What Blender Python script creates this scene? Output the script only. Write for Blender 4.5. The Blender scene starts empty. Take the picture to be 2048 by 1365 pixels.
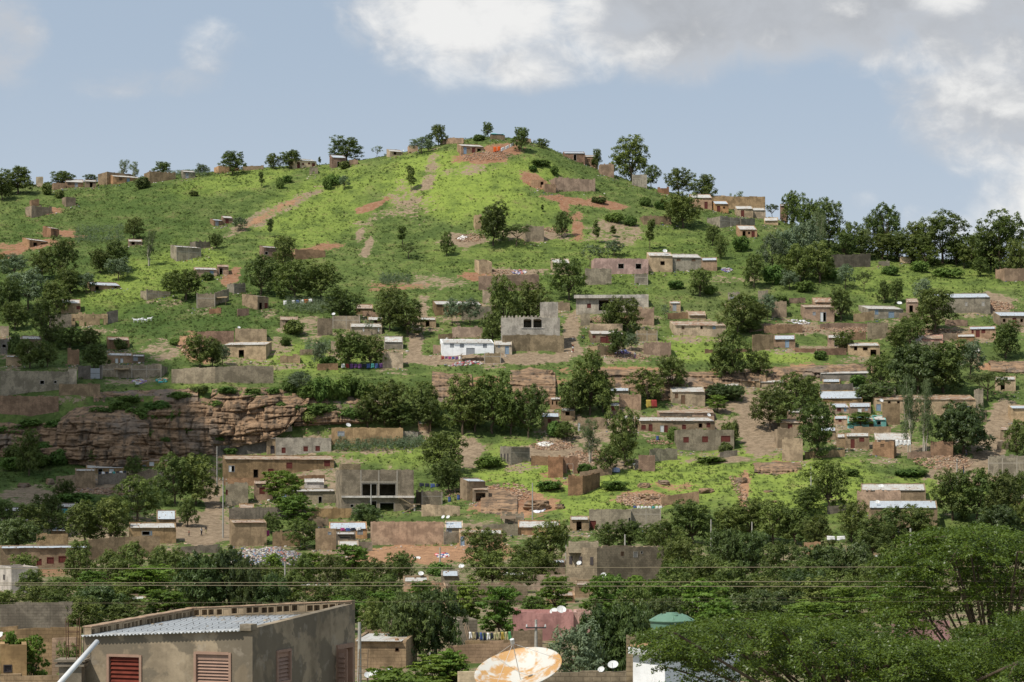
import bpy, math, random, re
import numpy as np
from math import radians as R, sin, cos, tan, atan2, sqrt, pi
from mathutils import Vector, Matrix
rng = random.Random(7)
C = bpy.context.scene.collection
scene = bpy.context.scene
# ------------------------------------------------------------------ camera
F = 4000.0            # focal length in photo pixels (photo 2048 wide)
HOR = 1000.0          # image row of the horizon in the photo
ZC = 10.0             # eye height above the low plain
cam = bpy.data.cameras.new('camera'); cam.sensor_width = 36; cam.lens = F/2048*36
cam.shift_y = (HOR-682.5)/2048; cam.clip_end = 9000; cam.clip_start = 1
camo = bpy.data.objects.new('camera', cam); camo.location = (0, 0, ZC); camo.rotation_euler = (pi/2, 0, 0)
C.objects.link(camo); scene.camera = camo
# ------------------------------------------------------------------ sun, sky, exposure
SUN = Vector((-0.42, -0.38, 0.825)).normalized()
sl = bpy.data.lights.new('sun', 'SUN'); sl.energy = 4.5; sl.angle = R(0.53); sl.color = (1.0, 0.95, 0.86)
so = bpy.data.objects.new('sun', sl); so.rotation_euler = SUN.to_track_quat('Z', 'Y').to_euler(); C.objects.link(so)
scene.view_settings.view_transform = 'Standard'; scene.view_settings.look = 'None'
scene.view_settings.exposure = 0.0; scene.view_settings.gamma = 1.0
scene.cycles.max_bounces = 6; scene.cycles.diffuse_bounces = 3; scene.cycles.transparent_max_bounces = 8
scene.cycles.glossy_bounces = 2; scene.cycles.transmission_bounces = 3
scene.cycles.sample_clamp_indirect = 6
SKYSTR = 0.10
world = bpy.data.worlds.new('World'); scene.world = world; world.use_nodes = True

class NT:
    """small node-tree helper"""
    def __init__(s, nt): s.nt = nt; nt.nodes.clear()
    def n(s, t, **kw):
        nd = s.nt.nodes.new(t)
        for k, v in kw.items():
            if k == 'inp':
                for kk, vv in v.items():
                    sock = nd.inputs[kk]
                    if isinstance(vv, bpy.types.NodeSocket): s.nt.links.new(vv, sock)
                    else: sock.default_value = vv
            else: setattr(nd, k, v)
        return nd
    def math(s, op, a, b=0.0, c=None, clamp=False):
        nd = s.n('ShaderNodeMath', operation=op, use_clamp=clamp, inp={0: a, 1: b})
        if c is not None:
            if isinstance(c, bpy.types.NodeSocket): s.nt.links.new(c, nd.inputs[2])
            else: nd.inputs[2].default_value = c
        return nd.outputs[0]
    def mix(s, f, a, b, bt='MIX'):
        nd = s.n('ShaderNodeMix', data_type='RGBA', blend_type=bt)
        for i, v in ((0, f), (6, a), (7, b)):
            if isinstance(v, bpy.types.NodeSocket): s.nt.links.new(v, nd.inputs[i])
            else:
                if i and len(v) == 3: v = (*v, 1)
                nd.inputs[i].default_value = v
        return nd.outputs[2]
    def noise(s, vec, scale, detail=4, rough=.55, dist=0.0):
        nd = s.n('ShaderNodeTexNoise', inp={'Scale': scale, 'Detail': detail, 'Roughness': rough, 'Distortion': dist})
        if vec is not None: s.nt.links.new(vec, nd.inputs['Vector'])
        return nd
    def step(s, v, a, b, lo=0., hi=1.):
        nd = s.n('ShaderNodeMapRange', interpolation_type='SMOOTHSTEP', inp={'Value': v, 'From Min': a, 'From Max': b, 'To Min': lo, 'To Max': hi})
        return nd.outputs[0]
    def link(s, a, b): s.nt.links.new(a, b)

def build_world():
    t = NT(world.node_tree)
    out = t.n('ShaderNodeOutputWorld'); bg = t.n('ShaderNodeBackground', inp={'Strength': SKYSTR})
    sky = t.n('ShaderNodeTexSky', sky_type='NISHITA', sun_disc=False)
    sky.sun_elevation = math.asin(SUN.z); sky.sun_rotation = atan2(SUN.x, SUN.y)
    sky.air_density = 1.0; sky.dust_density = 1.2; sky.ozone_density = 1.2; sky.altitude = 350
    tc = t.n('ShaderNodeTexCoord'); sp = t.n('ShaderNodeSeparateXYZ', inp={0: tc.outputs['Generated']})
    # tangent-plane coordinates of the direction, scaled so that one unit = 1000 photo pixels
    yy = t.math('MAXIMUM', t.math('ABSOLUTE', sp.outputs[1]), .12)
    U = t.math('MULTIPLY_ADD', t.math('DIVIDE', sp.outputs[0], yy), 4.0, 1.024)
    V = t.math('MULTIPLY_ADD', t.math('DIVIDE', sp.outputs[2], yy), -4.0, 1.0)
    cv = t.n('ShaderNodeCombineXYZ', inp={0: U, 1: t.math('MULTIPLY', V, 1.35), 2: 0.37}).outputs[0]
    cv2 = t.n('ShaderNodeVectorMath', operation='ADD', inp={0: cv, 1: (-.045, -.075, 0.)}).outputs[0]
    def cn(v): return t.math('MULTIPLY_ADD', t.noise(v, 9.0, 8, .6, .5).outputs['Fac'], .38, t.math('MULTIPLY', t.noise(v, 2.4, 7, .55, .4).outputs['Fac'], .62))
    nd = cn(cv); ndo = cn(cv2)
    def blob(cx, cy, rx, ry, s):
        a = t.math('DIVIDE', t.math('SUBTRACT', U, cx), rx); b = t.math('DIVIDE', t.math('SUBTRACT', V, cy), ry)
        d = t.math('SQRT', t.math('ADD', t.math('MULTIPLY', a, a), t.math('MULTIPLY', b, b)))
        return t.step(d, 0.25, 1.15, s, 0.)
    def field(bl):
        f = None
        for b in bl:
            x = blob(*b); f = x if f is None else t.math('MAXIMUM', f, x)
        return f
    dens = field([(.97, .00, .36, .20, 1.), (1.30, .03, .42, .16, 1.), (1.62, .00, .46, .19, 1.), (2.0, .06, .36, .20, .9), (1.08, .12, .18, .09, .85),
                  (1.98, .24, .28, .22, 1.), (2.08, .40, .26, .20, .95), (2.3, .2, .4, .4, .9), (.43, .10, .12, .10, .60), (.33, .165, .26, .06, .50), (.00, .08, .14, .16, .66),
                  (1.93, .47, .22, .10, .74), (1.73, .405, .06, .045, .58), (1.84, .435, .13, .055, .52), (-.3, .0, .3, .2, .8),
                  (.4, -.85, .9, .5, .9), (1.9, -.7, .9, .5, .95), (4.5, .3, 1.5, .5, .9), (-3., .2, 1.6, .5, .9), (.8, -3., 3., 1.2, .9)])
    dn = t.math('ADD', dens, t.math('MULTIPLY', t.math('SUBTRACT', nd, .5), 2.3))
    alpha = t.math('MULTIPLY', t.step(dn, .25, .95), t.step(dens, .02, .30))
    lit = field([(.95, .02, .32, .20, 1.15), (1.98, .36, .22, .18, .8), (1.05, .10, .24, .10, .85), (.42, .07, .12, .08, .9), (1.90, .00, .10, .05, 1.), (1.92, .20, .24, .17, .7), (1.73, .4, .06, .05, .9), (1.84, .43, .12, .06, .9)])
    rel = t.math('MULTIPLY', t.math('SUBTRACT', nd, ndo), 3.6)
    lf = t.step(t.math('ADD', t.math('MULTIPLY', lit, .80), t.math('ADD', rel, -.10)), -.05, .95)
    grey = t.mix(t.step(dn, .6, 1.5), (5.6, 5.85, 6.25), (4.2, 4.35, 4.6))
    ccol = t.mix(lf, grey, (8.9, 8.85, 8.7))
    # pale summer air low over the hill
    base = t.mix(t.step(sp.outputs[2], .60, 0.02, .70, .98), sky.outputs[0], t.mix(t.step(sp.outputs[2], .05, .24), (5.7, 6.4, 7.2), (4.25, 5.2, 6.4)))
    col = t.mix(t.math('MULTIPLY', alpha, .95), base, ccol)
    t.link(col, bg.inputs['Color']); t.link(bg.outputs[0], out.inputs[0])
build_world()

# ------------------------------------------------------------------ numpy noise
def _h(ix, iy, s):
    n = (ix*374761393 + iy*668265263 + s*1442695041) & 0xffffffff
    n = ((n ^ (n >> 13))*1274126177) & 0xffffffff
    return ((n ^ (n >> 16)) & 0xffff)/65535.0
def vnoise(x, y, s=0):
    x = np.asarray(x, float); y = np.asarray(y, float)
    ix = np.floor(x).astype(np.int64); iy = np.floor(y).astype(np.int64)
    fx = x-ix; fy = y-iy; fx = fx*fx*(3-2*fx); fy = fy*fy*(3-2*fy)
    a = _h(ix, iy, s); b = _h(ix+1, iy, s); c = _h(ix, iy+1, s); d = _h(ix+1, iy+1, s)
    return (a*(1-fx)+b*fx)*(1-fy)+(c*(1-fx)+d*fx)*fy
def fbm(x, y, s=0, o=4):
    v = 0; a = .5
    for k in range(o):
        v = v+a*(vnoise(x*2**k, y*2**k, s+k*17)-.5); a *= .5
    return v

# ------------------------------------------------------------------ terrain profile: knots of (depth, image row) along columns of the photo
def lin(tab):
    a = np.array(tab, float); return lambda u: np.interp(u, a[:, 0], a[:, 1])
US = [-600, 0, 250, 450, 700, 1000, 1250, 1500, 1750, 2048, 2650]
KD = [[300]*11,
      [330, 330, 330, 330, 326, 325, 330, 335, 338, 340, 340],
      [362, 362, 362, 362, 362, 365, 360, 362, 365, 370, 370],
      [396, 396, 396, 400, 402, 405, 398, 405, 410, 410, 410],
      [404, 404, 404, 408, 412, 425, 425, 435, 440, 442, 442],
      [436, 436, 440, 445, 442, 438, 446, 455, 458, 460, 460],
      [478, 478, 480, 482, 480, 478, 480, 484, 486, 486, 486],
      [560, 560, 560, 565, 560, 560, 560, 545, 525, 520, 520],
      [650, 650, 648, 645, 642, 640, 630, 606, 575, 560, 560]]
KY = [[1133]*11,
      [1088, 1088, 1086, 1088, 1092, 1092, 1085, 1080, 1080, 1072, 1070],
      [1010, 1010, 1015, 1030, 1022, 1005, 1005, 1000, 990, 985, 985],
      [918, 918, 915, 925, 900, 885, 905, 890, 872, 872, 875],
      [798, 798, 796, 780, 800, 800, 800, 790, 768, 770, 775],
      [726, 726, 722, 718, 730, 733, 728, 722, 725, 728, 730],
      [640, 640, 632, 625, 640, 648, 640, 650, 655, 655, 660],
      [480, 480, 478, 470, 478, 465, 475, 510, 560, 580, 590],
      [372, 372, 362, 346, 322, 278, 358, 432, 505, 530, 560]]
SKYL = lin([(-600, 380), (0, 372), (100, 371), (190, 367), (290, 356), (430, 345), (580, 333), (660, 330), (740, 318), (820, 303), (880, 290), (930, 280),
            (985, 274), (1030, 279), (1090, 293), (1130, 312), (1200, 342), (1270, 367), (1330, 384), (1400, 402), (1500, 430), (1560, 442), (1620, 470), (1700, 497), (1800, 516), (1900, 522), (1960, 522), (2048, 530), (2650, 560)])
def terrain_z(px, d):
    """height of the land along photo column px at depth d (arrays)"""
    px = np.asarray(px, float); d = np.asarray(d, float); px, d = np.broadcast_arrays(px, d)
    kd = [np.interp(px, US, k) for k in KD]; ky = [np.interp(px, US, k) for k in KY]; ky[-1] = SKYL(px)
    kz = [ZC+(HOR-y)/F*dd for y, dd in zip(ky, kd)]
    z = np.zeros(px.shape)
    # monotone cubic in depth
    K = len(kd); sl = [(kz[i+1]-kz[i])/(kd[i+1]-kd[i]) for i in range(K-1)]
    m = [np.zeros(px.shape)+.02]
    for i in range(1, K-1): m.append(2*sl[i-1]*sl[i]/(sl[i-1]+sl[i]+1e-6))
    m.append(sl[-1]*.25)
    for i in range(K-1):
        h = kd[i+1]-kd[i]; t = np.clip((d-kd[i])/h, 0, 1); s = (d >= kd[i]) & (d < kd[i+1])
        t2 = t*t; t3 = t2*t
        zz = (2*t3-3*t2+1)*kz[i]+(t3-2*t2+t)*h*m[i]+(-2*t3+3*t2)*kz[i+1]+(t3-t2)*h*m[i+1]
        z = np.where(s, zz, z)
    e = d-kd[-1]; z = np.where(e >= 0, np.maximum(kz[-1]+m[-1]*30*(1-np.exp(-np.maximum(e, 0)/30))-.0006*np.maximum(e, 0)**2-.10*np.maximum(e, 0), -30), z)
    x = (px-1024)/F*d
    amp = np.clip((d-290)/80, .12, 1)*np.clip(1.3-np.abs(e)/50*.0, .2, 1)
    near = np.clip(np.abs(e)/25, .25, 1)
    z = z+amp*near*(1.6*fbm(x/30, d/30, 3, 3)+1.0*fbm(x/7, d/7, 9, 3)+.35*fbm(x/1.7, d/1.7, 21, 2))
    return z
def px_of(x, y): return 1024+F*x/y
def ground(x, y): return float(terrain_z(px_of(x, y), y))
_dd = np.arange(100, 720, .5)
_colcache = {}
def gd(px, py):
    """depth at which the line of sight through photo pixel (px,py) meets the land"""
    k = round(px)
    if k not in _colcache:
        z = terrain_z(np.full(_dd.shape, float(px)), _dd); _colcache[k] = HOR-(z-ZC)/_dd*F
    y = _colcache[k]; i = np.where(y <= py)[0]
    if len(i): return float(_dd[i[0]])
    return float(_dd[int(np.argmin(y))])
def P(px, py, d): return Vector(((px-1024)/F*d, d, ZC+(HOR-py)/F*d))
# ------------------------------------------------------------------ materials
def newmat(name):
    m = bpy.data.materials.new(name); m.use_nodes = True; t = NT(m.node_tree)
    out = t.n('ShaderNodeOutputMaterial'); return m, t, out
def principled(t, out, **inp):
    b = t.n('ShaderNodeBsdfPrincipled', inp=inp); t.link(b.outputs[0], out.inputs[0]); return b
def objrand(t): return t.n('ShaderNodeObjectInfo').outputs['Random']
def wall_mat(name, col, brick=.5, stain=.5, bw=.42, bh=.21, rough=.95, mortar=None, patch=None):
    """earth block, cement block or render: courses, patches of render, run-off stains; varies from house to house"""
    m, t, out = newmat(name)
    tc = t.n('ShaderNodeTexCoord'); oc = tc.outputs['Object']; s = t.n('ShaderNodeSeparateXYZ', inp={0: oc})
    r = objrand(t); off = t.math('MULTIPLY', r, 71.0)
    uv = t.n('ShaderNodeCombineXYZ', inp={0: t.math('ADD', s.outputs[0], s.outputs[1]), 1: s.outputs[2], 2: off}).outputs[0]
    c = tuple(col); dk = tuple(v*.62 for v in c); lt = tuple(min(1, v*1.28) for v in c)
    v3 = t.n('ShaderNodeVectorMath', operation='ADD', inp={0: oc, 1: t.n('ShaderNodeCombineXYZ', inp={0: off, 1: off, 2: off}).outputs[0]}).outputs[0]
    n1 = t.noise(v3, .55, 5, .6).outputs['Fac']; n2 = t.noise(v3, 3.2, 6, .65).outputs['Fac']
    base = t.mix(t.step(n1, .40, .58), dk, lt)
    base = t.mix(.32 if stain > .2 else .8, base, c)
    base = t.mix(t.math('MULTIPLY', t.step(n2, .46, .66), .55*min(1., stain*2.2)), base, tuple(v*.55 for v in c))
    bk = t.n('ShaderNodeTexBrick', inp={'Vector': uv, 'Scale': 1.0, 'Mortar Size': .022, 'Mortar Smooth': .3, 'Brick Width': bw, 'Row Height': bh, 'Bias': 0.0,
             'Color1': (.86, .84, .82, 1), 'Color2': (1.08, 1.05, 1.02, 1), 'Mortar': (.62, .6, .58, 1) if mortar is None else (*mortar, 1)})
    base = t.mix(brick, base, t.mix(1.0, base, bk.outputs['Color'], 'MULTIPLY'))
    # run-off streaks, stretched downwards
    sv = t.n('ShaderNodeVectorMath', operation='MULTIPLY', inp={0: v3, 1: (2.2, 2.2, .22)}).outputs[0]
    ns = t.noise(sv, 1.0, 5, .6).outputs['Fac']
    base = t.mix(t.math('MULTIPLY', t.step(ns, .5, .72), stain), base, tuple(v*.38 for v in c))
    if patch:
        np_ = t.noise(v3, .33, 4, .6).outputs['Fac']; base = t.mix(t.step(np_, .5, .53), base, patch)
    hsv = t.n('ShaderNodeHueSaturation', inp={'Color': base, 'Value': t.math('MULTIPLY_ADD', r, .36, .82), 'Saturation': t.math('MULTIPLY_ADD', t.math('FRACT', t.math('MULTIPLY', r, 7.3)), .3, .85)}).outputs[0]
    bmp = t.n('ShaderNodeBump', inp={'Strength': .5, 'Distance': .03, 'Height': t.math('ADD', n2, t.math('MULTIPLY', bk.outputs['Fac'], -.6*brick))})
    b = principled(t, out, Roughness=rough, **{'Base Color': hsv, 'Normal': bmp.outputs[0]}); b.inputs['Specular IOR Level'].default_value = .15
    return m
WALL = dict(
    mud=((.305, .222, .138), .55, .5), mudred=((.325, .212, .132), .5, .4), red=((.285, .172, .112), .8, .4), brown=((.262, .190, .118), .5, .5),
    tan=((.425, .318, .205), .25, .45), orange=((.42, .26, .15), .3, .4), cream=((0.520, 0.420, 0.290), .1, .4), gray=((.300, .258, .190), .65, .5),
    cement=((.42, .37, .295), .15, .5), darkgray=((.18, .153, .12), .6, .5), ltgray=((0.546, 0.501, 0.442), .1, .45), pink=((0.546, 0.332, 0.267), .08, .45), rose=((.44, .235, .215), .05, .4),
    white=((0.760, 0.760, 0.750), .05, .12), pale=((0.600, 0.530, 0.460), .05, .6), ochre=((.34, .23, .125), .1, .55), turq=((.21, .46, .41), .05, .3),
    pinkmud=((.39, .268, .185), .12, .45), stone=((.31, .205, .135), 1., .4), block=((.325, .262, .178), .75, .45))
MAT = {}
for k, (c, b, s) in WALL.items(): MAT[k] = wall_mat(k+'_wall', c, b, s, *((.5, .16) if k == 'stone' else (.42, .21)))

def roof_mat(name, col, rust, amt):
    m, t, out = newmat(name); tc = t.n('ShaderNodeTexCoord'); oc = tc.outputs['Object']; r = objrand(t)
    v3 = t.n('ShaderNodeVectorMath', operation='ADD', inp={0: oc, 1: t.n('ShaderNodeCombineXYZ', inp={0: t.math('MULTIPLY', r, 57.), 1: 3., 2: 0.}).outputs[0]}).outputs[0]
    n1 = t.noise(v3, .8, 5, .65).outputs['Fac']; n2 = t.noise(v3, 4., 5, .6).outputs['Fac']
    sh = t.n('ShaderNodeTexBrick', inp={'Vector': v3, 'Scale': 1., 'Brick Width': .9, 'Row Height': 1.9, 'Mortar Size': .03, 'Bias': 0., 'Color1': (.88, .88, .88, 1), 'Color2': (1.05, 1.05, 1.05, 1), 'Mortar': (.62, .6, .58, 1)})
    base = t.mix(.75, col, t.mix(1., col, sh.outputs['Color'], 'MULTIPLY'))
    base = t.mix(t.math('MULTIPLY', t.step(n1, .62-amt*.4, .74-amt*.3), t.math('MULTIPLY_ADD', r, .5, .5)), base, rust)
    base = t.mix(t.math('MULTIPLY', t.step(n2, .60, .70), .6), base, (.16, .12, .09))
    wv = t.n('ShaderNodeTexWave', bands_direction='X', inp={'Vector': oc, 'Scale': 2.2})
    bmp = t.n('ShaderNodeBump', inp={'Strength': .45, 'Distance': .03, 'Height': wv.outputs['Fac']})
    b = principled(t, out, Roughness=.55, **{'Base Color': base, 'Normal': bmp.outputs[0]}); b.inputs['Metallic'].default_value = .15
    return m
MAT['tin'] = roof_mat('tin_roof', (.55, .53, .48), (.40, .27, .18), .30)
MAT['rust'] = roof_mat('rusty_roof', (.48, .41, .32), (.30, .155, .08), .55)
MAT['tinblue'] = roof_mat('bluish_tin_roof', (.50, .54, .57), (.45, .38, .3), .05)
MAT['earthroof'] = roof_mat('earth_roof', (.33, .25, .17), (.22, .15, .1), .4)

def plain(name, col, rough=.7, var=.15, metal=0., scale=6.):
    m, t, out = newmat(name); tc = t.n('ShaderNodeTexCoord'); n1 = t.noise(tc.outputs['Object'], scale, 5, .6).outputs['Fac']
    base = t.mix(t.step(n1, .3, .7), tuple(v*(1-var) for v in col), tuple(min(1, v*(1+var)) for v in col))
    principled(t, out, Roughness=rough, Metallic=metal, **{'Base Color': base}).inputs['Specular IOR Level'].default_value = .2; return m
OPC = dict(r=plain('red_oxide_paint', (.125, .034, .026)), g=plain('grey_paint', (.28, .29, .30)), b=plain('blue_grey_paint', (.22, .29, .36)), w=plain('white_paint', (.62, .62, .6)),
           t=plain('turquoise_paint', (.1, .35, .35)), y=plain('yellow_paint', (.55, .4, .05)), n=plain('brown_paint', (.14, .085, .05)), f=plain('frame_cement', (.36, .33, .29)), d=plain('dark_steel', (.06, .05, .05)))
MAT['framegrey'] = plain('frame_concrete', (.35, .305, .245), .95, .2); MAT['wood'] = plain('weathered_wood', (.17, .12, .075)); MAT['concrete'] = plain('concrete_pole', (.36, .34, .30)); MAT['pale_metal'] = plain('painted_dish', (.60, .60, .58), .4, .08)
MAT['darkmetal'] = plain('dark_metal', (.08, .08, .08), .5, .2, .6); MAT['bark'] = plain('bark', (.10, .075, .05), .95, .35); MAT['palebark'] = plain('pale_bark', (.42, .38, .30), .9, .25)
MAT['thatch'] = plain('thatch', (.26, .19, .11), .95, .3); MAT['skin'] = plain('dark_skin', (.05, .028, .018), .6); MAT['black'] = plain('black_rubber', (.02, .02, .02), .6)
def cloth(name, col): return plain(name, col, .9, .12)
CL = dict(w=cloth('white_cloth', (.75, .74, .72)), o=cloth('orange_cloth', (.60, .10, .02)), p=cloth('purple_cloth', (.16, .07, .19)), b=cloth('blue_cloth', (.07, .11, .26)), k=cloth('dark_cloth', (.03, .035, .05)),
          t=cloth('turquoise_cloth', (.08, .30, .28)), r=cloth('red_cloth', (.28, .045, .04)), y=cloth('yellow_cloth', (.40, .29, .06)), c=cloth('khaki_cloth', (.42, .36, .20)), m=cloth('magenta_cloth', (.38, .06, .20)), g=cloth('green_cloth', (.1, .3, .12)))

def leaf_mat(name, dark, light, gloss=.35, trans=.30):
    m, t, out = newmat(name); r = objrand(t)
    a = t.n('ShaderNodeAttribute', attribute_name='tint').outputs['Fac']
    f = t.math('ADD', t.math('MULTIPLY', a, .75), t.math('MULTIPLY', r, .25))
    col = t.mix(f, dark, light)
    hsv = t.n('ShaderNodeHueSaturation', inp={'Color': col, 'Hue': t.math('MULTIPLY_ADD', t.math('FRACT', t.math('MULTIPLY', r, 5.7)), .03, .485), 'Value': t.math('MULTIPLY_ADD', t.math('FRACT', t.math('MULTIPLY', r, 3.1)), .4, .8)}).outputs[0]
    b = t.n('ShaderNodeBsdfPrincipled', inp={'Base Color': hsv, 'Roughness': 1-gloss}); b.inputs['Specular IOR Level'].default_value = .35
    tr = t.n('ShaderNodeBsdfTranslucent', inp={'Color': t.mix(.4, hsv, (.25, .36, .04))})
    mx = t.n('ShaderNodeMixShader', inp={0: trans, 1: b.outputs[0], 2: tr.outputs[0]}); t.link(mx.outputs[0], out.inputs[0])
    return m
LEAF = dict(neem=leaf_mat('neem_leaves', (.036, .060, .011), (.172, .212, .046), .35, .24), mango=leaf_mat('mango_leaves', (.026, .048, .013), (.125, .168, .044), .5, .22),
            flat=leaf_mat('almond_leaves', (.065, .125, .012), (.185, .27, .040), .4, .35), acacia=leaf_mat('acacia_leaves', (.06, .085, .025), (.14, .18, .06), .2, .3),
            euc=leaf_mat('eucalyptus_leaves', (.075, .105, .040), (.19, .235, .105), .3, .3), bush=leaf_mat('bush_leaves', (.06, .11, .02), (.16, .25, .05), .25, .3),
            pale=leaf_mat('pale_leaves', (.085, .12, .065), (.20, .25, .14), .3, .25), ficus=leaf_mat('ficus_leaves', (.022, .046, .005), (.115, .168, .015), .58, .22))

def ground_mat():
    m, t, out = newmat('hillside'); g = t.n('ShaderNodeNewGeometry'); pos = g.outputs['Position']
    s1 = t.n('ShaderNodeAttribute', attribute_name='soil'); sep = t.n('ShaderNodeSeparateColor', inp={0: s1.outputs['Color']})
    s2 = t.n('ShaderNodeAttribute', attribute_name='lush'); sep2 = t.n('ShaderNodeSeparateColor', inp={0: s2.outputs['Color']})
    nA = t.noise(pos, .03, 6, .6).outputs['Fac']; nB = t.noise(pos, .16, 7, .65).outputs['Fac']; nC = t.noise(pos, .9, 6, .7).outputs['Fac']; nD = t.noise(pos, 3.5, 4, .7).outputs['Fac']
    gr = t.mix(t.step(nB, .38, .62), (.078, .112, .032), (.142, .186, .052))
    gr = t.mix(t.math('MULTIPLY', t.step(nC, .46, .62), .8), gr, (.058, .085, .024))
    gr = t.mix(t.math('MULTIPLY', t.step(nA, .52, .7), .35), gr, (.165, .175, .070))
    lime = t.mix(t.step(nC, .35, .7), (.235, .300, .060), (.165, .222, .045))
    gr = t.mix(t.math('MULTIPLY', sep2.outputs[0], t.step(nB, .25, .55)), gr, lime)
    gr = t.mix(t.math('MULTIPLY', sep2.outputs[1], .75), gr, (.045, .085, .02))
    # thin patches where the earth shows between the plants
    thin = t.math('MULTIPLY', t.step(t.math('ADD', t.math('MULTIPLY', nB, .6), t.math('MULTIPLY', nC, .4)), .52, .66), .45)
    gr = t.mix(thin, gr, (.215, .145, .085))
    gr = t.mix(t.math('MULTIPLY', t.step(nD, .6, .72), .35), gr, (.30, .25, .19))
    red = t.mix(t.step(nC, .35, .65), (.235, .115, .065), (.30, .18, .11)); red = t.mix(t.step(nD, .55, .7), red, (.19, .085, .05))
    dirt = t.mix(t.step(nC, .35, .65), (.185, .138, .09), (.30, .225, .15)); dirt = t.mix(t.math('MULTIPLY', t.step(nD, .55, .68), .6), dirt, (.42, .33, .24))
    rock = t.mix(t.step(nC, .35, .65), (.40, .23, .13), (.27, .155, .09)); rock = t.mix(t.step(nD, .56, .7), rock, (.12, .085, .06))
    brk = t.math('ADD', t.math('MULTIPLY', t.math('SUBTRACT', nC, .5), 2.6), t.math('MULTIPLY', t.math('SUBTRACT', nB, .5), 2.4))
    def msk(c): return t.step(t.math('ADD', c, t.math('MULTIPLY', brk, t.math('MULTIPLY', t.math('SUBTRACT', 1.25, c), t.math('GREATER_THAN', c, .02)))), .38, .58)
    col = t.mix(msk(sep.outputs[1]), gr, dirt); col = t.mix(msk(sep.outputs[2]), col, rock); col = t.mix(msk(sep.outputs[0]), col, red)
    bmp = t.n('ShaderNodeBump', inp={'Strength': .8, 'Distance': .35, 'Height': t.math('ADD', nC, t.math('MULTIPLY', nD, .4))})
    b = principled(t, out, Roughness=1., **{'Base Color': col, 'Normal': bmp.outputs[0]}); b.inputs['Specular IOR Level'].default_value = .05
    return m
MAT['ground'] = ground_mat()
def rock_mat():
    m, t, out = newmat('sandstone'); pos = t.n('ShaderNodeNewGeometry').outputs['Position']
    sv = t.n('ShaderNodeVectorMath', operation='MULTIPLY', inp={0: pos, 1: (.25, .25, 1.6)}).outputs[0]
    vv = t.n('ShaderNodeVectorMath', operation='MULTIPLY', inp={0: pos, 1: (.7, .7, .07)}).outputs[0]
    n1 = t.noise(sv, 1., 7, .65).outputs['Fac']; n2 = t.noise(vv, 1., 5, .6).outputs['Fac']; n3 = t.noise(pos, 2.4, 5, .65).outputs['Fac']
    col = t.mix(t.step(n1, .36, .62), (.17, .112, .07), (.33, .215, .13))
    col = t.mix(t.math('MULTIPLY', t.step(n2, .46, .64), .85), col, (.085, .068, .052))
    col = t.mix(t.math('MULTIPLY', t.step(n3, .55, .7), .5), col, (.13, .09, .06))
    nk = t.noise(pos, .12, 4, .5).outputs['Fac']; col = t.mix(t.math('MULTIPLY', t.step(nk, .55, .62), .6), col, (.21, .17, .135))
    bmp = t.n('ShaderNodeBump', inp={'Strength': .9, 'Distance': .3, 'Height': t.math('ADD', n1, t.math('MULTIPLY', n3, .5))})
    b = principled(t, out, Roughness=.95, **{'Base Color': col, 'Normal': bmp.outputs[0]}); b.inputs['Specular IOR Level'].default_value = .1
    return m
MAT['rock'] = rock_mat()
def attr_mat(name, attr='col', rough=.9):
    m, t, out = newmat(name); a = t.n('ShaderNodeAttribute', attribute_name=attr); principled(t, out, Roughness=rough, **{'Base Color': a.outputs['Color']}); return m
MAT['litter'] = attr_mat('mixed_litter')

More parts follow.
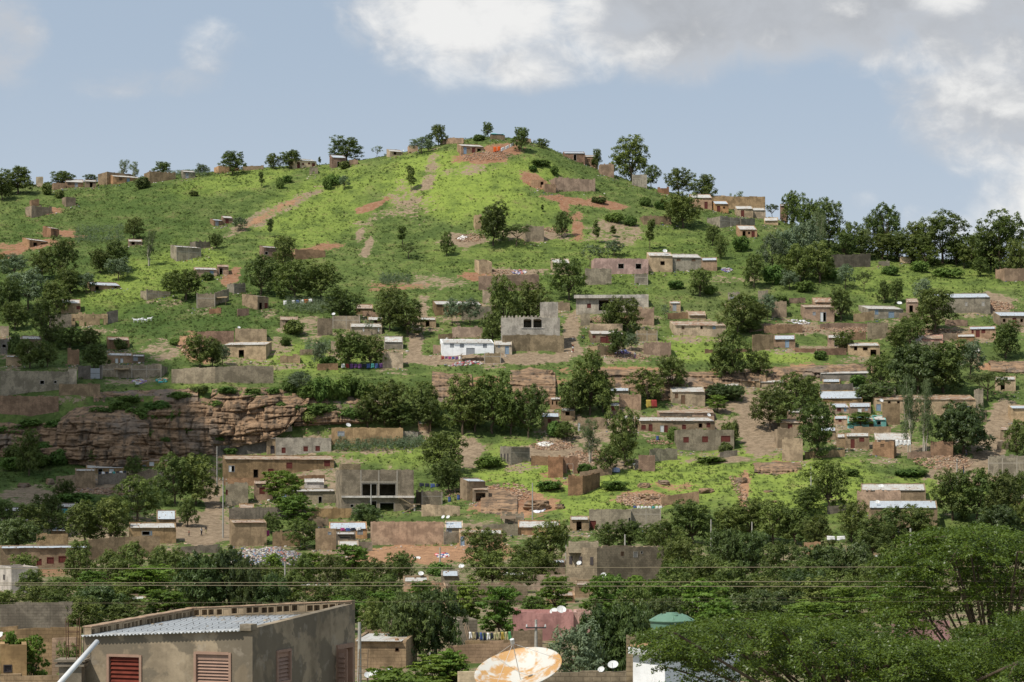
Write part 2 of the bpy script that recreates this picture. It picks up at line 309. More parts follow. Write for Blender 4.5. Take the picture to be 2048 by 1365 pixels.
# ------------------------------------------------------------------ mesh building
class MB:
    def __init__(s): s.v = []; s.f = []
    def hexa(s, p):   # p: 4 bottom then 4 top, both counter-clockwise from above
        b = len(s.v); s.v += [tuple(q) for q in p]
        s.f += [(b+3, b+2, b+1, b), (b+4, b+5, b+6, b+7)]+[(b+i, b+(i+1) % 4, b+4+(i+1) % 4, b+4+i) for i in range(4)]; return s
    def box(s, x0, x1, y0, y1, z0, z1): return s.hexa([(x0, y0, z0), (x1, y0, z0), (x1, y1, z0), (x0, y1, z0), (x0, y0, z1), (x1, y0, z1), (x1, y1, z1), (x0, y1, z1)])
    def prism(s, bot, top):
        b = len(s.v); n = len(bot); s.v += [tuple(q) for q in bot]+[tuple(q) for q in top]
        s.f += [tuple(b+i for i in reversed(range(n))), tuple(b+n+i for i in range(n))]+[(b+i, b+(i+1) % n, b+n+(i+1) % n, b+n+i) for i in range(n)]; return s
    def tube(s, a, b, r0, r1=None, n=8, cap=True):
        a = Vector(a); b = Vector(b); r1 = r0 if r1 is None else r1; d = (b-a).normalized()
        u = d.orthogonal().normalized(); w = d.cross(u); k = len(s.v)
        for c, r in ((a, r0), (b, r1)):
            for i in range(n): t = 2*pi*i/n; s.v.append(tuple(c+(u*cos(t)+w*sin(t))*r))
        s.f += [(k+i, k+(i+1) % n, k+n+(i+1) % n, k+n+i) for i in range(n)]
        if cap: s.f += [tuple(k+i for i in reversed(range(n))), tuple(k+n+i for i in range(n))]
        return s
    def poly(s, pts, r0, r1=None, n=6):
        r1 = r0 if r1 is None else r1; m = len(pts)-1
        for i in range(m): s.tube(pts[i], pts[i+1], r0+(r1-r0)*i/m, r0+(r1-r0)*(i+1)/m, n)
        return s
    def lathe(s, prof, n=20, M=None):
        k = len(s.v)
        for r, z in prof:
            for i in range(n):
                p = Vector((r*cos(2*pi*i/n), r*sin(2*pi*i/n), z)); s.v.append(tuple(M @ p if M else p))
        for j in range(len(prof)-1):
            for i in range(n): s.f.append((k+j*n+i, k+j*n+(i+1) % n, k+(j+1)*n+(i+1) % n, k+(j+1)*n+i))
        return s
    def grid(s, fn, nu, nv):
        k = len(s.v)
        for j in range(nv+1):
            for i in range(nu+1): s.v.append(tuple(fn(i/nu, j/nv)))
        w = nu+1
        s.f += [(k+j*w+i, k+j*w+i+1, k+(j+1)*w+i+1, k+(j+1)*w+i) for j in range(nv) for i in range(nu)]; return s
    def mesh(s, name):
        me = bpy.data.meshes.new(name); me.from_pydata(s.v, [], s.f); me.update(); return me
    def build(s, name, mat, parent=None, smooth=False, loc=None, rotz=0):
        me = s.mesh(name); me.materials.append(mat)
        if smooth: me.polygons.foreach_set('use_smooth', [True]*len(me.polygons))
        o = bpy.data.objects.new(name, me); C.objects.link(o)
        if parent: o.parent = parent
        if loc is not None: o.location = loc
        if rotz: o.rotation_euler.z = rotz
        return o
def npmesh(name, V, Fq, mat, attrs=None, smooth=False):
    """mesh from numpy arrays: V (n,3), Fq (m,k) faces with k corners"""
    me = bpy.data.meshes.new(name); m, k = Fq.shape
    me.vertices.add(len(V)); me.vertices.foreach_set('co', np.ascontiguousarray(V, np.float32).ravel())
    me.loops.add(m*k); me.loops.foreach_set('vertex_index', np.ascontiguousarray(Fq, np.int32).ravel())
    me.polygons.add(m); me.polygons.foreach_set('loop_start', np.arange(m, dtype=np.int32)*k)
    for an, (dom, typ, val) in (attrs or {}).items():
        a = me.attributes.new(an, typ, dom); a.data.foreach_set('value' if typ == 'FLOAT' else 'color', np.ascontiguousarray(val, np.float32).ravel())
    me.update(calc_edges=True)
    if smooth: me.polygons.foreach_set('use_smooth', np.ones(m, bool))
    me.materials.append(mat); return me
USED = {}
def tag(o, label=None, cat=None, group=None, kind=None):
    if label:
        if label in USED: print('DUPLABEL', label)
        USED[label] = o.name; o['label'] = label
    if cat: o['category'] = cat
    if group: o['group'] = group
    if kind: o['kind'] = kind
    return o
def empty(name, loc, rotz=0):
    o = bpy.data.objects.new(name, None); C.objects.link(o); o.location = loc; o.rotation_euler.z = rotz; o.empty_display_size = .3; return o
def link(name, me, parent=None):
    o = bpy.data.objects.new(name, me); C.objects.link(o); o.parent = parent; return o

# ------------------------------------------------------------------ the land
SOIL = [  # cx, cy, rx, ry, angle, channel (0 red, 1 dirt, 2 rock, 3 lime, 4 dark green, with cloud shade painted in on the left), strength   (photo pixels)
 (968,316,56,11,0,0,.9),(1005,300,35,12,0,0,.9),(940,338,70,10,-8,1,.45),(1150,402,78,8,8,0,.75),(1215,408,45,9,12,0,.8),(1068,362,28,14,25,0,1),(1130,412,9,22,-20,0,.8),(742,414,34,7,-22,0,1),(640,497,60,7,-8,0,.65),(600,505,50,12,0,0,.5),
 (60,490,75,9,-5,0,.6),(120,467,38,7,0,0,.8),(20,508,40,8,-15,0,.8),(150,473,30,4,0,0,.7),(90,425,40,6,-10,0,.7),(462,556,26,14,-40,0,.8),(570,415,105,11,-27,1,.6),(500,445,60,10,-30,1,.6),(545,425,70,7,-28,2,.5),(820,405,45,34,30,1,.5),(770,430,60,10,-20,1,.45),
 (735,495,10,22,25,1,.8),(720,470,8,15,20,1,.7),(860,565,90,14,0,1,.5),(790,575,70,8,0,0,.45),(1060,470,70,12,0,1,.7),(930,480,40,15,0,1,.8),(1155,450,12,30,-5,0,.7),(1230,465,60,25,0,1,.6),(860,345,12,45,15,1,.6),(955,555,40,10,0,0,.7),(1020,545,60,8,0,1,.8),
 (900,720,110,12,0,1,.85),(1060,718,80,12,0,1,1),(835,665,14,62,10,1,.9),(1142,665,16,48,8,1,1),(1135,700,30,18,0,1,.9),(1250,704,80,16,0,1,.6),(1230,742,150,8,0,2,.6),(1330,760,150,16,0,2,.6),(1480,755,90,13,0,2,.6),(1640,738,110,9,0,2,.6),(2010,735,60,10,0,2,.9),(960,765,60,12,0,2,.55),(1070,760,60,14,0,2,.55),
 (390,692,36,30,20,2,.9),(330,700,40,18,0,1,.6),(560,690,30,20,0,1,.6),(620,665,30,30,0,1,.5),(1560,655,70,8,0,1,.7),(1700,660,130,12,0,1,.65),(1900,670,120,18,0,1,.6),(1610,700,80,8,0,1,.55),(1990,610,40,25,0,1,.8),(1440,560,60,8,0,1,.5),(1100,545,60,6,0,1,.5),
 (400,1062,62,34,0,1,1),(425,985,20,60,0,1,1),(450,900,40,15,0,1,.7),(1515,855,40,70,-25,1,1),(1470,815,50,14,0,1,.7),(1985,880,34,80,25,1,1),(1920,945,60,34,0,1,.9),(1300,850,190,18,0,1,.6),(1150,880,80,20,0,1,.65),(1110,905,70,18,0,1,1),(1650,860,170,20,0,1,.55),(1750,900,120,14,0,1,.6),(940,905,24,34,0,1,1),(1200,930,90,16,0,1,.8),
 (1000,995,75,24,10,0,.8),(1040,1010,75,24,0,2,1),(1110,960,40,20,0,2,.5),(830,1108,140,20,0,2,1),(960,1100,60,20,0,2,1),(700,1110,60,14,0,1,.9),(250,960,80,14,0,1,.8),(200,975,100,14,0,1,.8),(60,990,60,16,0,1,.7),(1290,995,60,16,0,2,.7),(1330,975,50,10,0,2,.5),(1450,920,70,8,0,1,.8),(1490,975,9,40,5,2,.8),(1560,935,40,14,0,2,.8),(90,1145,60,10,0,0,.6),
 (700,880,120,8,0,1,.8),(880,1060,300,18,0,1,.55),(200,1060,250,30,0,1,.55),(1500,870,400,8,0,1,.4),(600,960,140,50,0,1,.6),
 (900,375,150,60,10,3,1),(860,325,70,22,-10,3,1),(640,400,130,50,-28,3,.7),(480,360,120,22,-10,3,.7),(1030,350,90,30,0,3,.8),(1000,420,120,30,0,3,.6),(300,560,160,50,-15,3,.8),(620,470,120,30,-20,3,.6),(1350,965,240,52,-6,3,1),(1600,975,170,60,0,3,1),(1050,950,110,40,0,3,1),(1170,1000,90,40,0,3,1),(600,715,130,34,0,3,.7),(1390,695,70,30,0,3,.9),
 (1200,520,300,70,0,3,.35),(1850,560,200,40,0,3,.45),(1560,715,80,12,0,3,.9),(820,900,120,30,0,3,.7),(1040,900,60,20,0,3,.7),(1860,975,120,25,0,3,.7),(330,790,90,20,0,3,.4),
 (330,640,260,50,-5,4,.7),(80,560,120,90,0,4,.5),(600,620,120,40,0,4,.4),(80,930,120,30,0,4,.7),(180,470,260,80,-12,4,.45),(420,600,200,50,-10,4,.45),(1100,560,200,40,0,4,.3),(1500,520,200,40,0,4,.35),(1180,960,120,30,0,3,.9),(1480,920,120,20,0,3,.9)]
def paint(px, py):
    out = np.zeros((5,)+px.shape)
    w = 1+.9*fbm(px/26, py/13, 77, 4)
    for cx, cy, rx, ry, an, ch, st in SOIL:
        a = R(an); dx = px-cx; dy = py-cy; sel = (np.abs(dx) < (rx+ry)*1.7) & (np.abs(dy) < (rx+ry)*1.7)
        if not sel.any(): continue
        X = (dx*cos(a)+dy*sin(a))/rx; Y = (-dx*sin(a)+dy*cos(a))/ry
        r = np.sqrt(X*X+Y*Y)*w; f = np.clip((1.35-r)/.7, 0, 1); f = f*f*(3-2*f)*st
        out[ch] = np.where(sel, np.maximum(out[ch], f), out[ch])
    low = np.clip((py-1075)/30, 0, 1); out[1] = np.maximum(out[1], low*.5)
    return out
def build_land():
    us = np.concatenate([np.arange(-1400, -60, 40), np.arange(-60, 2110, 6), np.arange(2110, 3500, 40)]).astype(float)
    ds = np.concatenate([np.arange(22, 290, 4), np.arange(290, 385, .9), np.arange(385, 460, .55), np.arange(460, 670, .9), np.arange(670, 760, 3), np.arange(760, 2600, 60)])
    U, D = np.meshgrid(us, ds); Z = terrain_z(U, D); X = (U-1024)/F*D
    py = HOR-(Z-ZC)/D*F; pt = paint(U, py)
    V = np.stack([X, D, Z], -1).reshape(-1, 3); nu = len(us); nv = len(ds)
    i = (np.arange(nv-1)[:, None]*nu+np.arange(nu-1)[None, :]).ravel(); Fq = np.stack([i, i+1, i+1+nu, i+nu], -1)
    one = np.ones(U.size)
    me = npmesh('ground', V, Fq, MAT['ground'], dict(soil=('POINT', 'FLOAT_COLOR', np.stack([pt[0].ravel(), pt[1].ravel(), pt[2].ravel(), one], -1)), lush=('POINT', 'FLOAT_COLOR', np.stack([pt[3].ravel(), pt[4].ravel(), 0*one, one], -1))), True)
    o = bpy.data.objects.new('ground', me); C.objects.link(o); tag(o, kind='structure')

def rock_face(name, label, pts, push=1.0, amp=1.0, layer=.95, seed=0, cat='cliff', step=2.2):
    """a stratified sandstone face: pts = (px, top row, bottom row) along the photo"""
    a = np.array(pts, float); us = np.arange(a[0, 0], a[-1, 0]+.1, step); nu = len(us)
    yt = np.interp(us, a[:, 0], a[:, 1])+3*fbm(us/14, us*0, seed+5, 4)*2; yb = np.interp(us, a[:, 0], a[:, 2])
    top = []; bot = []
    for u, t, b in zip(us, yt, yb):
        d0 = gd(u, b); d1 = max(gd(u, t), d0+.6); bot.append(P(u, b, d0)-Vector((0, 0, .8))); top.append(P(u, t, d1)+Vector((0, 0, .15)))
    top = np.array(top); bot = np.array(bot)
    hmax = (top[:, 2]-bot[:, 2]).max(); nv = max(8, int(hmax/.16)); f = np.linspace(0, 1, nv+1)[:, None]
    # keep the face steep: go up first, then step back over the ledges
    Zg = bot[None, :, 2]*(1-f)+top[None, :, 2]*f; prof = f**1.6
    Yg = bot[None, :, 1]*(1-prof)+top[None, :, 1]*prof; Xg = bot[None, :, 0]*(1-f)+top[None, :, 0]*f
    def blocks(sx, sz, k, am, wob):
        cx_ = Xg/sx+wob*fbm(Xg/(sx*1.6), Zg/(sz*1.8), seed+k, 3)+7; bz = Zg/sz+1.1*fbm(Xg/(sx*2.6), Xg*0+k, seed+k+1, 3)+.35*fbm(Xg/sx*1.7, Zg/sz, seed+k+2, 2)+50
        ic = np.floor(cx_+_h(np.floor(bz).astype(np.int64), np.full(bz.shape, k, np.int64), seed)*3.).astype(np.int64); ib = np.floor(bz).astype(np.int64); fc = (cx_+_h(ib, np.full(bz.shape, k, np.int64), seed)*3.)-ic; fb = bz-ib
        return am*_h(ic, ib, seed+k+3)*np.minimum(1, 22*fc*(1-fc)+.1)*np.minimum(1, 11*(1-fb)+.05)*np.minimum(1, 14*fb+.2)
    off = push+amp*(blocks(5.5, 2.6, 20, 2.1, 1.)+blocks(2.6, 1.1, 40, .9, 1.)+blocks(2.2, .42, 60, .42, .8)+3.4*fbm(Xg/13, Zg/16, seed+8, 3)+.5*fbm(Xg/1.4, Zg/.7, seed+9, 3))
    off = off*np.clip((1-f)*5+.02, 0, 1)
    Yg = Yg-off
    V = np.stack([Xg, Yg, Zg], -1).reshape(-1, 3); i = (np.arange(nv)[:, None]*nu+np.arange(nu-1)[None, :]).ravel()
    # a back skirt gives the rock its thickness
    sk = np.stack([top[:, 0], top[:, 1]+2.2, top[:, 2]-1.2], -1); nb = len(V); V = np.concatenate([V, sk]); j = nv*nu+np.arange(nu-1)
    Fq = np.concatenate([np.stack([i, i+1, i+1+nu, i+nu], -1), np.stack([j, j+1, nb+np.arange(1, nu), nb+np.arange(nu-1)], -1)])
    o = link(name, npmesh(name, V, Fq, MAT['rock'], None, False)); return tag(o, label, cat)
# ------------------------------------------------------------------ houses
MARK = []      # landmarks for describing the trees: (px, base row, depth, label)
HOUSE = {}
OPRE = re.compile(r'([dwg])([\d.]+)([a-z])(?::([\d.]+)x([\d.]+))?(?:@([\d.]+))?$')
def course(mb, x0, x1, y0, y1, z, rg, hi=.13, p=.45):
    x = x0
    while x < x1-.05:
        l = min(rg.choice((.4, .4, .8)), x1-x); h = rg.uniform(.03, hi) if rg.random() < p else 0
        if h: mb.box(x, x+l, y0, y1, z, z+h)
        x += l
class Frame: pass
def house(x0, x1, yt, yb, side, col, roof, strip, ops, label, name='mud_house', D=None, d=None, cat='house', found=2.2, roofmat=None, mark=True, rise=None, T=.22, inset=0, mark_plain=False):
    rg = random.Random(hash((x0, x1, yt)) & 0xffff)
    pxm = (x0+x1)/2; d = d or gd(pxm, yb); s = F/d; ax = x0 if side <= 0 else x1
    W = (x1-x0)/s; Dp = D or min(max(W*.7, 3.4), 6.5)
    q = abs(side)/(s*Dp)
    if q > .62: Dp = abs(side)/s/.62; q = .62
    al = math.asin(q); W = W/cos(al); phi = math.atan((ax-1024)/F); psi = (al if side <= 0 else -al)-phi
    org = P(ax, yb, d)
    if side > 0: org = org-Vector((cos(psi), sin(psi), 0))*W
    H = (yb-yt)/s; root = empty(name, org, psi); tag(root, label, cat)
    fr = Frame(); fr.root = root; fr.W = W; fr.D = Dp; fr.H = H; fr.s = s; fr.d = d; fr.psi = psi; fr.org = org; fr.col = col
    fr.lx = lambda px: (px-x0)/(x1-x0)*W; fr.lz = lambda py: (yb-py)/s
    HOUSE[label] = fr
    if mark: MARK.append((pxm, yb, d, label))
    mat = MAT[col]; wl = MB(); holes = []
    for o in ops.split():
        k, cx, c, w, h, cy = OPRE.match(o).groups(); cx = fr.lx(float(cx))
        if k == 'd':
            ww = float(w)/s if w else .95; hh = min(float(h)/s if h else 2.05, H*.86); z0 = .02 if not cy else fr.lz(float(cy))-hh/2
        else:
            ww = float(w)/s if w else .95; hh = float(h)/s if h else .85; zc = fr.lz(float(cy)) if cy else max(1.55, H*.56); z0 = zc-hh/2; z0 = min(z0, H-hh-.15)
        a = max(cx-ww/2, .06); b = min(cx+ww/2, W-.06)
        if b-a > .1: holes.append((a, b, max(z0, .02), z0+hh, k, c))
    xs = sorted({0., W} | {h[0] for h in holes} | {h[1] for h in holes})
    def zz(a, b):
        hs = sorted((h[2], h[3]) for h in holes if h[0] <= a+1e-6 and h[1] >= b-1e-6); z = -found; out = []
        for p, r in hs:
            if p > z: out.append((z, p))
            z = max(z, r)
        out.append((z, H)); return out
    for a, b in zip(xs[:-1], xs[1:]):
        if b-a < 1e-4: continue
        for p, r in zz(a, b): wl.box(a, b, 0, T, p, r)
    el = (HOR-yt)/F
    if roof == 'm':
        rs = rise if rise is not None else max(.12, strip/s+Dp*cos(al)*el); hb = H+rs+.16
        for xa, xb in ((0, T), (W-T, W)): wl.hexa([(xa, T, -found), (xb, T, -found), (xb, Dp-T, -found), (xa, Dp-T, -found), (xa, T, H+.06), (xb, T, H+.06), (xb, Dp-T, hb-.04), (xa, Dp-T, hb-.04)])
        wl.box(0, W, Dp-T, Dp, -found, hb); course(wl, 0, W, Dp-T, Dp, hb, rg, .1, .4)
        rf = MB(); ov = .22; sl = rs/Dp; n = max(1, int(W/2.2)); x = T+.01; we = (W-2*T-.02)/n
        for k in range(n):   # sheets laid side by side, lapping unevenly
            e = rg.uniform(-.10, .06); dz = rg.uniform(0, .03)
            rf.hexa([(x, -ov+e, H-ov*sl+.012+dz), (x+we-.006, -ov+e, H-ov*sl+.012+dz), (x+we-.006, Dp-T-.01, H+rs-.05+dz), (x, Dp-T-.01, H+rs-.05+dz),
                     (x, -ov+e, H-ov*sl+.045+dz), (x+we-.006, -ov+e, H-ov*sl+.045+dz), (x+we-.006, Dp-T-.01, H+rs-.015+dz), (x, Dp-T-.01, H+rs-.015+dz)]); x += we
        rm = MAT[roofmat] if roofmat else MAT[rg.choice(('tin', 'tin', 'tin', 'rust', 'tinblue'))]
        ro = rf.build('roof', rm, root)
        st = MB(); ns = int(W*1.2)
        for k in range(ns):   # stones that hold the sheets down
            x = rg.uniform(T+.2, max(T+.3, W-T-.2)); y = rg.choice((rg.uniform(0, .25), rg.uniform(.3, Dp-.5))); z = H+sl*y+.05; q2 = rg.uniform(.07, .16)
            st.prism([(x+q2*cos(a)*rg.uniform(.8, 1.2), y+q2*sin(a), z-.03) for a in (0, 1.2, 2.5, 3.7, 5)], [(x+q2*.6*cos(a), y+q2*.6*sin(a), z+q2*rg.uniform(.7, 1.)) for a in (0, 1.2, 2.5, 3.7, 5)])
        if ns and s > 7.: so_ = st.build('weight_stones', MAT['stone'], ro); so_['kind'] = 'stuff'
    else:
        hb = H+(rise or 0)
        for xa, xb in ((0, T), (W-T, W)): wl.hexa([(xa, T, -found), (xb, T, -found), (xb, Dp-T, -found), (xa, Dp-T, -found), (xa, T, H), (xb, T, H), (xb, Dp-T, hb), (xa, Dp-T, hb)])
        wl.box(0, W, Dp-T, Dp, -found, hb)
        big = .42 if roof == 'u' else .14
        course(wl, 0, W, .001, T-.001, H, rg, big); course(wl, 0, W, Dp-T, Dp, hb, rg, big)
        if roof == 'f':
            MB().hexa([(T+.005, T+.005, H-.5), (W-T-.005, T+.005, H-.5), (W-T-.005, Dp-T-.005, hb-.5), (T+.005, Dp-T-.005, hb-.5), (T+.005, T+.005, H-.34), (W-T-.005, T+.005, H-.34), (W-T-.005, Dp-T-.005, hb-.34), (T+.005, Dp-T-.005, hb-.34)]).build('roof', MAT[roofmat or 'earthroof'], root)
    fr.wall = wl.build('wall', mat, root)
    if col in ('gray', 'block', 'darkgray') and W > 3 and H > 1.6 and not mark_plain:
        cf = MB(); nb = max(1, round(W/3.2)); zb_ = H*.66; ok = lambda x0_, x1_, z0_, z1_: all(h[1] < x0_ or h[0] > x1_ or h[3] < z0_ or h[2] > z1_ for h in holes)
        for i in range(nb+1):
            x = min(max(i*W/nb, .1), W-.1)
            if ok(x-.1, x+.1, 0, H): cf.box(x-.09, x+.09, -.014, -.002, -.6, H-.03)
        for z_ in (.05, H*.70):
            for i in range(nb):
                if ok(i*W/nb, (i+1)*W/nb, z_-.1, z_+.1): cf.box(min(max(i*W/nb, .1), W-.1)+.092, min(max((i+1)*W/nb, .1), W-.1)-.092, -.012, -.002, z_-.08, z_+.08)
        if not holes: cf.build('concrete_frame', MAT['framegrey' if col != 'darkgray' else 'gray'], root)
    for a, b, p, r, k, c in holes:
        nm = 'door' if k == 'd' else 'window' if k == 'w' else 'garage_door'; rb = MB(); fw = min(.07, (b-a)*.12); e = .004
        for q in ((a+e, a+fw, p+e, r-e), (b-fw, b-e, p+e, r-e), (a+fw, b-fw, r-fw, r-e), (a+fw, b-fw, p+e, p+fw)): rb.box(q[0], q[1], -.02, .13, q[2], q[3])
        if c == 'k': rb.build(nm+'_frame', OPC['n' if col in ('mud', 'tan', 'brown', 'mudred', 'orange') else 'f'], root)
        elif c == 'h':   # half open: one leaf swung back
            o = rb.build(nm, OPC['g'], root); MB().box(a+fw+.001, (a+b)/2, .04, .08, p+fw+.001, r-fw-.001).build('shutter', OPC['w'], o)
        else:
            o = MB().box(a+fw+.001, b-fw-.001, .05, .09, p+fw+.001, r-fw-.001)
            if k != 'd' or c in 'rg': o.box((a+b)/2-.015, (a+b)/2+.015, .035, .049, p+fw+.002, r-fw-.002)
            o = o.build(nm, OPC[c], root); rb.build('frame', OPC[c] if c not in 'wf' else OPC['f'], o)
    return fr
def wall(pts, col, label, name='compound_wall', cat='wall', d=None, T=.2, mark=True, ragged=.2, found=1.6):
    """a boundary wall through photo points (px, top row, base row)"""
    rg = random.Random(int(pts[0][0]*7+pts[0][2])); B = []
    for i, p in enumerate(pts):
        dd = (d[i] if isinstance(d, (list, tuple)) else d) or gd(p[0], p[2]); b = P(p[0], p[2], dd); B.append((b, (p[2]-p[1])*dd/F, dd))
    o0 = B[0][0].copy(); mb = MB()
    for (a, ha, _), (b, hb, _) in zip(B[:-1], B[1:]):
        a = a-o0; b = b-o0; v = Vector((b.x-a.x, b.y-a.y, 0)); L = v.length; n = Vector((-v.y, v.x, 0)).normalized()*T
        if L < .05: continue
        k = max(1, int(L/.8))
        for i in range(k):
            f0, f1 = i/k, (i+1)/k; p0 = a.lerp(b, f0); p1 = a.lerp(b, f1); h0 = ha+(hb-ha)*f0; h1 = ha+(hb-ha)*f1
            j = rg.uniform(0, ragged) if rg.random() < .4 else 0; z = Vector((0, 0, 1))
            lo = min(p0.z, p1.z)-found; q = [Vector((p0.x, p0.y, lo)), Vector((p1.x, p1.y, lo)), Vector((p1.x, p1.y, lo))+n, Vector((p0.x, p0.y, lo))+n]
            tp = [Vector((p0.x, p0.y, p0.z+h0+j)), Vector((p1.x, p1.y, p1.z+h1+j)), Vector((p1.x, p1.y, p1.z+h1+j))+n, Vector((p0.x, p0.y, p0.z+h0+j))+n]; mb.hexa(q+tp)
    o = mb.build(name, MAT[col], None, loc=o0); tag(o, label, cat)
    if mark: MARK.append((sum(p[0] for p in pts)/len(pts), max(p[2] for p in pts), sum(b[2] for b in B)/len(B), label))
    return o

# ------------------------------------------------------------------ trees
NR = np.random.default_rng(11)
def rdir(n, up=0.):
    v = NR.normal(size=(n, 3)); v /= np.linalg.norm(v, axis=1)[:, None]+1e-9
    if up: v[:, 2] += up; v /= np.linalg.norm(v, axis=1)[:, None]+1e-9
    return v
def leaf_quads(c, n, L, W, bend=.0):
    m = len(c); t = np.cross(n, NR.normal(size=(m, 3))); t /= np.linalg.norm(t, axis=1)[:, None]+1e-9; b = np.cross(n, t)
    L = (L*NR.uniform(.7, 1.25, m))[:, None]; W = (W*NR.uniform(.7, 1.25, m))[:, None]
    V = np.stack([c-t*L/2, c+b*W/2+n*bend*L, c+t*L/2, c-b*W/2+n*bend*L], 1).reshape(-1, 3); return V, np.arange(4*m).reshape(m, 4)
def mk_tree(sp, seed, w, h, subs, ncl, nlf, rc, L, W, up=.35, flat=1., droop=0., sub_up=.25, trunk_r=.16, fork=.32, stems=1, fill=.15, topbias=0.):
    """subs: list of (x,y,z,r) sub-crowns in metres; returns (crown mesh, trunk mesh)"""
    cs = []; tn = []; ns = []
    for (x, y, z, r) in subs:
        k = max(3, int(ncl*(r/(.2*w))**2)); dr = rdir(k, sub_up); rad = r*NR.uniform(.72, 1.08, k)[:, None]; cc = np.array([x, y, z])+dr*rad*np.array([1, 1, flat])
        for q, dq in zip(cc, dr):
            e = rdir(nlf, up+.3); ro = rc*NR.uniform(.25, 1., nlf)[:, None]; p = q+e*ro*np.array([1, 1, .8*flat+.2])
            nn = e*.55+dq*.5+NR.normal(size=(nlf, 3))*.4+np.array([0, 0, .25]); nn /= np.linalg.norm(nn, axis=1)[:, None]+1e-9
            if droop: p[:, 2] -= droop*NR.uniform(0, 1, nlf); nn[:, 2] *= .35; nn /= np.linalg.norm(nn, axis=1)[:, None]+1e-9
            cs.append(p); ns.append(nn); tn.append(np.clip(NR.uniform(0, .65)+NR.uniform(0, .4, nlf), 0, 1))
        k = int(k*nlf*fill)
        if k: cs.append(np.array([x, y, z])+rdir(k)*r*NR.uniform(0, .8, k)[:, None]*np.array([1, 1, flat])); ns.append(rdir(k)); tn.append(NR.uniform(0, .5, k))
    c = np.concatenate(cs); n = np.concatenate(ns); V, Fq = leaf_quads(c, n, L, W, .08)
    crown = npmesh(sp+'_crown', V, Fq, LEAF[sp], dict(tint=('FACE', 'FLOAT', np.concatenate(tn))))
    mb = MB(); bark = MAT['palebark' if sp == 'euc' else 'bark']; rg = random.Random(seed)
    for sidx in range(stems):
        bx = 0 if stems == 1 else rg.uniform(-.12, .12)*w; by = 0 if stems == 1 else rg.uniform(-.12, .12)*w; tp = Vector((bx*1.5+rg.uniform(-.05, .05)*w, by, fork*h))
        mb.poly([(bx, by, -.4), (bx+rg.uniform(-.03, .03)*w, by, fork*h*.5), tp], trunk_r*1.25, trunk_r*.8, 8)
        for (x, y, z, r) in subs[sidx::stems]:
            e = Vector((x, y, z)); mid = tp.lerp(e, .5)+Vector((0, 0, -.06*h*rg.random())); mb.poly([tp, mid, e], trunk_r*.55, trunk_r*.15, 5)
    me = mb.mesh(sp+'_trunk'); me.materials.append(bark); return crown, me, w, h
def subs_round(w, h, n, z0, z1, rmin, rmax, seed, top=True):
    rg = random.Random(seed); out = []
    for i in range(n):
        a = 2.4*i+rg.uniform(-.4, .4); f = (i+.5)/n; z = (z0+(z1-z0)*f**.8)*h; env = sqrt(max(.05, 1-((z/h-(z0+z1)/2+.04)/((z1-z0)*.72))**2)); rr = rg.uniform(.45, 1.12)*.38*w*env
        out.append((rr*cos(a), rr*sin(a), z, rg.uniform(rmin, rmax)*w))
    if top: out.append((rg.uniform(-.05, .05)*w, rg.uniform(-.05, .05)*w, z1*h*.97, rmin*w))
    return out
TREES = {}
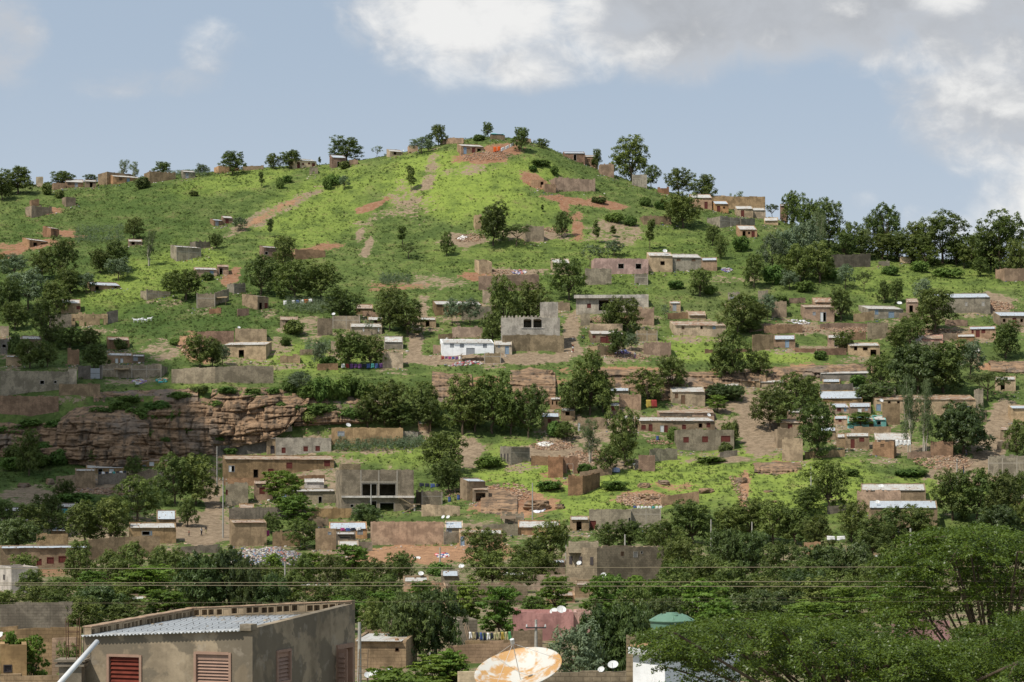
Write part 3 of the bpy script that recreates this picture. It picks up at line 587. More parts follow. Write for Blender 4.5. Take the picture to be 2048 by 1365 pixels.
def species():
    T = TREES
    T['neem'] = [mk_tree('neem', 10+i, 7, 8, subs_round(7, 8, 13+i % 4, .17, .86, .12, .25, 10+i), 15, 26, .54, .46, .17, trunk_r=.17, fork=.22) for i in range(6)]
    T['neemtall'] = [mk_tree('neem', 30+i, 5.5, 9.5, subs_round(5.5, 9.5, 14, .2, .90, .17, .25, 30+i), 13, 26, .60, .46, .17, fork=.2) for i in range(3)]
    T['mango'] = [mk_tree('mango', 50+i, 8, 7.5, subs_round(8, 7.5, 18, .15, .82, .17, .23, 50+i), 16, 30, .55, .50, .17, droop=.25, sub_up=.45, fill=.1) for i in range(4)]
    fl = []
    for i in range(4):
        rg = random.Random(70+i); sb = []
        for k in range(22):
            f = (k+.5)/22; z = (.22+.72*f)*7+rg.uniform(-.2, .2); R0 = .40*7*sqrt(max(.02, 1-((f-.45)/.62)**2)); a = 2.4*k+rg.uniform(-.5, .5); rr = R0*rg.uniform(.35, 1.); sb.append((rr*cos(a), rr*sin(a), z, rg.uniform(.9, 1.6)))
        fl.append(mk_tree('flat', 70+i, 7, 7, sb, 14, 24, .55, .42, .2, flat=.30, up=.8, sub_up=.2, fill=.15))
    T['flat'] = fl
    ac = []
    for i in range(2):
        rg = random.Random(90+i); sb = [(rg.uniform(.15, .42)*7*cos(2*pi*j/9+.3), rg.uniform(.15, .42)*7*sin(2*pi*j/9+.3), 3.2+rg.uniform(-.5, .5), rg.uniform(.9, 1.3)) for j in range(9)]+[(0, 0, 3.9, 1.3)]
        ac.append(mk_tree('acacia', 90+i, 7, 5, sb, 13, 26, .5, .30, .13, flat=.45, up=.5, fork=.35, trunk_r=.12))
    T['acacia'] = ac
    eu = []
    for i in range(3):
        rg = random.Random(110+i); sb = [(rg.uniform(-.32, .32)*5*(1-.5*abs(k/11-.5)), rg.uniform(-.3, .3)*5, (.34+.56*k/11)*11, rg.uniform(.6, 1.05)) for k in range(12)]
        eu.append(mk_tree('euc', 110+i, 5, 11, sb, 17, 20, .55, .46, .10, flat=1.2, droop=.55, up=0., sub_up=0., fork=.3, trunk_r=.13, stems=3, fill=.05))
    T['euc'] = eu
    T['slim'] = [mk_tree('neem', 130+i, 3.2, 6.5, [(random.Random(i*9+k).uniform(-.4, .4), random.Random(i*7+k).uniform(-.4, .4), 2.6+.62*k, .5+.3*random.Random(k+i).random()) for k in range(6)], 16, 20, .42, .42, .15, trunk_r=.07, fork=.4) for i in range(3)]
    T['sparse'] = [mk_tree('pale', 140+i, 4, 4.5, subs_round(4, 4.5, 7, .45, .9, .12, .18, 140+i), 6, 16, .4, .40, .14, trunk_r=.06, fill=0) for i in range(2)]
    T['pale'] = [mk_tree('pale', 150+i, 5, 6, subs_round(5, 6, 9, .3, .86, .17, .24, 150+i), 13, 24, .5, .36, .13, trunk_r=.1) for i in range(2)]
    T['bush'] = [mk_tree('bush', 160+i, 3, 2, [(random.Random(i*5+k).uniform(-.9, .9), random.Random(i*3+k).uniform(-.9, .9), .5+.5*random.Random(i+k*2).random(), .55+.25*random.Random(k).random()) for k in range(7)], 14, 22, .38, .32, .15, trunk_r=.04, fork=.2) for i in range(3)]
    T['darkbush'] = [mk_tree('neem', 170+i, 3, 2.2, [(random.Random(i*5+k).uniform(-.9, .9), random.Random(i*3+k).uniform(-.9, .9), .6+.6*random.Random(i+k*2).random(), .55+.25*random.Random(k).random()) for k in range(7)], 14, 22, .40, .34, .15, trunk_r=.04, fork=.2) for i in range(2)]
species()
TINFO = dict(neem=('neem_tree', 'bushy dark tree'), neemtall=('neem_tree', 'tall dark tree'), mango=('mango_tree', 'glossy dark tree'), flat=('almond_tree', 'bright flat-tiered tree'), acacia=('acacia_tree', 'low umbrella-shaped tree'),
             euc=('eucalyptus_tree', 'feathery pale-stemmed tree'), slim=('young_tree', 'slender young tree'), sparse=('thin_tree', 'thin pale-leaved tree'), pale=('grey_green_tree', 'grey-green tree'), bush=('shrub', 'bright green shrub'), darkbush=('shrub', 'dark green shrub'))
TREE_Q = []
_tc = {}
def tree(sp, cx, yt, yb, w, d=None, label=None):
    v = TREES[sp]; k = _tc.get(sp, 0); _tc[sp] = k+1; cr, tr, w0, h0 = v[(k*5+int(cx)) % len(v)]
    d = d or gd(cx, yb); s = F/d; x = (cx-1024)/s; zg = ground(x, d); zt = ZC+(HOR-yt)/s; hh = max(zt-zg, .6)
    o = empty(TINFO[sp][0], (x, d, zg-.05), rng.uniform(0, 6.28)); ww = w/s/(w0*.98); o.scale = (ww, ww, hh/(h0*.985))
    link('trunk', tr, o); link('crown', cr, o)
    TREE_Q.append((o, sp, cx, yb, d, w/s, hh, label)); return o
# ------------------------------------------------------------------ the houses, from the ridge downwards
h = house
# ridge, west side
h(72,86,354,373,0,'cream','f',0,'','pale cube house half hidden by ridge trees',name='small_house')
h(107,131,366,381,-3,'mudred','f',0,'','low red earth shed on the left ridge',name='shed')
h(130,166,364,376,0,'mudred','m',4,'w139n d152g','small red ridge house with one grey door')
h(169,192,363,376,0,'brown','m',2,'d182k','dark lean-to beside the small red ridge house',name='lean_to')
h(214,270,344,367,-18,'brown','f',0,'','tall blank earth house on the ridge')
h(226,279,353,367,-10,'orange','m',4,'w241n d256b','orange ridge house with a blue-grey door')
h(299,351,343,365,-11,'brown','u',0,'','blank dark earth house with a thin tree behind')
h(366,390,344,358,-4,'gray','m',2,'d374g','small grey shed on the ridge crest',name='shed')
h(437,479,332,346,-9,'orange','f',0,'','orange earth house under a ridge tree')
wall([(485,333,342),(527,332,339)],'brown','long low earth wall along the ridge crest')
h(63,78,400,414,-4,'mudred','u',0,'','tiny red latrine above a grey earth shed',name='latrine')
h(63,103,412,436,-12,'brown','u',0,'','grey earth shed below the tiny red latrine',name='shed')
h(132,151,394,415,-8,'mud','u',0,'','narrow square earth tower on green slope',name='shed')
h(102,118,457,476,-16,'red','m',3,'d110n','red brick hut with white roof edge',name='hut')
h(59,95,480,497,-14,'mudred','m',3,'d70k:9x13 d86k:12x13','open-fronted red hut on red terraced earth',name='hut')
h(256,284,483,492,0,'mudred','m',3,'w266k','small hut roof peeping out on the slope',name='hut')
h(428,446,441,454,-8,'mudred','m',2,'d434g','stepped red hut with pale door on slope',name='hut')
h(446,466,436,450,-4,'mudred','m',3,'d454r','upper red hut with a red door',name='hut')
h(391,421,483,499,-11,'darkgray','u',0,'','dark roofless block standing behind grey slope house')
h(353,402,494,523,-12,'gray','m',2,'','grey block house with sunlit pale gable',name='block_house')
h(390,434,539,556,-3,'pinkmud','m',3,'d423b','pinkish slope house with a blue-grey door')
h(434,457,534,551,0,'pinkmud','m',3,'d442k','small pinkish annexe with dark doorway',name='annexe')
h(182,240,570,583,-7,'mudred','m',5,'d194k d231k','low red house with two dark doorways')
# ridge, around the summit
h(588,633,320,337,-10,'cream','m',2,'d597r w606r:4x4 w618r:4x4@325 d627r','cream ridge house with red doors and shutters')
h(619,636,336,349,0,'gray','u',0,'d627k','little grey latrine below the cream ridge house',name='latrine')
h(664,692,315,336,-5,'red','m',4,'d677k','square red brick house under a wide ridge tree')
h(698,716,320,331,0,'pinkmud','u',0,'','low pink brick shed beside the square brick house',name='shed')
h(780,806,303,313,-7,'tan','m',3,'w790k','low tan house with a whitish roof dish')
h(818,836,291,305,-3,'orange','f',0,'','small orange cube house near the summit')
wall([(880,280,290),(905,276,288),(927,277,288)],'orange','ruined orange wall near the summit')
h(922,968,292,308,-8,'mudred','m',3,'d930b d947r d958k:8x12','summit house on red earth with blue doors')
h(982,1010,270,280,-3,'brown','f',0,'','topmost brick hut covered by turquoise tarpaulin',name='hut')
h(1030,1062,278,286,0,'mudred','u',0,'','red hut behind the summit tree',name='hut')
h(555,585,500,520,-10,'red','u',0,'','red brick ruin in the shade of slope trees',name='ruin')
h(528,556,495,521,-9,'red','m',2,'w533k','red brick house under dark slope trees')
wall([(590,500,520),(620,499,518),(651,502,516)],'mudred','crumbling red wall of the brick ruin')
h(950,963,431,460,-3,'tan','u',0,'','slim tan tower hut above rubble terraces',name='hut')
h(1051,1088,452,486,-8,'tan','u',0,'','tan house shell beside a rubble yard')
h(958,984,523,550,-9,'tan','u',0,'','tan hut with slanting top over brick wall',name='hut',rise=.8)
wall([(957,553,582),(1010,551,582),(1078,549,580)],'stone','large red brick yard wall in mid slope')
# ridge, east side
h(1128,1170,307,322,-2,'red','m',2,'d1150k','red compound house right of the summit')
h(1170,1196,314,331,0,'mudred','m',2,'w1177n d1186k:7x12','red house with wide dark doorway near summit')
h(1200,1228,329,353,-3,'mudred','u',0,'','plain red cube house beside the biggest ridge tree')
h(1264,1294,350,374,0,'gray','u',0,'','grey block house under the biggest ridge tree',name='block_house')
h(1063,1092,360,377,-5,'orange','f',0,'d1084k','orange hut dug into red earth bank',name='hut')
h(1090,1112,368,388,-7,'orange','f',0,'','low orange annexe of the pink compound',name='annexe',D=3)
h(1110,1191,356,390,-14,'pinkmud','u',0,'','big blank pink earth compound below the summit')
h(1287,1343,432,452,-9,'brown','u',0,'w1308k:4x5@439 d1324k:7x9 w1337k:4x5@439','roofless grey house with three openings')
h(1315,1338,377,388,0,'red','u',0,'','low red wall hut beneath ridge trees',name='hut')
wall([(1420,393,408),(1530,394,408)],'brown','long red brick wall on the right ridge')
h(1382,1424,396,418,-4,'pinkmud','m',6,'d1412r','earth house with streaked roof under ridge trees')
h(1424,1450,397,404,0,'tan','m',4,'','flat tan house roof before the long brick wall')
h(1428,1457,408,426,-4,'orange','m',5,'d1437r w1448k:4x4','orange house with red door and dark window')
h(1472,1506,418,435,-3,'tan','m',5,'d1485r','tan house with red door and toothed roof')
h(1492,1531,421,436,-3,'tan','m',4,'','tan house with pale roof at ridge end')
h(1440,1482,433,459,-26,'gray','u',0,'','grey block shell with long sloping flank',name='block_house')
wall([(1482,438,454),(1510,437,452)],'gray','low grey wall joined to the block shell')
h(1478,1514,459,477,-6,'orange','m',7,'d1488k w1498k:5x5 d1506r','hut with white roof and half open doors',name='hut')
h(1560,1576,412,428,0,'red','m',2,'','red cube hut beside a round ridge tree',name='hut')
h(1528,1556,442,450,0,'tan','m',5,'','pale-roofed house among right ridge trees')
wall([(1664,510,537),(1700,510,536),(1741,508,535)],'darkgray','dark grey block wall under tall right trees')
h(1758,1779,523,533,-2,'gray','u',0,'','tiny grey latrine in the right meadow',name='latrine')
h(1800,1821,514,527,-2,'tan','u',0,'','tiny tan latrine beneath right trees',name='latrine')
h(2009,2060,537,564,-18,'orange','u',0,'','brown-orange house at the right picture edge')
h(1938,1985,503,521,0,'brown','m',3,'d1950k','house glimpsed between right hilltop trees')
# middle slope
h(1104,1140,526,543,-3,'tan','m',7,'','tan hut with white toothed roof',name='hut')
h(1189,1297,517,551,-7,'pink','f',0,'w1242k:12x10 w1277k:12x11','long pink house with two dark windows')
h(1297,1345,512,545,-4,'tan','m',6,'w1325k:9x8','tan house joined to the long pink house')
h(1340,1403,515,544,-8,'gray','m',6,'w1357n:8x5@520 w1387n:8x5@520','grey block house with two small windows',name='block_house')
h(1403,1434,521,541,0,'mudred','m',4,'','reddish annexe of the grey block house',name='annexe')
wall([(1170,538,571),(1223,538,570)],'gray','square grey block wall below the pink house')
h(1269,1296,549,570,0,'gray','u',0,'','little grey block latrine below pink house',name='latrine')
h(1152,1268,597,629,0,'cement','f',0,'w1178r:8x9@612 g1209k:24x22 g1231k:14x22','grey house with two dark garage openings',name='cement_house',D=7)
h(1266,1297,590,615,0,'cement','f',0,'','grey stair block of the garage house',name='annexe',D=5)
h(1272,1308,618,650,0,'mudred','u',0,'','brown earth shed beside the garage house',name='shed')
h(1339,1361,607,623,0,'ochre','m',3,'d1349g','tiny ochre latrine with grey door',name='latrine')
h(1456,1480,586,606,0,'gray','u',0,'d1464g','grey wall house with pale door')
h(1516,1536,582,606,0,'gray','u',0,'','bare grey block behind trees',name='block_house')
wall([(1500,650,665),(1545,648,664)],'stone','low red stone wall by a tree')
h(1348,1452,651,675,-9,'tan','m',7,'w1366n:6x6@656 w1403k:5x6@654 w1428b:6x6@654','long tan house with rusty patchwork roof',roofmat='rust')
h(1376,1412,631,640,-2,'tan','m',7,'','rust-roofed house behind the long tan house',roofmat='rust')
h(1181,1247,668,689,-4,'brown','m',6,'w1188r:6x5@674 d1207r:13x15 d1216r','brown house with big red double doors')
wall([(1180,648,668),(1245,648,664)],'tan','tan wall directly behind the red-door house',d=[gd(1180,689)+7,gd(1245,689)+7])
h(1273,1315,662,684,-3,'block','u',0,'','open-topped brown block room',name='block_house')
h(1195,1230,692,714,-19,'mud','u',0,'','earth yard house with pale side wall')
h(1287,1342,686,712,0,'pinkmud','u',0,'','ruined pinkish earth house',name='ruin')
h(1161,1180,630,652,0,'gray','u',0,'','small grey wall stub above rubble',name='shed')
h(870,964,609,634,-5,'brown','m',6,'w890k d900k d935k','long white-roofed house behind small trees',roofmat='tin')
wall([(923,615,642),(987,613,640)],'gray','grey block wall beside the white-roofed house')
h(965,984,582,607,0,'tan','u',0,'','tall tan stub house below the brick wall')
h(904,965,655,676,0,'pinkmud','u',0,'','pinkish blank house behind the white house')
h(884,988,686,712,-4,'white','m',6,'w904g:8x8@691 w924g:8x8@691 d941g:17x16 w970g:8x8@689','long white house with grey shutters',name='white_house',roofmat='tin')
h(988,1024,690,709,0,'cream','m',7,'w998g:4x5@693 d1014b:8x17','cream annexe with blue-grey door',name='annexe',roofmat='tin')
h(968,1002,707,728,0,'block','u',0,'','square brown block pen before white house',name='pen')
wall([(1005,671,704),(1060,670,704),(1128,672,706)],'block','tall block wall under the arched house')
h(665,720,632,661,0,'block','u',0,'','roofless tan block house with roof dish')
wall([(635,638,674),(665,637,672)],'mud','tall earth wall beside the tan block house')
h(700,764,654,672,0,'block','m',6,'w727w:3x8 w757w:3x8','tan block house with two white slits')
h(712,746,617,630,0,'mud','m',7,'','rusty-roofed house among round trees',roofmat='rust')
wall([(725,622,632),(760,626,638)],'stone','stone terrace wall beneath the rusty roof')
h(765,806,708,737,0,'tan','u',0,'','tan gabled block beside the dirt yard',rise=.5)
h(768,806,684,700,0,'gray','m',10,'','grey house with stained white roof')
h(662,686,684,708,0,'tan','u',0,'','tan stub house behind a round tree')
wall([(635,728,742),(676,727,741)],'stone','low red wall under the laundry trees')
wall([(395,664,690),(430,663,690),(468,662,688)],'red','red brick wall above sandstone steps')
h(470,533,658,687,0,'tan','f',0,'','upper tan room behind the roofed plaster house')
h(447,532,690,719,12,'tan','m',5,'d483k:11x19','plaster house with tin roof and dark doorway',roofmat='tin')
wall([(343,739,768),(430,735,768),(500,732,768),(547,733,768)],'block','long tan block wall on the cliff edge')
# west slope terraces
h(122,160,606,628,0,'tan','m',6,'w156r','tan house with white roof in left shade')
h(143,214,628,654,0,'tan','u',0,'w147k:4x6 d154k w163k:4x8@636 d170k:4x10 w186k:5x7@634 d202k w209k:4x7@632','long roofless tan house with many openings')
wall([(98,631,660),(143,629,657)],'darkgray','dark grey blank wall beside the roofless house')
wall([(214,624,650),(236,620,645)],'darkgray','dark grey end wall of the roofless house')
h(293,340,581,602,-12,'gray','u',0,'','grey block house half buried in bushes',name='block_house')
h(393,430,588,617,0,'block','u',0,'','block house with ragged tan front',name='block_house')
wall([(430,586,612),(458,578,602)],'gray','sloping grey wall behind the ragged front')
h(468,491,567,590,-14,'gray','u',0,'','square grey block on red cutting',name='block_house')
h(515,537,593,622,-31,'brown','m',3,'d521k d532r','brown house with dark and red doors')
wall([(475,618,634),(498,617,633)],'red','short red brick wall below the brown house')
wall([(418,618,629),(442,617,628)],'red','low red brick stub below the ragged front')
h(0,17,653,674,0,'tan','f',0,'','tan cube at the left edge')
h(18,46,678,694,0,'mud','m',3,'','shaded house roof at the left edge')
h(43,82,678,694,0,'brown','m',5,'','white strip roof among dark left trees',roofmat='tin')
h(215,258,680,700,-2,'mudred','m',5,'','reddish slope house behind a small tree')
h(214,264,711,728,0,'mudred','m',4,'d233w:6x11 d243w:6x11','brown house with two white doors',roofmat='tin')
h(264,289,713,727,0,'brown','m',3,'w271g','lean annexe of the two-white-door house',name='annexe')
h(135,158,700,730,0,'mudred','u',0,'','tall reddish wall house in left shade')
h(12,42,714,734,0,'tan','m',2,'','small tan house behind the grey compound')
h(0,135,742,792,0,'gray','f',0,'w82k:9x8@764 w108k:6x6@763','big grey compound with two dark windows',name='block_house',D=8)
h(136,153,739,770,0,'cream','f',0,'','grey compound end coloured pale as sunlit',name='annexe')  # sunlit part of the compound, its light put into a paler wall colour
wall([(118,769,795),(200,768,794)],'mud','earth wall projecting over the cliff')
wall([(156,733,760),(181,732,759)],'darkgray','dark wall beside the sheet metal gate')
wall([(200,732,759),(205,732,759)],'darkgray','short dark wall stub past the metal gate')
h(206,323,731,758,12,'block','u',0,'','long block house above the cliff meadow')
# east slope
h(1866,1978,596,626,-6,'gray','m',7,'w1931c:5x8 w1964c:6x9'.replace('c:','y:').replace('y:','f:'),'large grey house with two pale windows',name='block_house',roofmat='tinblue')
h(1628,1668,605,618,-4,'orange','m',8,'','orange house with rusted sheet roof',roofmat='rust')
h(1607,1668,615,644,-6,'mudred','m',4,'w1628g:6x7 d1646h:12x19','brown house with half open white door')
h(1735,1806,618,640,-18,'gray','m',6,'w1753b:7x10@620 d1782b:12x17','grey house with blue-grey shutters and dish')
wall([(1708,629,645),(1748,622,642)],'tan','sloping tan wall before the blue-shutter house')
wall([(1799,627,642),(1846,625,641)],'tan','pale tan wall under a round tree')
h(1998,2062,632,654,-12,'brown','m',7,'w2008k:6x7 d2028r:8x18 w2042k:6x7','brown house with red door between dark windows')
wall([(1528,652,668),(1570,650,668),(1605,649,667)],'stone','red stone wall at the hillside road')
wall([(1640,648,658),(1690,646,657),(1735,648,658)],'stone','ragged red stone terrace below the brown house')
wall([(1735,646,680),(1776,646,678)],'block','tall brown block wall between two trees')
h(1938,1990,659,675,0,'pinkmud','m',4,'w1945r:4x7 d1955r w1966r','pinkish house with red openings')
h(1548,1590,679,696,0,'mudred','m',7,'d1574b:8x17','brown house with pale roof and blue door')
wall([(1505,670,705),(1548,669,700)],'brown','roofless brown wall room with window gap')
wall([(1634,698,713),(1665,697,712),(1693,697,711)],'red','low red brick yard wall')
h(1697,1759,692,714,-4,'tan','m',5,'w1711k:7x8@696 w1730k:10x7@698 d1746k:12x14','tan house with open dark front')
h(1845,1885,678,692,0,'pink','m',6,'','pale pink house with white roof')
wall([(1828,671,690),(1847,671,690)],'pale','pale wall beside the pink-fronted house')
h(1914,1950,674,692,0,'mudred','m',4,'','rust brown house above the dark orchard')
h(1640,1740,748,760,0,'darkgray','m',4,'','very long low grey house below the rocks',roofmat='tin')
h(1645,1680,764,770,0,'tan','m',6,'','small tan roof below the long grey house')
wall([(1640,769,785),(1706,768,784)],'darkgray','dark yard wall below the rock ledge')
h(1706,1790,777,784,0,'gray','m',6,'','pale roofed house behind a spreading tree',roofmat='tinblue')
h(1640,1724,797,806,-4,'ochre','m',14,'','ochre house with big blue-white roof',roofmat='tinblue')
h(1663,1698,815,830,-6,'pinkmud','m',7,'w1678r:8x7 w1690b:5x7','pinkish house with red window and tin roof')
h(1698,1741,814,829,0,'pinkmud','m',7,'d1719w:8x12 w1732g:6x7','twin pinkish house with white door')
h(1748,1772,840,855,-4,'turq','m',7,'w1758k:8x8@846','turquoise house with barred window',name='turquoise_house')
h(1695,1748,843,857,0,'turq','m',7,'d1742n','turquoise wing behind a flat-topped tree',name='annexe')
h(1668,1695,838,850,0,'pinkmud','m',5,'w1680r:6x5','little annexe under the pinkish house',name='annexe')
h(1751,1948,800,829,-9,'tan','m',8,'d1757b:9x20 w1778k:6x5@805 w1796k:6x5@805 d1934b:7x16','very long tan house with rusty roof',roofmat='rust',D=6.5)
h(1948,1966,780,818,0,'gray','u',0,'','tall grey end tower of the long house',name='annexe')
wall([(1765,808,850),(1800,807,850)],'mud','tall earth wall before the long tan house')
wall([(1864,805,828),(1938,803,827)],'brown','yard wall behind the spreading dark tree')
wall([(1945,821,846),(1974,820,845)],'mud','earth wall beside the spreading dark tree')
wall([(1708,855,870),(1782,853,869)],'ochre','ochre yard wall below the turquoise house')
h(1752,1820,880,888,-4,'pale','m',12,'','pale house with broad cream roof',roofmat='tin')
h(1691,1738,873,897,0,'mud','m',6,'d1705r:8x18 w1723r:10x8@880','brown house with one red door and shutter')
h(1673,1691,875,896,0,'mud','m',6,'','narrow annexe of the one-red-door house',name='annexe')
h(1746,1788,884,917,5,'stone','u',0,'w1765n:8x6@891','square rough stone house by white laundry',name='stone_house')
h(1861,1905,884,913,0,'stone','u',0,'','rough stone house under the spreading tree',name='stone_house')
h(1556,1596,858,897,-7,'tan','u',0,'','tan block room on the path corner',name='block_house')
h(1564,1605,879,923,0,'tan','u',0,'','blank tan tower house above rock ledge',name='block_house',D=3.5)
h(1574,1610,825,846,0,'mudred','m',7,'','brown house with grey roof behind big tree')
h(2022,2060,817,845,-6,'tan','m',5,'','tan house at the right lane edge')
wall([(1995,884,902),(2032,882,900)],'brown','brown wall by the right lane')
h(1976,2060,916,952,0,'gray','u',0,'','grey house with stepped top by the lane',rise=.4)
# centre village
h(1277,1430,842,870,-10,'brown','m',7,'w1287r:9x9@855 d1301r:8x21 d1324w:8x19 d1332r:7x19 w1368r:8x9@854 w1401k:8x9@851 w1417r:8x9@850','long brown house with several red doors',roofmat='tin')
h(1355,1468,860,903,-8,'gray','u',0,'w1372r:11x11@880 w1410r:12x12@879 w1451r:19x12@878','grey block house with three red shutters',name='block_house')
wall([(1300,899,925),(1355,898,920)],'gray','low grey wall beside the three-shutter house')
wall([(1277,911,944),(1310,911,944)],'red','red brick wall before the village trees')
h(1342,1410,784,811,-3,'block','m',9,'w1353n:7x10@792 d1366n:8x20','solitary tan block house above the lane')
h(1315,1428,826,838,-4,'pinkmud','m',8,'','messy patched roofs behind the red-door house',roofmat='rust')
h(1238,1282,790,818,0,'mudred','u',0,'','brown house with rounded earth top')
h(1219,1240,812,832,0,'mudred','m',5,'w1227r','brown hut with one red shutter',name='hut')
h(1220,1258,782,790,0,'gray','m',6,'','grey roofs below the sandstone ledge',roofmat='tinblue')
h(1100,1122,799,821,0,'orange','m',4,'w1105k:3x7 w1113k:3x7','tall ochre hut with two slits',name='hut')
h(1083,1119,834,860,0,'brown','m',7,'w1099r:7x8@842 d1112r:8x17','brown house with open red door')
h(1155,1213,837,863,0,'mud','u',0,'d1158w:5x17 d1190k','earth house with white door leaf')
h(1021,1060,895,931,-21,'gray','m',0,'','grey hut with three slits in its flank',name='hut',D=4)
h(1096,1126,914,957,0,'red','u',0,'','tall red brick house over stone terrace',name='brick_house',D=4)
h(1126,1156,916,948,0,'red','u',0,'d1140k:13x20','red brick porch with dark opening',name='porch',D=3.5)
wall([(1136,950,992),(1165,954,992),(1200,945,975)],'stone','rough stone retaining wall under the brick house')
h(934,971,963,1002,-14,'brown','m',5,'','brown hut beside blue barrels',name='hut')
h(945,977,980,1004,0,'brown','m',5,'d961k:20x18','dark awning shed below the brown hut',name='shed',found=1)
h(843,885,984,1014,-11,'gray','u',0,'','grey block house next to the stair building',name='block_house')
wall([(843,1010,1034),(870,1010,1034),(920,1014,1032)],'tan','stepped tan wall below the barrel yard')
h(1010,1048,1028,1048,-6,'block','u',0,'','low block pen beneath the orange cutting',name='pen')
h(1036,1121,1055,1070,0,'orange','m',12,'','tan house with cream roof among trees',roofmat='tin')
wall([(965,1050,1074),(1036,1049,1072)],'gray','grey yard wall joined to the cream-roofed house')
h(890,926,1056,1072,0,'cream','m',12,'w898g','cream house with pale slanting roof',roofmat='tinblue')
wall([(888,1066,1090),(955,1062,1084)],'gray','grey wall under the cream slanting-roof house')
h(1178,1262,1020,1060,0,'gray','f',0,'d1186r:12x18 d1262k','two-level grey house with rooftop laundry',name='block_house')
h(1262,1322,1018,1054,0,'gray','f',0,'','grey stair wing of the laundry house',name='annexe',d=gd(1220,1060)+1.5)
wall([(1322,995,1013),(1350,990,1010),(1398,983,1008)],'orange','rusty orange wall on the lime green slope')
# cliff foot, west
h(150,190,942,978,0,'mud','m',3,'','earth house at cliff foot with blank front')
wall([(112,954,985),(150,950,984)],'mud','earth wall beside the cliff foot house')
h(172,247,936,950,0,'ochre','m',8,'w200k d222w','ochre house with dotted roof below cliff',roofmat='tin')
wall([(196,950,972),(253,946,968)],'darkgray','dark yard wall behind hanging clothes')
h(280,346,922,941,0,'ochre','m',6,'d288g:8x11 w303w:10x9','ochre house with grey door below cliff')
wall([(262,948,960),(314,937,957)],'brown','brown yard wall under the ochre house')
h(115,155,1014,1032,0,'darkgray','m',6,'d130t:12x14','shaded house with turquoise door',roofmat='tin')
h(9,45,1022,1036,0,'darkgray','m',6,'','shaded flat roof at the left foot')
h(102,132,1062,1078,0,'brown','m',8,'','small pale roof behind the left orchard')
h(258,351,1056,1090,0,'ochre','m',9,'w292k:18x9@1067 w301b:5x9@1067','ochre house with wide dark window',roofmat='tin')
h(313,352,1038,1056,0,'brown','m',16,'','brown house with broad white roof',roofmat='tinblue')
wall([(73,1069,1094),(136,1068,1093)],'mud','earth wall behind the long shutter house')
h(0,177,1097,1140,0,'brown','m',3,'w76r:10x13@1125 w98r:14x13@1122 w122r:16x13@1120','long brown house with dark red shutters',D=7)
wall([(177,1080,1122),(250,1074,1118),(320,1073,1116)],'brown','tall brown wall behind yellow-green trees')
wall([(362,1094,1108),(440,1090,1106)],'darkgray','low dark wall at the end of street')
# centre-left village
h(551,662,876,914,0,'cement','f',0,'w567r:8x11@901 w611r:9x10@898 w635r:9x10@897','grey plaster house with red shutters',name='cement_house',D=6)
h(551,584,853,878,0,'cement','f',0,'d588r','upper corner room of the grey plaster house',name='annexe',d=gd(600,914)+4,found=.5,D=3)
h(614,657,841,874,0,'cement','f',0,'w638r:6x9@855','grey roof tower with single red window',name='tower_room',d=gd(600,914)+7,found=1)
h(533,552,877,910,0,'tan','m',8,'d545d:8x18','tan strip annexe with dark lattice door',name='annexe')
h(663,806,856,898,0,'ochre','f',0,'w682g:14x10@868','long streaked ochre house with grey window',name='ochre_house',D=5)
h(806,836,865,886,0,'gray','u',0,'','low grey block beside the ochre house')
wall([(432,888,914),(538,884,910)],'darkgray','dark grey wall above the rust-edged house')
h(836,862,848,864,0,'orange','m',5,'','small tan hut under big cliff trees',name='hut')
h(447,668,919,958,-2,'brown','m',7,'w463h:12x13@938 d511k:10x19 d541r:11x20 w578r:12x12@931 d619r:12x18 w654r:12x12@926','long rust-edged house with red doors',roofmat='rust',D=5)
h(451,496,968,1012,0,'gray','u',0,'w453r:5x10@985','ruined grey plaster house at street side',name='ruin')
h(508,545,968,1002,0,'pinkmud','m',5,'w524r:11x13@982','pinkish house with dark red shutter')
h(609,648,965,982,0,'pale','m',6,'','pale low house behind the layered tree',roofmat='tin')
h(558,670,983,1012,0,'gray','m',4,'w603n:12x9@985 d640k:8x19 w568b:9x7@993','grey house with white roof rim',roofmat='tin')
wall([(458,1017,1042),(560,1015,1040),(612,1014,1038)],'darkgray','long dark grey yard wall by the street')
wall([(610,1018,1038),(703,1017,1037)],'ochre','mossy yellow wall below the unfinished house')
h(463,533,1046,1094,-4,'ochre','m',5,'','blank ochre house by the rubbish heap',name='ochre_house')
h(631,672,1058,1102,0,'ochre','f',0,'w659g:7x6@1067','ochre house with small grey window',name='ochre_house')
h(600,657,1038,1056,0,'brown','u',0,'','brown roofless room behind ochre houses')
h(658,734,1058,1078,0,'orange','m',12,'d700b w720g','courtyard house with wide white roof',roofmat='tinblue')
h(672,711,1069,1090,0,'darkgray','m',4,'w690k:22x4@1075','grey shed with row of air vents',name='shed')
h(676,717,1092,1112,0,'tan','m',9,'','small hut with single sheet roof',name='hut',roofmat='tin')
h(745,888,1045,1091,-4,'pinkmud','f',0,'','large blank pink-grey plaster house',name='plaster_house',D=7)
h(918,956,1066,1092,0,'tan','m',6,'d925b:8x18 d948k','shed with blue curtain',name='shed')
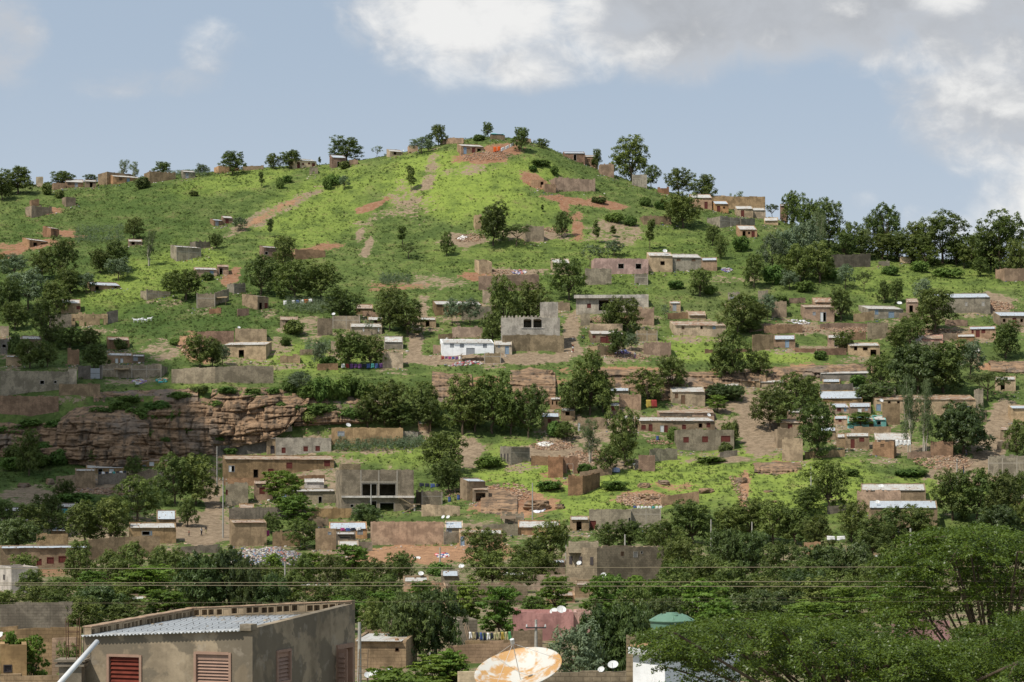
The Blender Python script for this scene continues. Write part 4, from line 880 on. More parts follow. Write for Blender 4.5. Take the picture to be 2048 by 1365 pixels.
# lower village
h(1194,1337,1096,1166,-63,'block','f',0,'w1245n:8x9@1109 w1272f:12x12@1111 w1285k:6x6@1107','big two-storey block house with narrow windows',name='block_house',d=241)
h(1056,1131,1125,1152,0,'brown','m',4,'','dark low house beside the two-storey house',d=262)
wall([(1054,1150,1180),(1131,1150,1180)],'pinkmud','pinkish earth wall below the two-storey house',d=[222,222])
wall([(1141,1158,1186),(1200,1158,1184)],'tan','tan broken wall below the two-storey house',d=[217,217])
h(806,892,1172,1212,0,'pinkmud','f',0,'','pink house with merlons on its parapet',name='crenellated_house',d=190,D=8)
h(892,1055,1173,1212,0,'brown','f',0,'','merlon house wing coloured dark as shaded',name='annexe',d=191,D=6)  # shaded side of the merlon house, the shade put into a darker colour
h(882,919,1152,1170,0,'gray','m',10,'','grey house with bright slanted roof',d=236,roofmat='tinblue')
h(806,858,1163,1180,0,'brown','m',8,'','low roof just behind the merlon house',d=225,roofmat='tin')
h(1722,1849,981,1000,0,'brown','m',12,'','brown house with broad stained roof',roofmat='tin')
h(1714,1800,984,1008,0,'pinkmud','u',0,'','pinkish yard house below the stained roof',d=gd(1780,1000)-7)
h(1737,1872,1016,1030,0,'brown','m',14,'','wide house with bluish roof in trees',d=gd(1800,1000)-16,roofmat='tinblue')
h(1747,1866,1123,1150,0,'brown','m',13,'w1845n:14x6@1130','brown house with large cream roof',d=250,roofmat='tin')
h(1765,1862,1143,1170,0,'brown','m',14,'d1790k','rusty porch under the cream-roofed house',name='porch',d=240,roofmat='rust',found=.5)
h(1878,1928,1097,1115,0,'brown','m',9,'','house with white roof above hedge trees',d=275,roofmat='tin')
h(2020,2070,997,1010,0,'orange','m',8,'','orange-brown house under rust streaked roof',roofmat='rust')
h(1612,1641,1086,1104,-4,'mudred','f',0,'','red-brown hut beside white washing',name='hut',d=290)
h(23,75,1135,1196,-26,'pale','f',0,'','pale whitewashed tower house with black stain',name='pale_house',d=215,D=7)
wall([(0,1210,1256),(60,1206,1256),(145,1206,1252)],'darkgray','unfinished grey block wall with columns',name='unfinished_wall',d=150)
wall([(130,1156,1176),(260,1155,1172)],'pinkmud','pinkish wall half sunk in leaves',d=[230,235])
wall([(0,1262,1345),(70,1256,1345),(162,1259,1342)],'brown','coursed earth block wall at the lower edge',d=[112,112,112])
h(0,52,1291,1400,0,'ochre','f',0,'w15d:17x16@1338','ochre block with small louvred vent',name='ochre_house',d=95,D=3)
wall([(104,1277,1360),(152,1275,1360)],'mudred','reddish wall panel near the pale pipe',d=104)
wall([(0,1354,1400),(166,1350,1400)],'mud','low ochre parapet at the lower edge',d=88)
h(705,812,1284,1345,23,'brown','m',17,'w794k:9x8@1300','brown block house with ribbed grey roof',name='block_house',d=118,roofmat='tin',D=4.5)
h(738,790,1247,1275,0,'gray','u',0,'','small grey block room below the mango tree',name='block_house',d=145)
h(916,955,1240,1300,-18,'gray','f',0,'','slim grey tower with leaning poles',name='tower_room',d=135)
wall([(930,1284,1300),(1022,1280,1300)],'brown','laundry terrace parapet of brown blocks',d=128)
wall([(896,1292,1330),(1035,1286,1326)],'mudred','dark red rough wall behind the rusty dish',d=122)
h(1025,1147,1227,1275,0,'rose','f',0,'','rose pink house with rooftop dishes',name='pink_house',d=142,D=5)
h(1147,1184,1225,1275,0,'pink','f',0,'','lighter pink side wing of the rose house',name='annexe',d=143)
wall([(1025,1263,1300),(1085,1260,1300)],'brown','timber fence below the rose pink house',name='fence',cat='fence',d=134)
wall([(1066,1347,1400),(1160,1345,1400),(1272,1343,1400)],'block','brown block wall carrying three white dishes',d=92)
wall([(1253,1273,1400),(1274,1271,1400)],'block','slim block pillar behind the white parapet',name='block_pillar',cat='pillar',d=90)
wall([(915,1344,1400),(966,1343,1400)],'cream','sunlit cream wall stub beside the rusty dish',d=84)
wall([(1655,1013,1030),(1692,1011,1028)],'darkgray','dark stake fence under the dark tree',name='fence',cat='fence')

wall([(1062,913,932),(1096,914,932)],'stone','rough stone wall joining the red brick house')
wall([(1160,944,956),(1224,938,950)],'stone','low stone yard wall by the striped bale')
h(1512,1568,765,777,0,'tan','m',5,'','tan roof under the dark rock ledge',roofmat='tin')
h(0,20,679,709,0,'darkgray','f',0,'w8k','dark house cut by the left picture edge')
wall([(447,957,972),(560,955,970),(650,950,964)],'stone','stone footing wall below the rust-edged house')
wall([(877,669,680),(905,668,678)],'brown','short brown wall next to the white house')
wall([(-10,792,836),(60,793,834),(117,794,828)],'stone','stone retaining wall under the grey compound')
wall([(1320,830,841),(1432,828,839)],'darkgray','dark wall in front of the patched roofs')
wall([(1440,905,918),(1475,900,912)],'gray','low grey wall at the lane corner')
wall([(1610,905,918),(1690,900,914)],'mud','low earth wall at the foot of the big trees')
wall([(1815,905,918),(1862,903,916)],'stone','stone terrace wall beside the pale eucalyptus')
wall([(1010,640,655),(1000,655,668)],'tan','short tan wall above the arched house')
wall([(1410,700,708),(1500,698,706)],'stone','stone edge of the green garden plot')
wall([(1590,697,706),(1632,698,707)],'red','brick wall between two yard gates')
wall([(1776,660,672),(1830,662,674)],'mud','earth wall under two round trees')
wall([(1890,640,652),(1935,641,654)],'stone','dry stone wall below the large grey house')
wall([(1240,628,640),(1272,628,641)],'stone','stone wall in front of the garage house')
h(1104,1140,606,622,0,'mud','u',0,'','earth hut above the arched house path',name='hut')
h(735,765,640,655,0,'mud','m',5,'w750k','earth house behind the white slit house')
h(560,600,712,728,0,'tan','u',0,'','tan ruin below the plaster house',name='ruin')
wall([(600,700,712),(640,698,710)],'mud','broken earth wall in the garden slope')
h(840,872,640,655,0,'mud','m',4,'d855k','earth house at the top of the dirt path')
wall([(540,975,985),(560,974,984)],'block','short block wall by the layered tree')
h(478,508,1016,1034,0,'mud','m',7,'w492k','earth house behind the blank ochre house')
h(545,600,1066,1094,0,'brown','u',0,'w570k','brown yard house behind the rubbish heap')
wall([(717,1086,1104),(745,1085,1103)],'gray','grey wall beside the small single sheet hut')
h(960,1005,1068,1086,0,'mud','m',8,'','earth house with sheet roof by the sandstone',roofmat='tin')
h(1140,1178,1040,1062,0,'mud','m',6,'d1158k','earth house left of the laundry-roof house')
wall([(1543,846,860),(1595,845,858)],'darkgray','dark yard wall under the lane trees')
wall([(1336,627,640),(1376,625,638)],'mudred','red earth wall below the tiny ochre latrine')
h(1543,1573,604,635,0,'mud','u',0,'','roofless earth hut beside grey-green bushes',name='hut')
wall([(1578,597,608),(1611,596,607)],'stone','short stone terrace on the green slope')
h(1812,1836,605,628,0,'mudred','m',6,'d1822k','red hut with slanted white roof behind trees',name='hut')
wall([(1883,668,682),(1916,667,681)],'mud','earth wall beside the rust brown house')
wall([(1828,684,697),(1880,683,696)],'gray','grey wall below the pink-fronted house')
wall([(1700,666,681),(1732,665,680)],'stone','red stone wall beside the tall block wall')
h(866,883,691,708,0,'mudred','u',0,'','little red shed left of the white house',name='shed')
h(1480,1520,762,774,0,'mud','m',4,'','earth house tucked below the dark ledge')
h(1560,1604,846,866,0,'brown','m',6,'d1580r','brown lane house with red door')
h(1640,1672,862,880,0,'mud','m',6,'','earth house between two big lane trees')
h(1612,1650,838,852,0,'pinkmud','m',6,'w1640k','pinkish low house beside the tin-roofed one')
h(1446,1478,772,784,0,'gray','m',4,'','grey house behind the vine-like dark trees')
h(1240,1270,838,858,0,'brown','m',6,'d1255r','brown house left of the red-door row')
h(1122,1150,822,842,0,'mud','m',5,'w1135k','earth house between two big cliff trees')
h(1655,1690,676,694,0,'pinkmud','m',5,'d1672k','pinkish house by the bright round bush')
h(1925,1960,704,722,0,'mud','m',6,'','earth house above the right rock ledge')
h(1990,2030,760,782,0,'tan','m',5,'d2005k','tan house beside the umbrella-shaped tree')
h(1905,1945,860,880,0,'brown','m',5,'','brown house by the dark spreading tree')
h(2000,2040,860,880,0,'mud','m',6,'w2015k','earth house on the right dirt lane')
h(560,596,640,656,0,'mud','m',5,'d575k','earth house among the garden bushes')
h(250,282,640,656,0,'mud','u',0,'','earth shell on the goat slope',name='ruin') if False else None
h(1228,1302,1208,1222,0,'tan','m',10,'','sunlit white roof among the layered trees',d=172,roofmat='tin')
h(1092,1150,1192,1204,0,'mudred','m',8,'','patched roof below the pinkish earth wall',d=195,roofmat='rust')
h(590,662,1172,1186,0,'mud','m',6,'','low roof with dish under the rubbish heap trees',d=208,roofmat='tin')
h(735,778,1192,1206,0,'pinkmud','m',6,'','small roof beside the big glossy tree',d=185,roofmat='rust')
h(242,292,1200,1214,0,'mud','m',6,'','white scrap roof deep in the left trees',d=180,roofmat='tin')
h(1150,1186,1170,1188,0,'mud','m',7,'','earth house below the tan broken wall',d=205,roofmat='rust')
h(1000,1050,1150,1164,0,'brown','m',6,'','brown house between the dishes and merlon wing',d=240,roofmat='tin')
h(700,742,1150,1164,0,'mud','m',5,'','earth house under the flat trees by the sandstone',d=238,roofmat='tin')
for hl, fr_ in list(HOUSE.items()):
    px_ = px_of(fr_.org.x+fr_.W/2, fr_.org.y); py_ = HOR-(fr_.org.z-ZC)/fr_.d*F
    if 590 < py_ < 1130: SOIL.append((px_, py_+5, fr_.W*fr_.s*.62+8, 8, 0, 1, .47))
build_land()
# ------------------------------------------------------------------ houses with their own shape
# arched house above its block wall
dC = gd(1066, 705)+2.0
fr = house(1002, 1120, 636, 676, 0, 'cement', 'f', 0, 'w1055k:17x21@645 w1075k:18x21@645', 'grey house with two pointed arch windows', name='arched_house', D=6.5, d=dC, found=1.2)
mb = MB(); rg = random.Random(4); x = .05
while x < fr.W-.6:
    w_ = rg.uniform(.45, .8); mb.prism([(x, .02, fr.H+.002), (x+w_, .02, fr.H+.002), (x+w_, .19, fr.H+.002), (x, .19, fr.H+.002)], [(x+w_*.25, .02, fr.H+rg.uniform(.35, .6)), (x+w_*.75, .02, fr.H+rg.uniform(.35, .6)), (x+w_*.75, .19, fr.H+.45), (x+w_*.25, .19, fr.H+.45)]); x += w_+rg.uniform(.1, .3)
mb.build('merlons', MAT['cement'], fr.root)
for cx, w_ in ((1055, 17), (1075, 18)):   # the pointed heads of the arches
    a = fr.lx(cx-w_/2); b = fr.lx(cx+w_/2); zt = fr.lz(634.5); m = (a+b)/2; t = MB()
    for q in ((a, m), (b, m)): t.prism([(q[0], .02, zt-.75), (q[0], .2, zt-.75), (q[0]+.001, .2, zt-.74), (q[0]+.001, .02, zt-.74)], [(q[0], .02, zt), (q[0], .2, zt), (q[1], .2, zt), (q[1], .02, zt)])
    t.build('arch_head', MAT['cement'], fr.root)
s0 = fr.lz(656); MB().box(fr.lx(1042), fr.lx(1088), -.12, -.003, s0-.12, s0).build('sill', MAT['ltgray'], fr.root)
fr2 = house(1080, 1116, 605, 634, 0, 'cement', 'f', 0, '', 'grey roof room on the arched house', name='roof_room', D=3.2, d=dC+3.4, found=.6)
# garage house: the projecting slab and the outer stair
fr = HOUSE['grey house with two dark garage openings']
MB().box(-.5, fr.W+2.6, -.7, -.004, fr.H-.05, fr.H+.75).build('slab_edge', MAT['ltgray'], fr.root)
st = MB(); n = 11
for i in range(n): st.box(fr.W+.15+i*.22, fr.W+.15+(i+1)*.22-.002, -.68, -.02, fr.H-.1-(i+1)*.24, fr.H-.1-i*.24)
st.build('staircase', MAT['cement'], fr.root)
# unfinished two-storey house with outside stairs
dU = gd(760, 1030)
fr = house(683, 828, 940, 1028, -12, 'block', 'f', 0, 'w739k:31x25@980 w775k:35x25@980 w704k:8x7@1012 w746k:16x16@1010 d774k:30x22', 'unfinished two-storey block house with outside stair', name='unfinished_house', d=dU, D=7.5)
MB().box(0, fr.lx(721), .001, 3, fr.H+.01, fr.lz(928)).build('upper_wall', MAT['block'], fr.root)
MB().box(.0, fr.W+.1, -.35, -.004, fr.lz(996), fr.lz(992)).build('floor_slab', MAT['ltgray'], fr.root)
p = MB()
for cx in (721.5, 757.5, 794.5): p.box(fr.lx(cx)-.13, fr.lx(cx)+.13, -.05, -.005, fr.lz(991.5), fr.lz(941))
for zz in (966,): p.box(fr.lx(723), fr.lx(793), -.045, -.006, fr.lz(zz), fr.lz(zz-3))
p.build('concrete_frame', MAT['framegrey'], fr.root)
st = MB()
for i in range(9): st.box(fr.lx(796)+i*.30, fr.lx(796)+i*.30+.34, -1.25, -.36, fr.lz(994)-(i+1)*.16-.14, fr.lz(994)-(i+1)*.16)
for i in range(8): st.box(fr.lx(830)-i*.30-.34, fr.lx(830)-i*.30, -2.2, -1.26, fr.lz(1010)-(i+1)*.17-.14, fr.lz(1010)-(i+1)*.17)
st.box(fr.lx(826), fr.lx(837), -2.2, -.36, fr.lz(1010), fr.lz(1008)); st.build('staircase', MAT['block'], fr.root)
MB().box(fr.lx(824), fr.lx(827), -2.1, -1.9, -1, fr.lz(1010)-.01).build('stair_post', MAT['ltgray'], fr.root)
# big two-storey house: roof room
house(1137, 1197, 1085, 1098, 0, 'gray', 'f', 0, '', 'low roof room of the big two-storey house', name='roof_room', d=243.5, found=.5, D=4)
fr = HOUSE['big two-storey block house with narrow windows']
# narrow windows in the sunlit flank
for k, yy in enumerate((.16, .48, .84)):
    y = fr.D*(1-yy); MB().box(-.05, -.003, y-.3, y+.3, fr.H*.50, fr.H*.73).build('window', OPC['d'], fr.root)
MB().box(-.04, fr.W+.05, -.09, -.004, -.1, .12).build('plinth_band', MAT['darkgray'], fr.root)
fr = HOUSE['grey hut with three slits in its flank']
for yy in (.12, .45, .75): y = fr.D*(1-yy); MB().box(-.04, -.003, y-.22, y+.22, fr.H*.22, fr.H*.66).build('window', OPC['d'], fr.root)
fr = HOUSE['pale whitewashed tower house with black stain']
MB().box(-.03, -.003, fr.D*.5, fr.D*.62, fr.H*.55, fr.H*.72).build('window', OPC['d'], fr.root)
mb = MB()
for i in range(9):
    x = .15+i*.2; mb.prism([(x, -.012, fr.H*(.62+.12*sin(i))), (x+.26, -.012, fr.H*(.62+.1*sin(i+1))), (x+.26, -.003, fr.H*.62), (x, -.003, fr.H*.62)], [(x, -.012, fr.H*.9), (x+.26, -.012, fr.H*(.88+.04*sin(i*2))), (x+.26, -.003, fr.H*.9), (x, -.003, fr.H*.9)])
# turquoise tarpaulin on the topmost hut
fr = HOUSE['topmost brick hut covered by turquoise tarpaulin']; MB().grid(lambda u, v: (.1+u*(fr.W-.2), -.15+v*fr.D, fr.H+.25+.5*sin(pi*v)*(.7+.3*sin(u*7))), 8, 6).build('tarpaulin', CL['t'], fr.root)
# merlons of the pink house
fr = HOUSE['pink house with merlons on its parapet']; mb = MB()
for i in range(7):
    x = .1+i*fr.W/7; w_ = fr.W/7*.5; mb.prism([(x, .02, fr.H+.003), (x+w_, .02, fr.H+.003), (x+w_, .2, fr.H+.003), (x, .2, fr.H+.003)], [(x+w_*.2, .02, fr.H+.28), (x+w_*.8, .02, fr.H+.28), (x+w_*.8, .2, fr.H+.28), (x+w_*.2, .2, fr.H+.28)])
mb.build('merlons', MAT['pinkmud'], fr.root)
# metal gate
d_ = gd(190, 759); g = empty('metal_gate', P(181, 758, d_)); tag(g, 'grey sheet metal gate in the dark wall', 'gate'); s = F/d_
for i in range(2): MB().box(i*9.4/s+.01, (i+1)*9.4/s-.01, 0, .05, .02, 21/s).build('gate_leaf', OPC['g'], g)
MB().box(-.05, 19/s, -.02, -.001, 21/s*.5, 21/s*.5+.06).build('cross_bar', OPC['d'], g)
MARK.append((190, 759, d_, 'grey sheet metal gate in the dark wall'))

# ------------------------------------------------------------------ the near house
def near_house():
    N, L, Rr, B = (505, 45.0), (166, 46.5), (710, 50.5), (378, 52.0); zb = 0.0
    def g2(q): return Vector(((q[0]-1024)/F*q[1], q[1], 0))
    n, l, r, b = g2(N), g2(L), g2(Rr), g2(B); o = Vector((n.x, n.y, 0)); root = empty('plastered_house', o); tag(root, 'grey plastered house with pinkish louvred shutters', 'house')
    MARK.append((430, 1330, 47, 'grey plastered house with pinkish louvred shutters'))
    HT = {'N': P(505, 1258, 45).z, 'L': P(166, 1270, 46.5).z, 'R': P(710, 1207, 50.5).z, 'B': P(378, 1222, 52).z}
    n0, l0, r0, b0 = [v-o for v in (n, l, r, b)]; T = .22; Z = Vector((0, 0, 1))
    fx = (n0-l0).normalized(); fn = Vector((-fx.y, fx.x, 0)); gx = (r0-n0).normalized(); gn = Vector((-gx.y, gx.x, 0))   # fn, gn point inwards
    def panel(a, ax, inn, length, zf, holes, mb):
        xs = sorted({0., length}|{h[0] for h in holes}|{h[1] for h in holes}|{length*i/6 for i in range(7)})
        for x0, x1 in zip(xs[:-1], xs[1:]):
            if x1-x0 < 1e-4: continue
            hs = [(h[2], h[3]) for h in holes if h[0] <= x0+1e-6 and h[1] >= x1-1e-6]; segs = []; z = -.3
            for p, q in sorted(hs): segs.append((z, z, p, p)); z = q
            segs.append((z, z, zf(x0), zf(x1)))
            for za, zb_, zc, zd in segs:
                p0 = a+ax*x0; p1 = a+ax*x1
                mb.hexa([p0+Z*za, p1+Z*zb_, p1+inn*T+Z*zb_, p0+inn*T+Z*za, p0+Z*zc, p1+Z*zd, p1+inn*T+Z*zd, p0+inn*T+Z*zc])
    LF = (n0-l0).length; LG = (r0-n0).length
    def fpx(px):   # distance along the front from L at photo column px
        k = (px-1024)/F; return (k*l.y-l.x)/(fx.x-k*fx.y)
    def gpx(px): k = (px-1024)/F; return (k*n.y-n.x)/(gx.x-k*gx.y)
    def fz(px, py): t = fpx(px); return ZC+(HOR-py)/F*(l.y+fx.y*t)
    def gz(px, py): t = gpx(px); return ZC+(HOR-py)/F*(n.y+gx.y*t)
    fh = [(fpx(215), fpx(283), fz(250, 1378), fz(250, 1310)), (fpx(389), fpx(462), fz(425, 1370), fz(425, 1305))]
    gh = [(gpx(553), gpx(581), gz(567, 1366), gz(567, 1300)), (gpx(674), gpx(704), gz(690, 1430), gz(690, 1291))]
    mb = MB(); panel(l0, fx, fn, LF, lambda t: HT['L']-.05+(HT['N']-.05-HT['L']+.05)*t/LF, fh, mb)
    side = MB(); gs = n0+gx*.0
    def gtop(t):   # small upstand at the eave, then the gable rises to the back
        return HT['N']+.03 if t < .01 else HT['N']+(HT['R']-HT['N'])*(t/LG)
    panel(n0+gx*T, gx, gn, LG-T, lambda t: gtop(t+T), [(a-T, b_-T, c, d_) for a, b_, c, d_ in gh], mb)
    # cap where gable meets the eave
    mb.hexa([q+Z*(HT['N']-.045) for q in (n0-fx*.28-fn*.08, n0-fn*.08, n0+fn*T, n0-fx*.28+fn*T)]+[q+Z*(HT['N']+.10) for q in (n0-fx*.28-fn*.08, n0-fn*.08, n0+fn*T, n0-fx*.28+fn*T)])
    # back and far side walls
    for a, c, za, zc in ((r0, b0, HT['R']-.16, HT['B']-.16), (b0, l0, HT['B']-.16, HT['L']-.05)):
        ax = (c-a).normalized(); inn = Vector((-ax.y, ax.x, 0)); ln = (c-a).length
        mb.hexa([q+Z*-.3 for q in (a+ax*T, c-ax*0, c+inn*T, a+ax*T+inn*T)]+[a+ax*T+Z*za, c+Z*zc, c+inn*T+Z*zc, a+ax*T+inn*T+Z*za])
    mb.build('wall', MAT['plaster'], root)
    # corrugated sheet roof
    def rf(u, v):
        a = l0.lerp(n0, u); c = b0.lerp(r0, u); p = a.lerp(c, v*.965)-(fn*.12)*(1-v); za = HT['L']+(HT['N']-HT['L'])*u; zc = HT['B']-.13+(HT['R']-.10-HT['B'])*u
        return p+Z*(za+(zc-za)*v+.018*sin(u*2*pi*46)-.02)
    nu, nv = 368, 8; top = MB().grid(lambda u, v: rf(.005+.93*u, v), nu, nv); k = len(top.v); ro = top.build('roof', MAT['sheet'], root, True)
    sm = ro.modifiers.new('thickness', 'SOLIDIFY'); sm.thickness = .012
    nl = MB()
    for v in (.12, .42, .72):
        for i in range(24): q = rf(.02+i*.038, v)+Z*.02; nl.tube(q, q+Z*.035, .012, .008, 5)
    nl.build('nails', MAT['darkmetal'], ro)['kind'] = 'stuff'
    db = MB(); rg = random.Random(3)
    for i in range(42):
        u, v = rg.uniform(.06, .92), rg.choice((rg.uniform(.3, .95), rg.uniform(.82, .97))); q = rf(u, v)+Z*.02; a = rg.uniform(.02, .07); c = rg.uniform(.01, .03)
        db.prism([q+Vector((a*cos(t)*rg.uniform(.6, 1.5), a*sin(t), 0)) for t in (0, 1.3, 2.6, 3.9, 5.1)], [q+Vector((a*.7*cos(t), a*.7*sin(t), c)) for t in (0, 1.3, 2.6, 3.9, 5.1)])
    db.build('broken_block_bits', MAT['plaster'], ro)['kind'] = 'stuff'
    # parapet of hollow blocks lying on their side, along the back and the far side
    pp = MB(); rg = random.Random(9)
    def hollow(a, c, za, zc, inn, hh=.21):
        ln = (c-a).length; ax = (c-a).normalized(); nb = int(ln/.40)
        for i in range(nb):
            f0 = i/nb; f1 = (i+1)/nb-.012/ln; w = .03; p0 = a.lerp(c, f0); p1 = a.lerp(c, f1); z0 = za+(zc-za)*f0; z1 = za+(zc-za)*f1; j = rg.uniform(-.012, .012)
            def bx(t0, t1, e0, e1, y0=0, y1=.2):
                q0 = p0.lerp(p1, t0); q1 = p0.lerp(p1, t1); y0v, y1v = inn*y0, inn*y1; zq0 = z0+(z1-z0)*t0+j; zq1 = z0+(z1-z0)*t1+j
                pp.hexa([q0+y0v+Z*(zq0+e0), q1+y0v+Z*(zq1+e0), q1+y1v+Z*(zq1+e0), q0+y1v+Z*(zq0+e0), q0+y0v+Z*(zq0+e1), q1+y0v+Z*(zq1+e1), q1+y1v+Z*(zq1+e1), q0+y1v+Z*(zq0+e1)])
            bx(0, 1, 0, w); bx(0, 1, hh-w-.008, hh)
            for t in (0, .46, .92): bx(t, t+.08, w+.001, hh-w-.009, .0, .2)
            if rg.random() < .35: bx(.1, .45, w+.002, hh-w-.01, .1, .19)
            bx(.081, .459, w+.002, hh-w-.01, .015, .03); bx(.541, .919, w+.002, hh-w-.01, .015, .03)
    hollow(r0, b0, HT['R']-.155, HT['B']-.155, (b0-r0).normalized().cross(Z)*-1*1.0)
    hollow(b0, l0, HT['B']-.155, HT['L']-.04, (l0-b0).normalized().cross(Z)*-1)
    pp.build('hollow_block_parapet', MAT['blockcap'], root)
    cp = MB()
    for a, c, za, zc in ((r0, b0, HT['R']+.057, HT['B']+.057), (b0, l0, HT['B']+.057, HT['L']+.172)):
        ax = (c-a).normalized(); inn = Vector((-ax.y, ax.x, 0)); k = 14
        for i in range(k):
            f0, f1 = i/k, (i+1)/k-.002; q0 = a.lerp(c, f0); q1 = a.lerp(c, f1); z0 = za+(zc-za)*f0+.002; z1 = za+(zc-za)*f1+.002; h_ = .022+.012*rg.random()
            cp.hexa([q0+Z*z0-inn*.02, q1+Z*z1-inn*.02, q1+inn*.22+Z*z1, q0+inn*.22+Z*z0, q0-inn*.02+Z*(z0+h_), q1-inn*.02+Z*(z1+h_), q1+inn*.22+Z*(z1+h_), q0+inn*.22+Z*(z0+h_)])
    cp.build('mortar_cap', MAT['redmortar'], root)
    # shutters: frame, louvre blades
    def shutter(a, ax, inn, x0, x1, z0, z1, matf, matb, nbl, name, angle=0., half=False, top=.0):
        w = .05; f = MB()
        def bx(mb2, xa, xb, ya, yb, za, zb2, tilt=0.):
            pts = []
            for zz_, yo in ((za, 0.), (zb2, tilt)):
                for xx, yy in ((xa, ya), (xb, ya), (xb, yb), (xa, yb)): pts.append(a+ax*xx+inn*(yy+yo)+Z*zz_)
            mb2.hexa(pts)
        bx(f, x0-.01, x0+w, -.03, .10, z0, z1); bx(f, x1-w, x1+.01, -.03, .10, z0, z1); bx(f, x0+w+.001, x1-w-.001, -.03, .10, z1-w, z1+.01); bx(f, x0+w+.001, x1-w-.001, -.03, .10, z0-.01, z0+w)
        o = f.build(name, matf, root); bl = MB(); zt = z1-w-top; zz_ = zt
        if top: bx(bl, x0+w+.002, x1-w-.002, .02, .04, zt, z1-w-.002)
        hh = (zt-z0-w)/nbl
        for i in range(nbl): zc = zt-(i+1)*hh; bx(bl, x0+w+.002, x1-w-.002, .012, .03, zc+.005, zc+hh*.98, .055)
        bx(bl, x0+w+.002, x1-w-.002, .095, .105, z0+w, zt)
        bl.build('louvres', matb, o); return o
    shutter(l0, fx, fn, *fh[0], OPC['pinkframe'], OPC['redlouvre'], 7, 'window')
    shutter(l0, fx, fn, *fh[1], OPC['pinkframe'], OPC['pinklouvre'], 7, 'window', top=.13)
    shutter(n0, gx, gn, *gh[0], OPC['pinklouvre'], OPC['pinklouvre'], 6, 'window', top=.12)
    # door frame with its leaf standing open against the wall
    x0, x1, z0, z1 = gh[1]; f = MB(); w = .07
    def q(xx, yy, zz_): return n0+gx*xx+gn*yy+Z*zz_
    for xa, xb, za, zb_ in ((x0-.04, x0+w, z0, z1+.04), (x1-w, x1+.04, z0, z1+.04), (x0+w+.001, x1-w-.001, z1-w, z1+.04)): f.hexa([q(xa, -.05, za), q(xb, -.05, za), q(xb, .18, za), q(xa, .18, za), q(xa, -.05, zb_), q(xb, -.05, zb_), q(xb, .18, zb_), q(xa, .18, zb_)])
    do = f.build('door', OPC['pinkframe'], root)
    lf = MB(); ln = .30; a = q(x0-.03, -.055, 0); dr = (-gn*.95-gx*.3).normalized(); tt = dr.cross(Z)*.035
    lf.hexa([a+Z*z0, a+dr*ln+Z*z0, a+dr*ln+tt+Z*z0, a+tt+Z*z0, a+Z*(z1-.05), a+dr*ln+Z*(z1-.05), a+dr*ln+tt+Z*(z1-.05), a+tt+Z*(z1-.05)])
    for i in range(12): zc = z0+.15+i*(z1-z0-.3)/12; lf.hexa([a+dr*.05+tt*1.02+Z*zc, a+dr*(ln-.05)+tt*1.02+Z*zc, a+dr*(ln-.05)+tt*2.2+Z*(zc+.01), a+dr*.05+tt*2.2+Z*(zc+.01), a+dr*.05+tt*1.02+Z*(zc+.12), a+dr*(ln-.05)+tt*1.02+Z*(zc+.12), a+dr*(ln-.05)+tt*1.3+Z*(zc+.11), a+dr*.05+tt*1.3+Z*(zc+.11)])
    lf.build('door_leaf', OPC['pinklouvre'], do)
    MB().hexa([q(x0+w, .12, z0), q(x1-w, .12, z0), q(x1-w, .16, z0), q(x0+w, .16, z0), q(x0+w, .12, z1-w-.001), q(x1-w, .12, z1-w-.001), q(x1-w, .16, z1-w-.001), q(x0+w, .16, z1-w-.001)]).build('inner_leaf', OPC['pinklouvre'], do)
    # stub column with starter bars at the far corner
    c = MB(); e = l0-fx*.12-fn*.25
    zt = P(185, 1318, 46.3).z
    for i, (hw, z0_, z1_) in enumerate(((.26, -.3, zt-.16), (.33, zt-.159, zt-.10), (.29, zt-.099, zt-.05), (.36, zt-.049, zt))): c.box(e.x-hw, e.x+hw, e.y-hw, e.y+hw, z0_, z1_)
    c.build('column_stub', MAT['plaster'], root); bars = MB()
    for dx, dy in ((-.12, -.12), (.12, -.12), (.12, .12), (-.12, .12)): bars.tube((e.x+dx, e.y+dy, zt+.001), (e.x+dx*1.1, e.y+dy, zt+.95), .011, .010, 6)
    for zz_ in (.3, .62): bars.poly([(e.x+dx, e.y+dy, zt+zz_) for dx, dy in ((-.13, -.13), (.13, -.13), (.13, .13), (-.13, .13), (-.13, -.13))], .006, .006, 5)
    bars.build('starter_bars', MAT['rebar'], root)
MAT['plaster'] = wall_mat('grey_plaster', (.33, .265, .185), .0, .35, patch=None)
def plaster_damp(m):
    t = NT.__new__(NT); t.nt = m.node_tree
    b = [n for n in m.node_tree.nodes if n.type == 'BSDF_PRINCIPLED'][0]; src = b.inputs['Base Color'].links[0].from_socket
    tc = t.n('ShaderNodeTexCoord').outputs['Object']; n1 = t.noise(tc, .85, 5, .58, .4).outputs['Fac']; n2 = t.noise(tc, 2.2, 6, .6).outputs['Fac']
    f = t.step(t.math('MULTIPLY_ADD', t.math('SUBTRACT', n2, .5), .25, n1), .45, .50)
    c = t.mix(t.math('MULTIPLY', f, .8), src, (.15, .125, .09)); c = t.mix(t.math('MULTIPLY', t.step(n2, .58, .66), .3), c, (.42, .36, .28)); t.link(c, b.inputs['Base Color'])
plaster_damp(MAT['plaster'])
MAT['blockcap'] = wall_mat('hollow_block', (.30, .235, .16), .0, .3); MAT['redmortar'] = plain('reddish_mortar', (.34, .235, .155), .95, .3); MAT['rebar'] = plain('rusty_rebar', (.10, .05, .03), .8)
MAT['sheet'] = roof_mat('corrugated_sheet', (.41, .42, .415), (.40, .36, .32), .04)
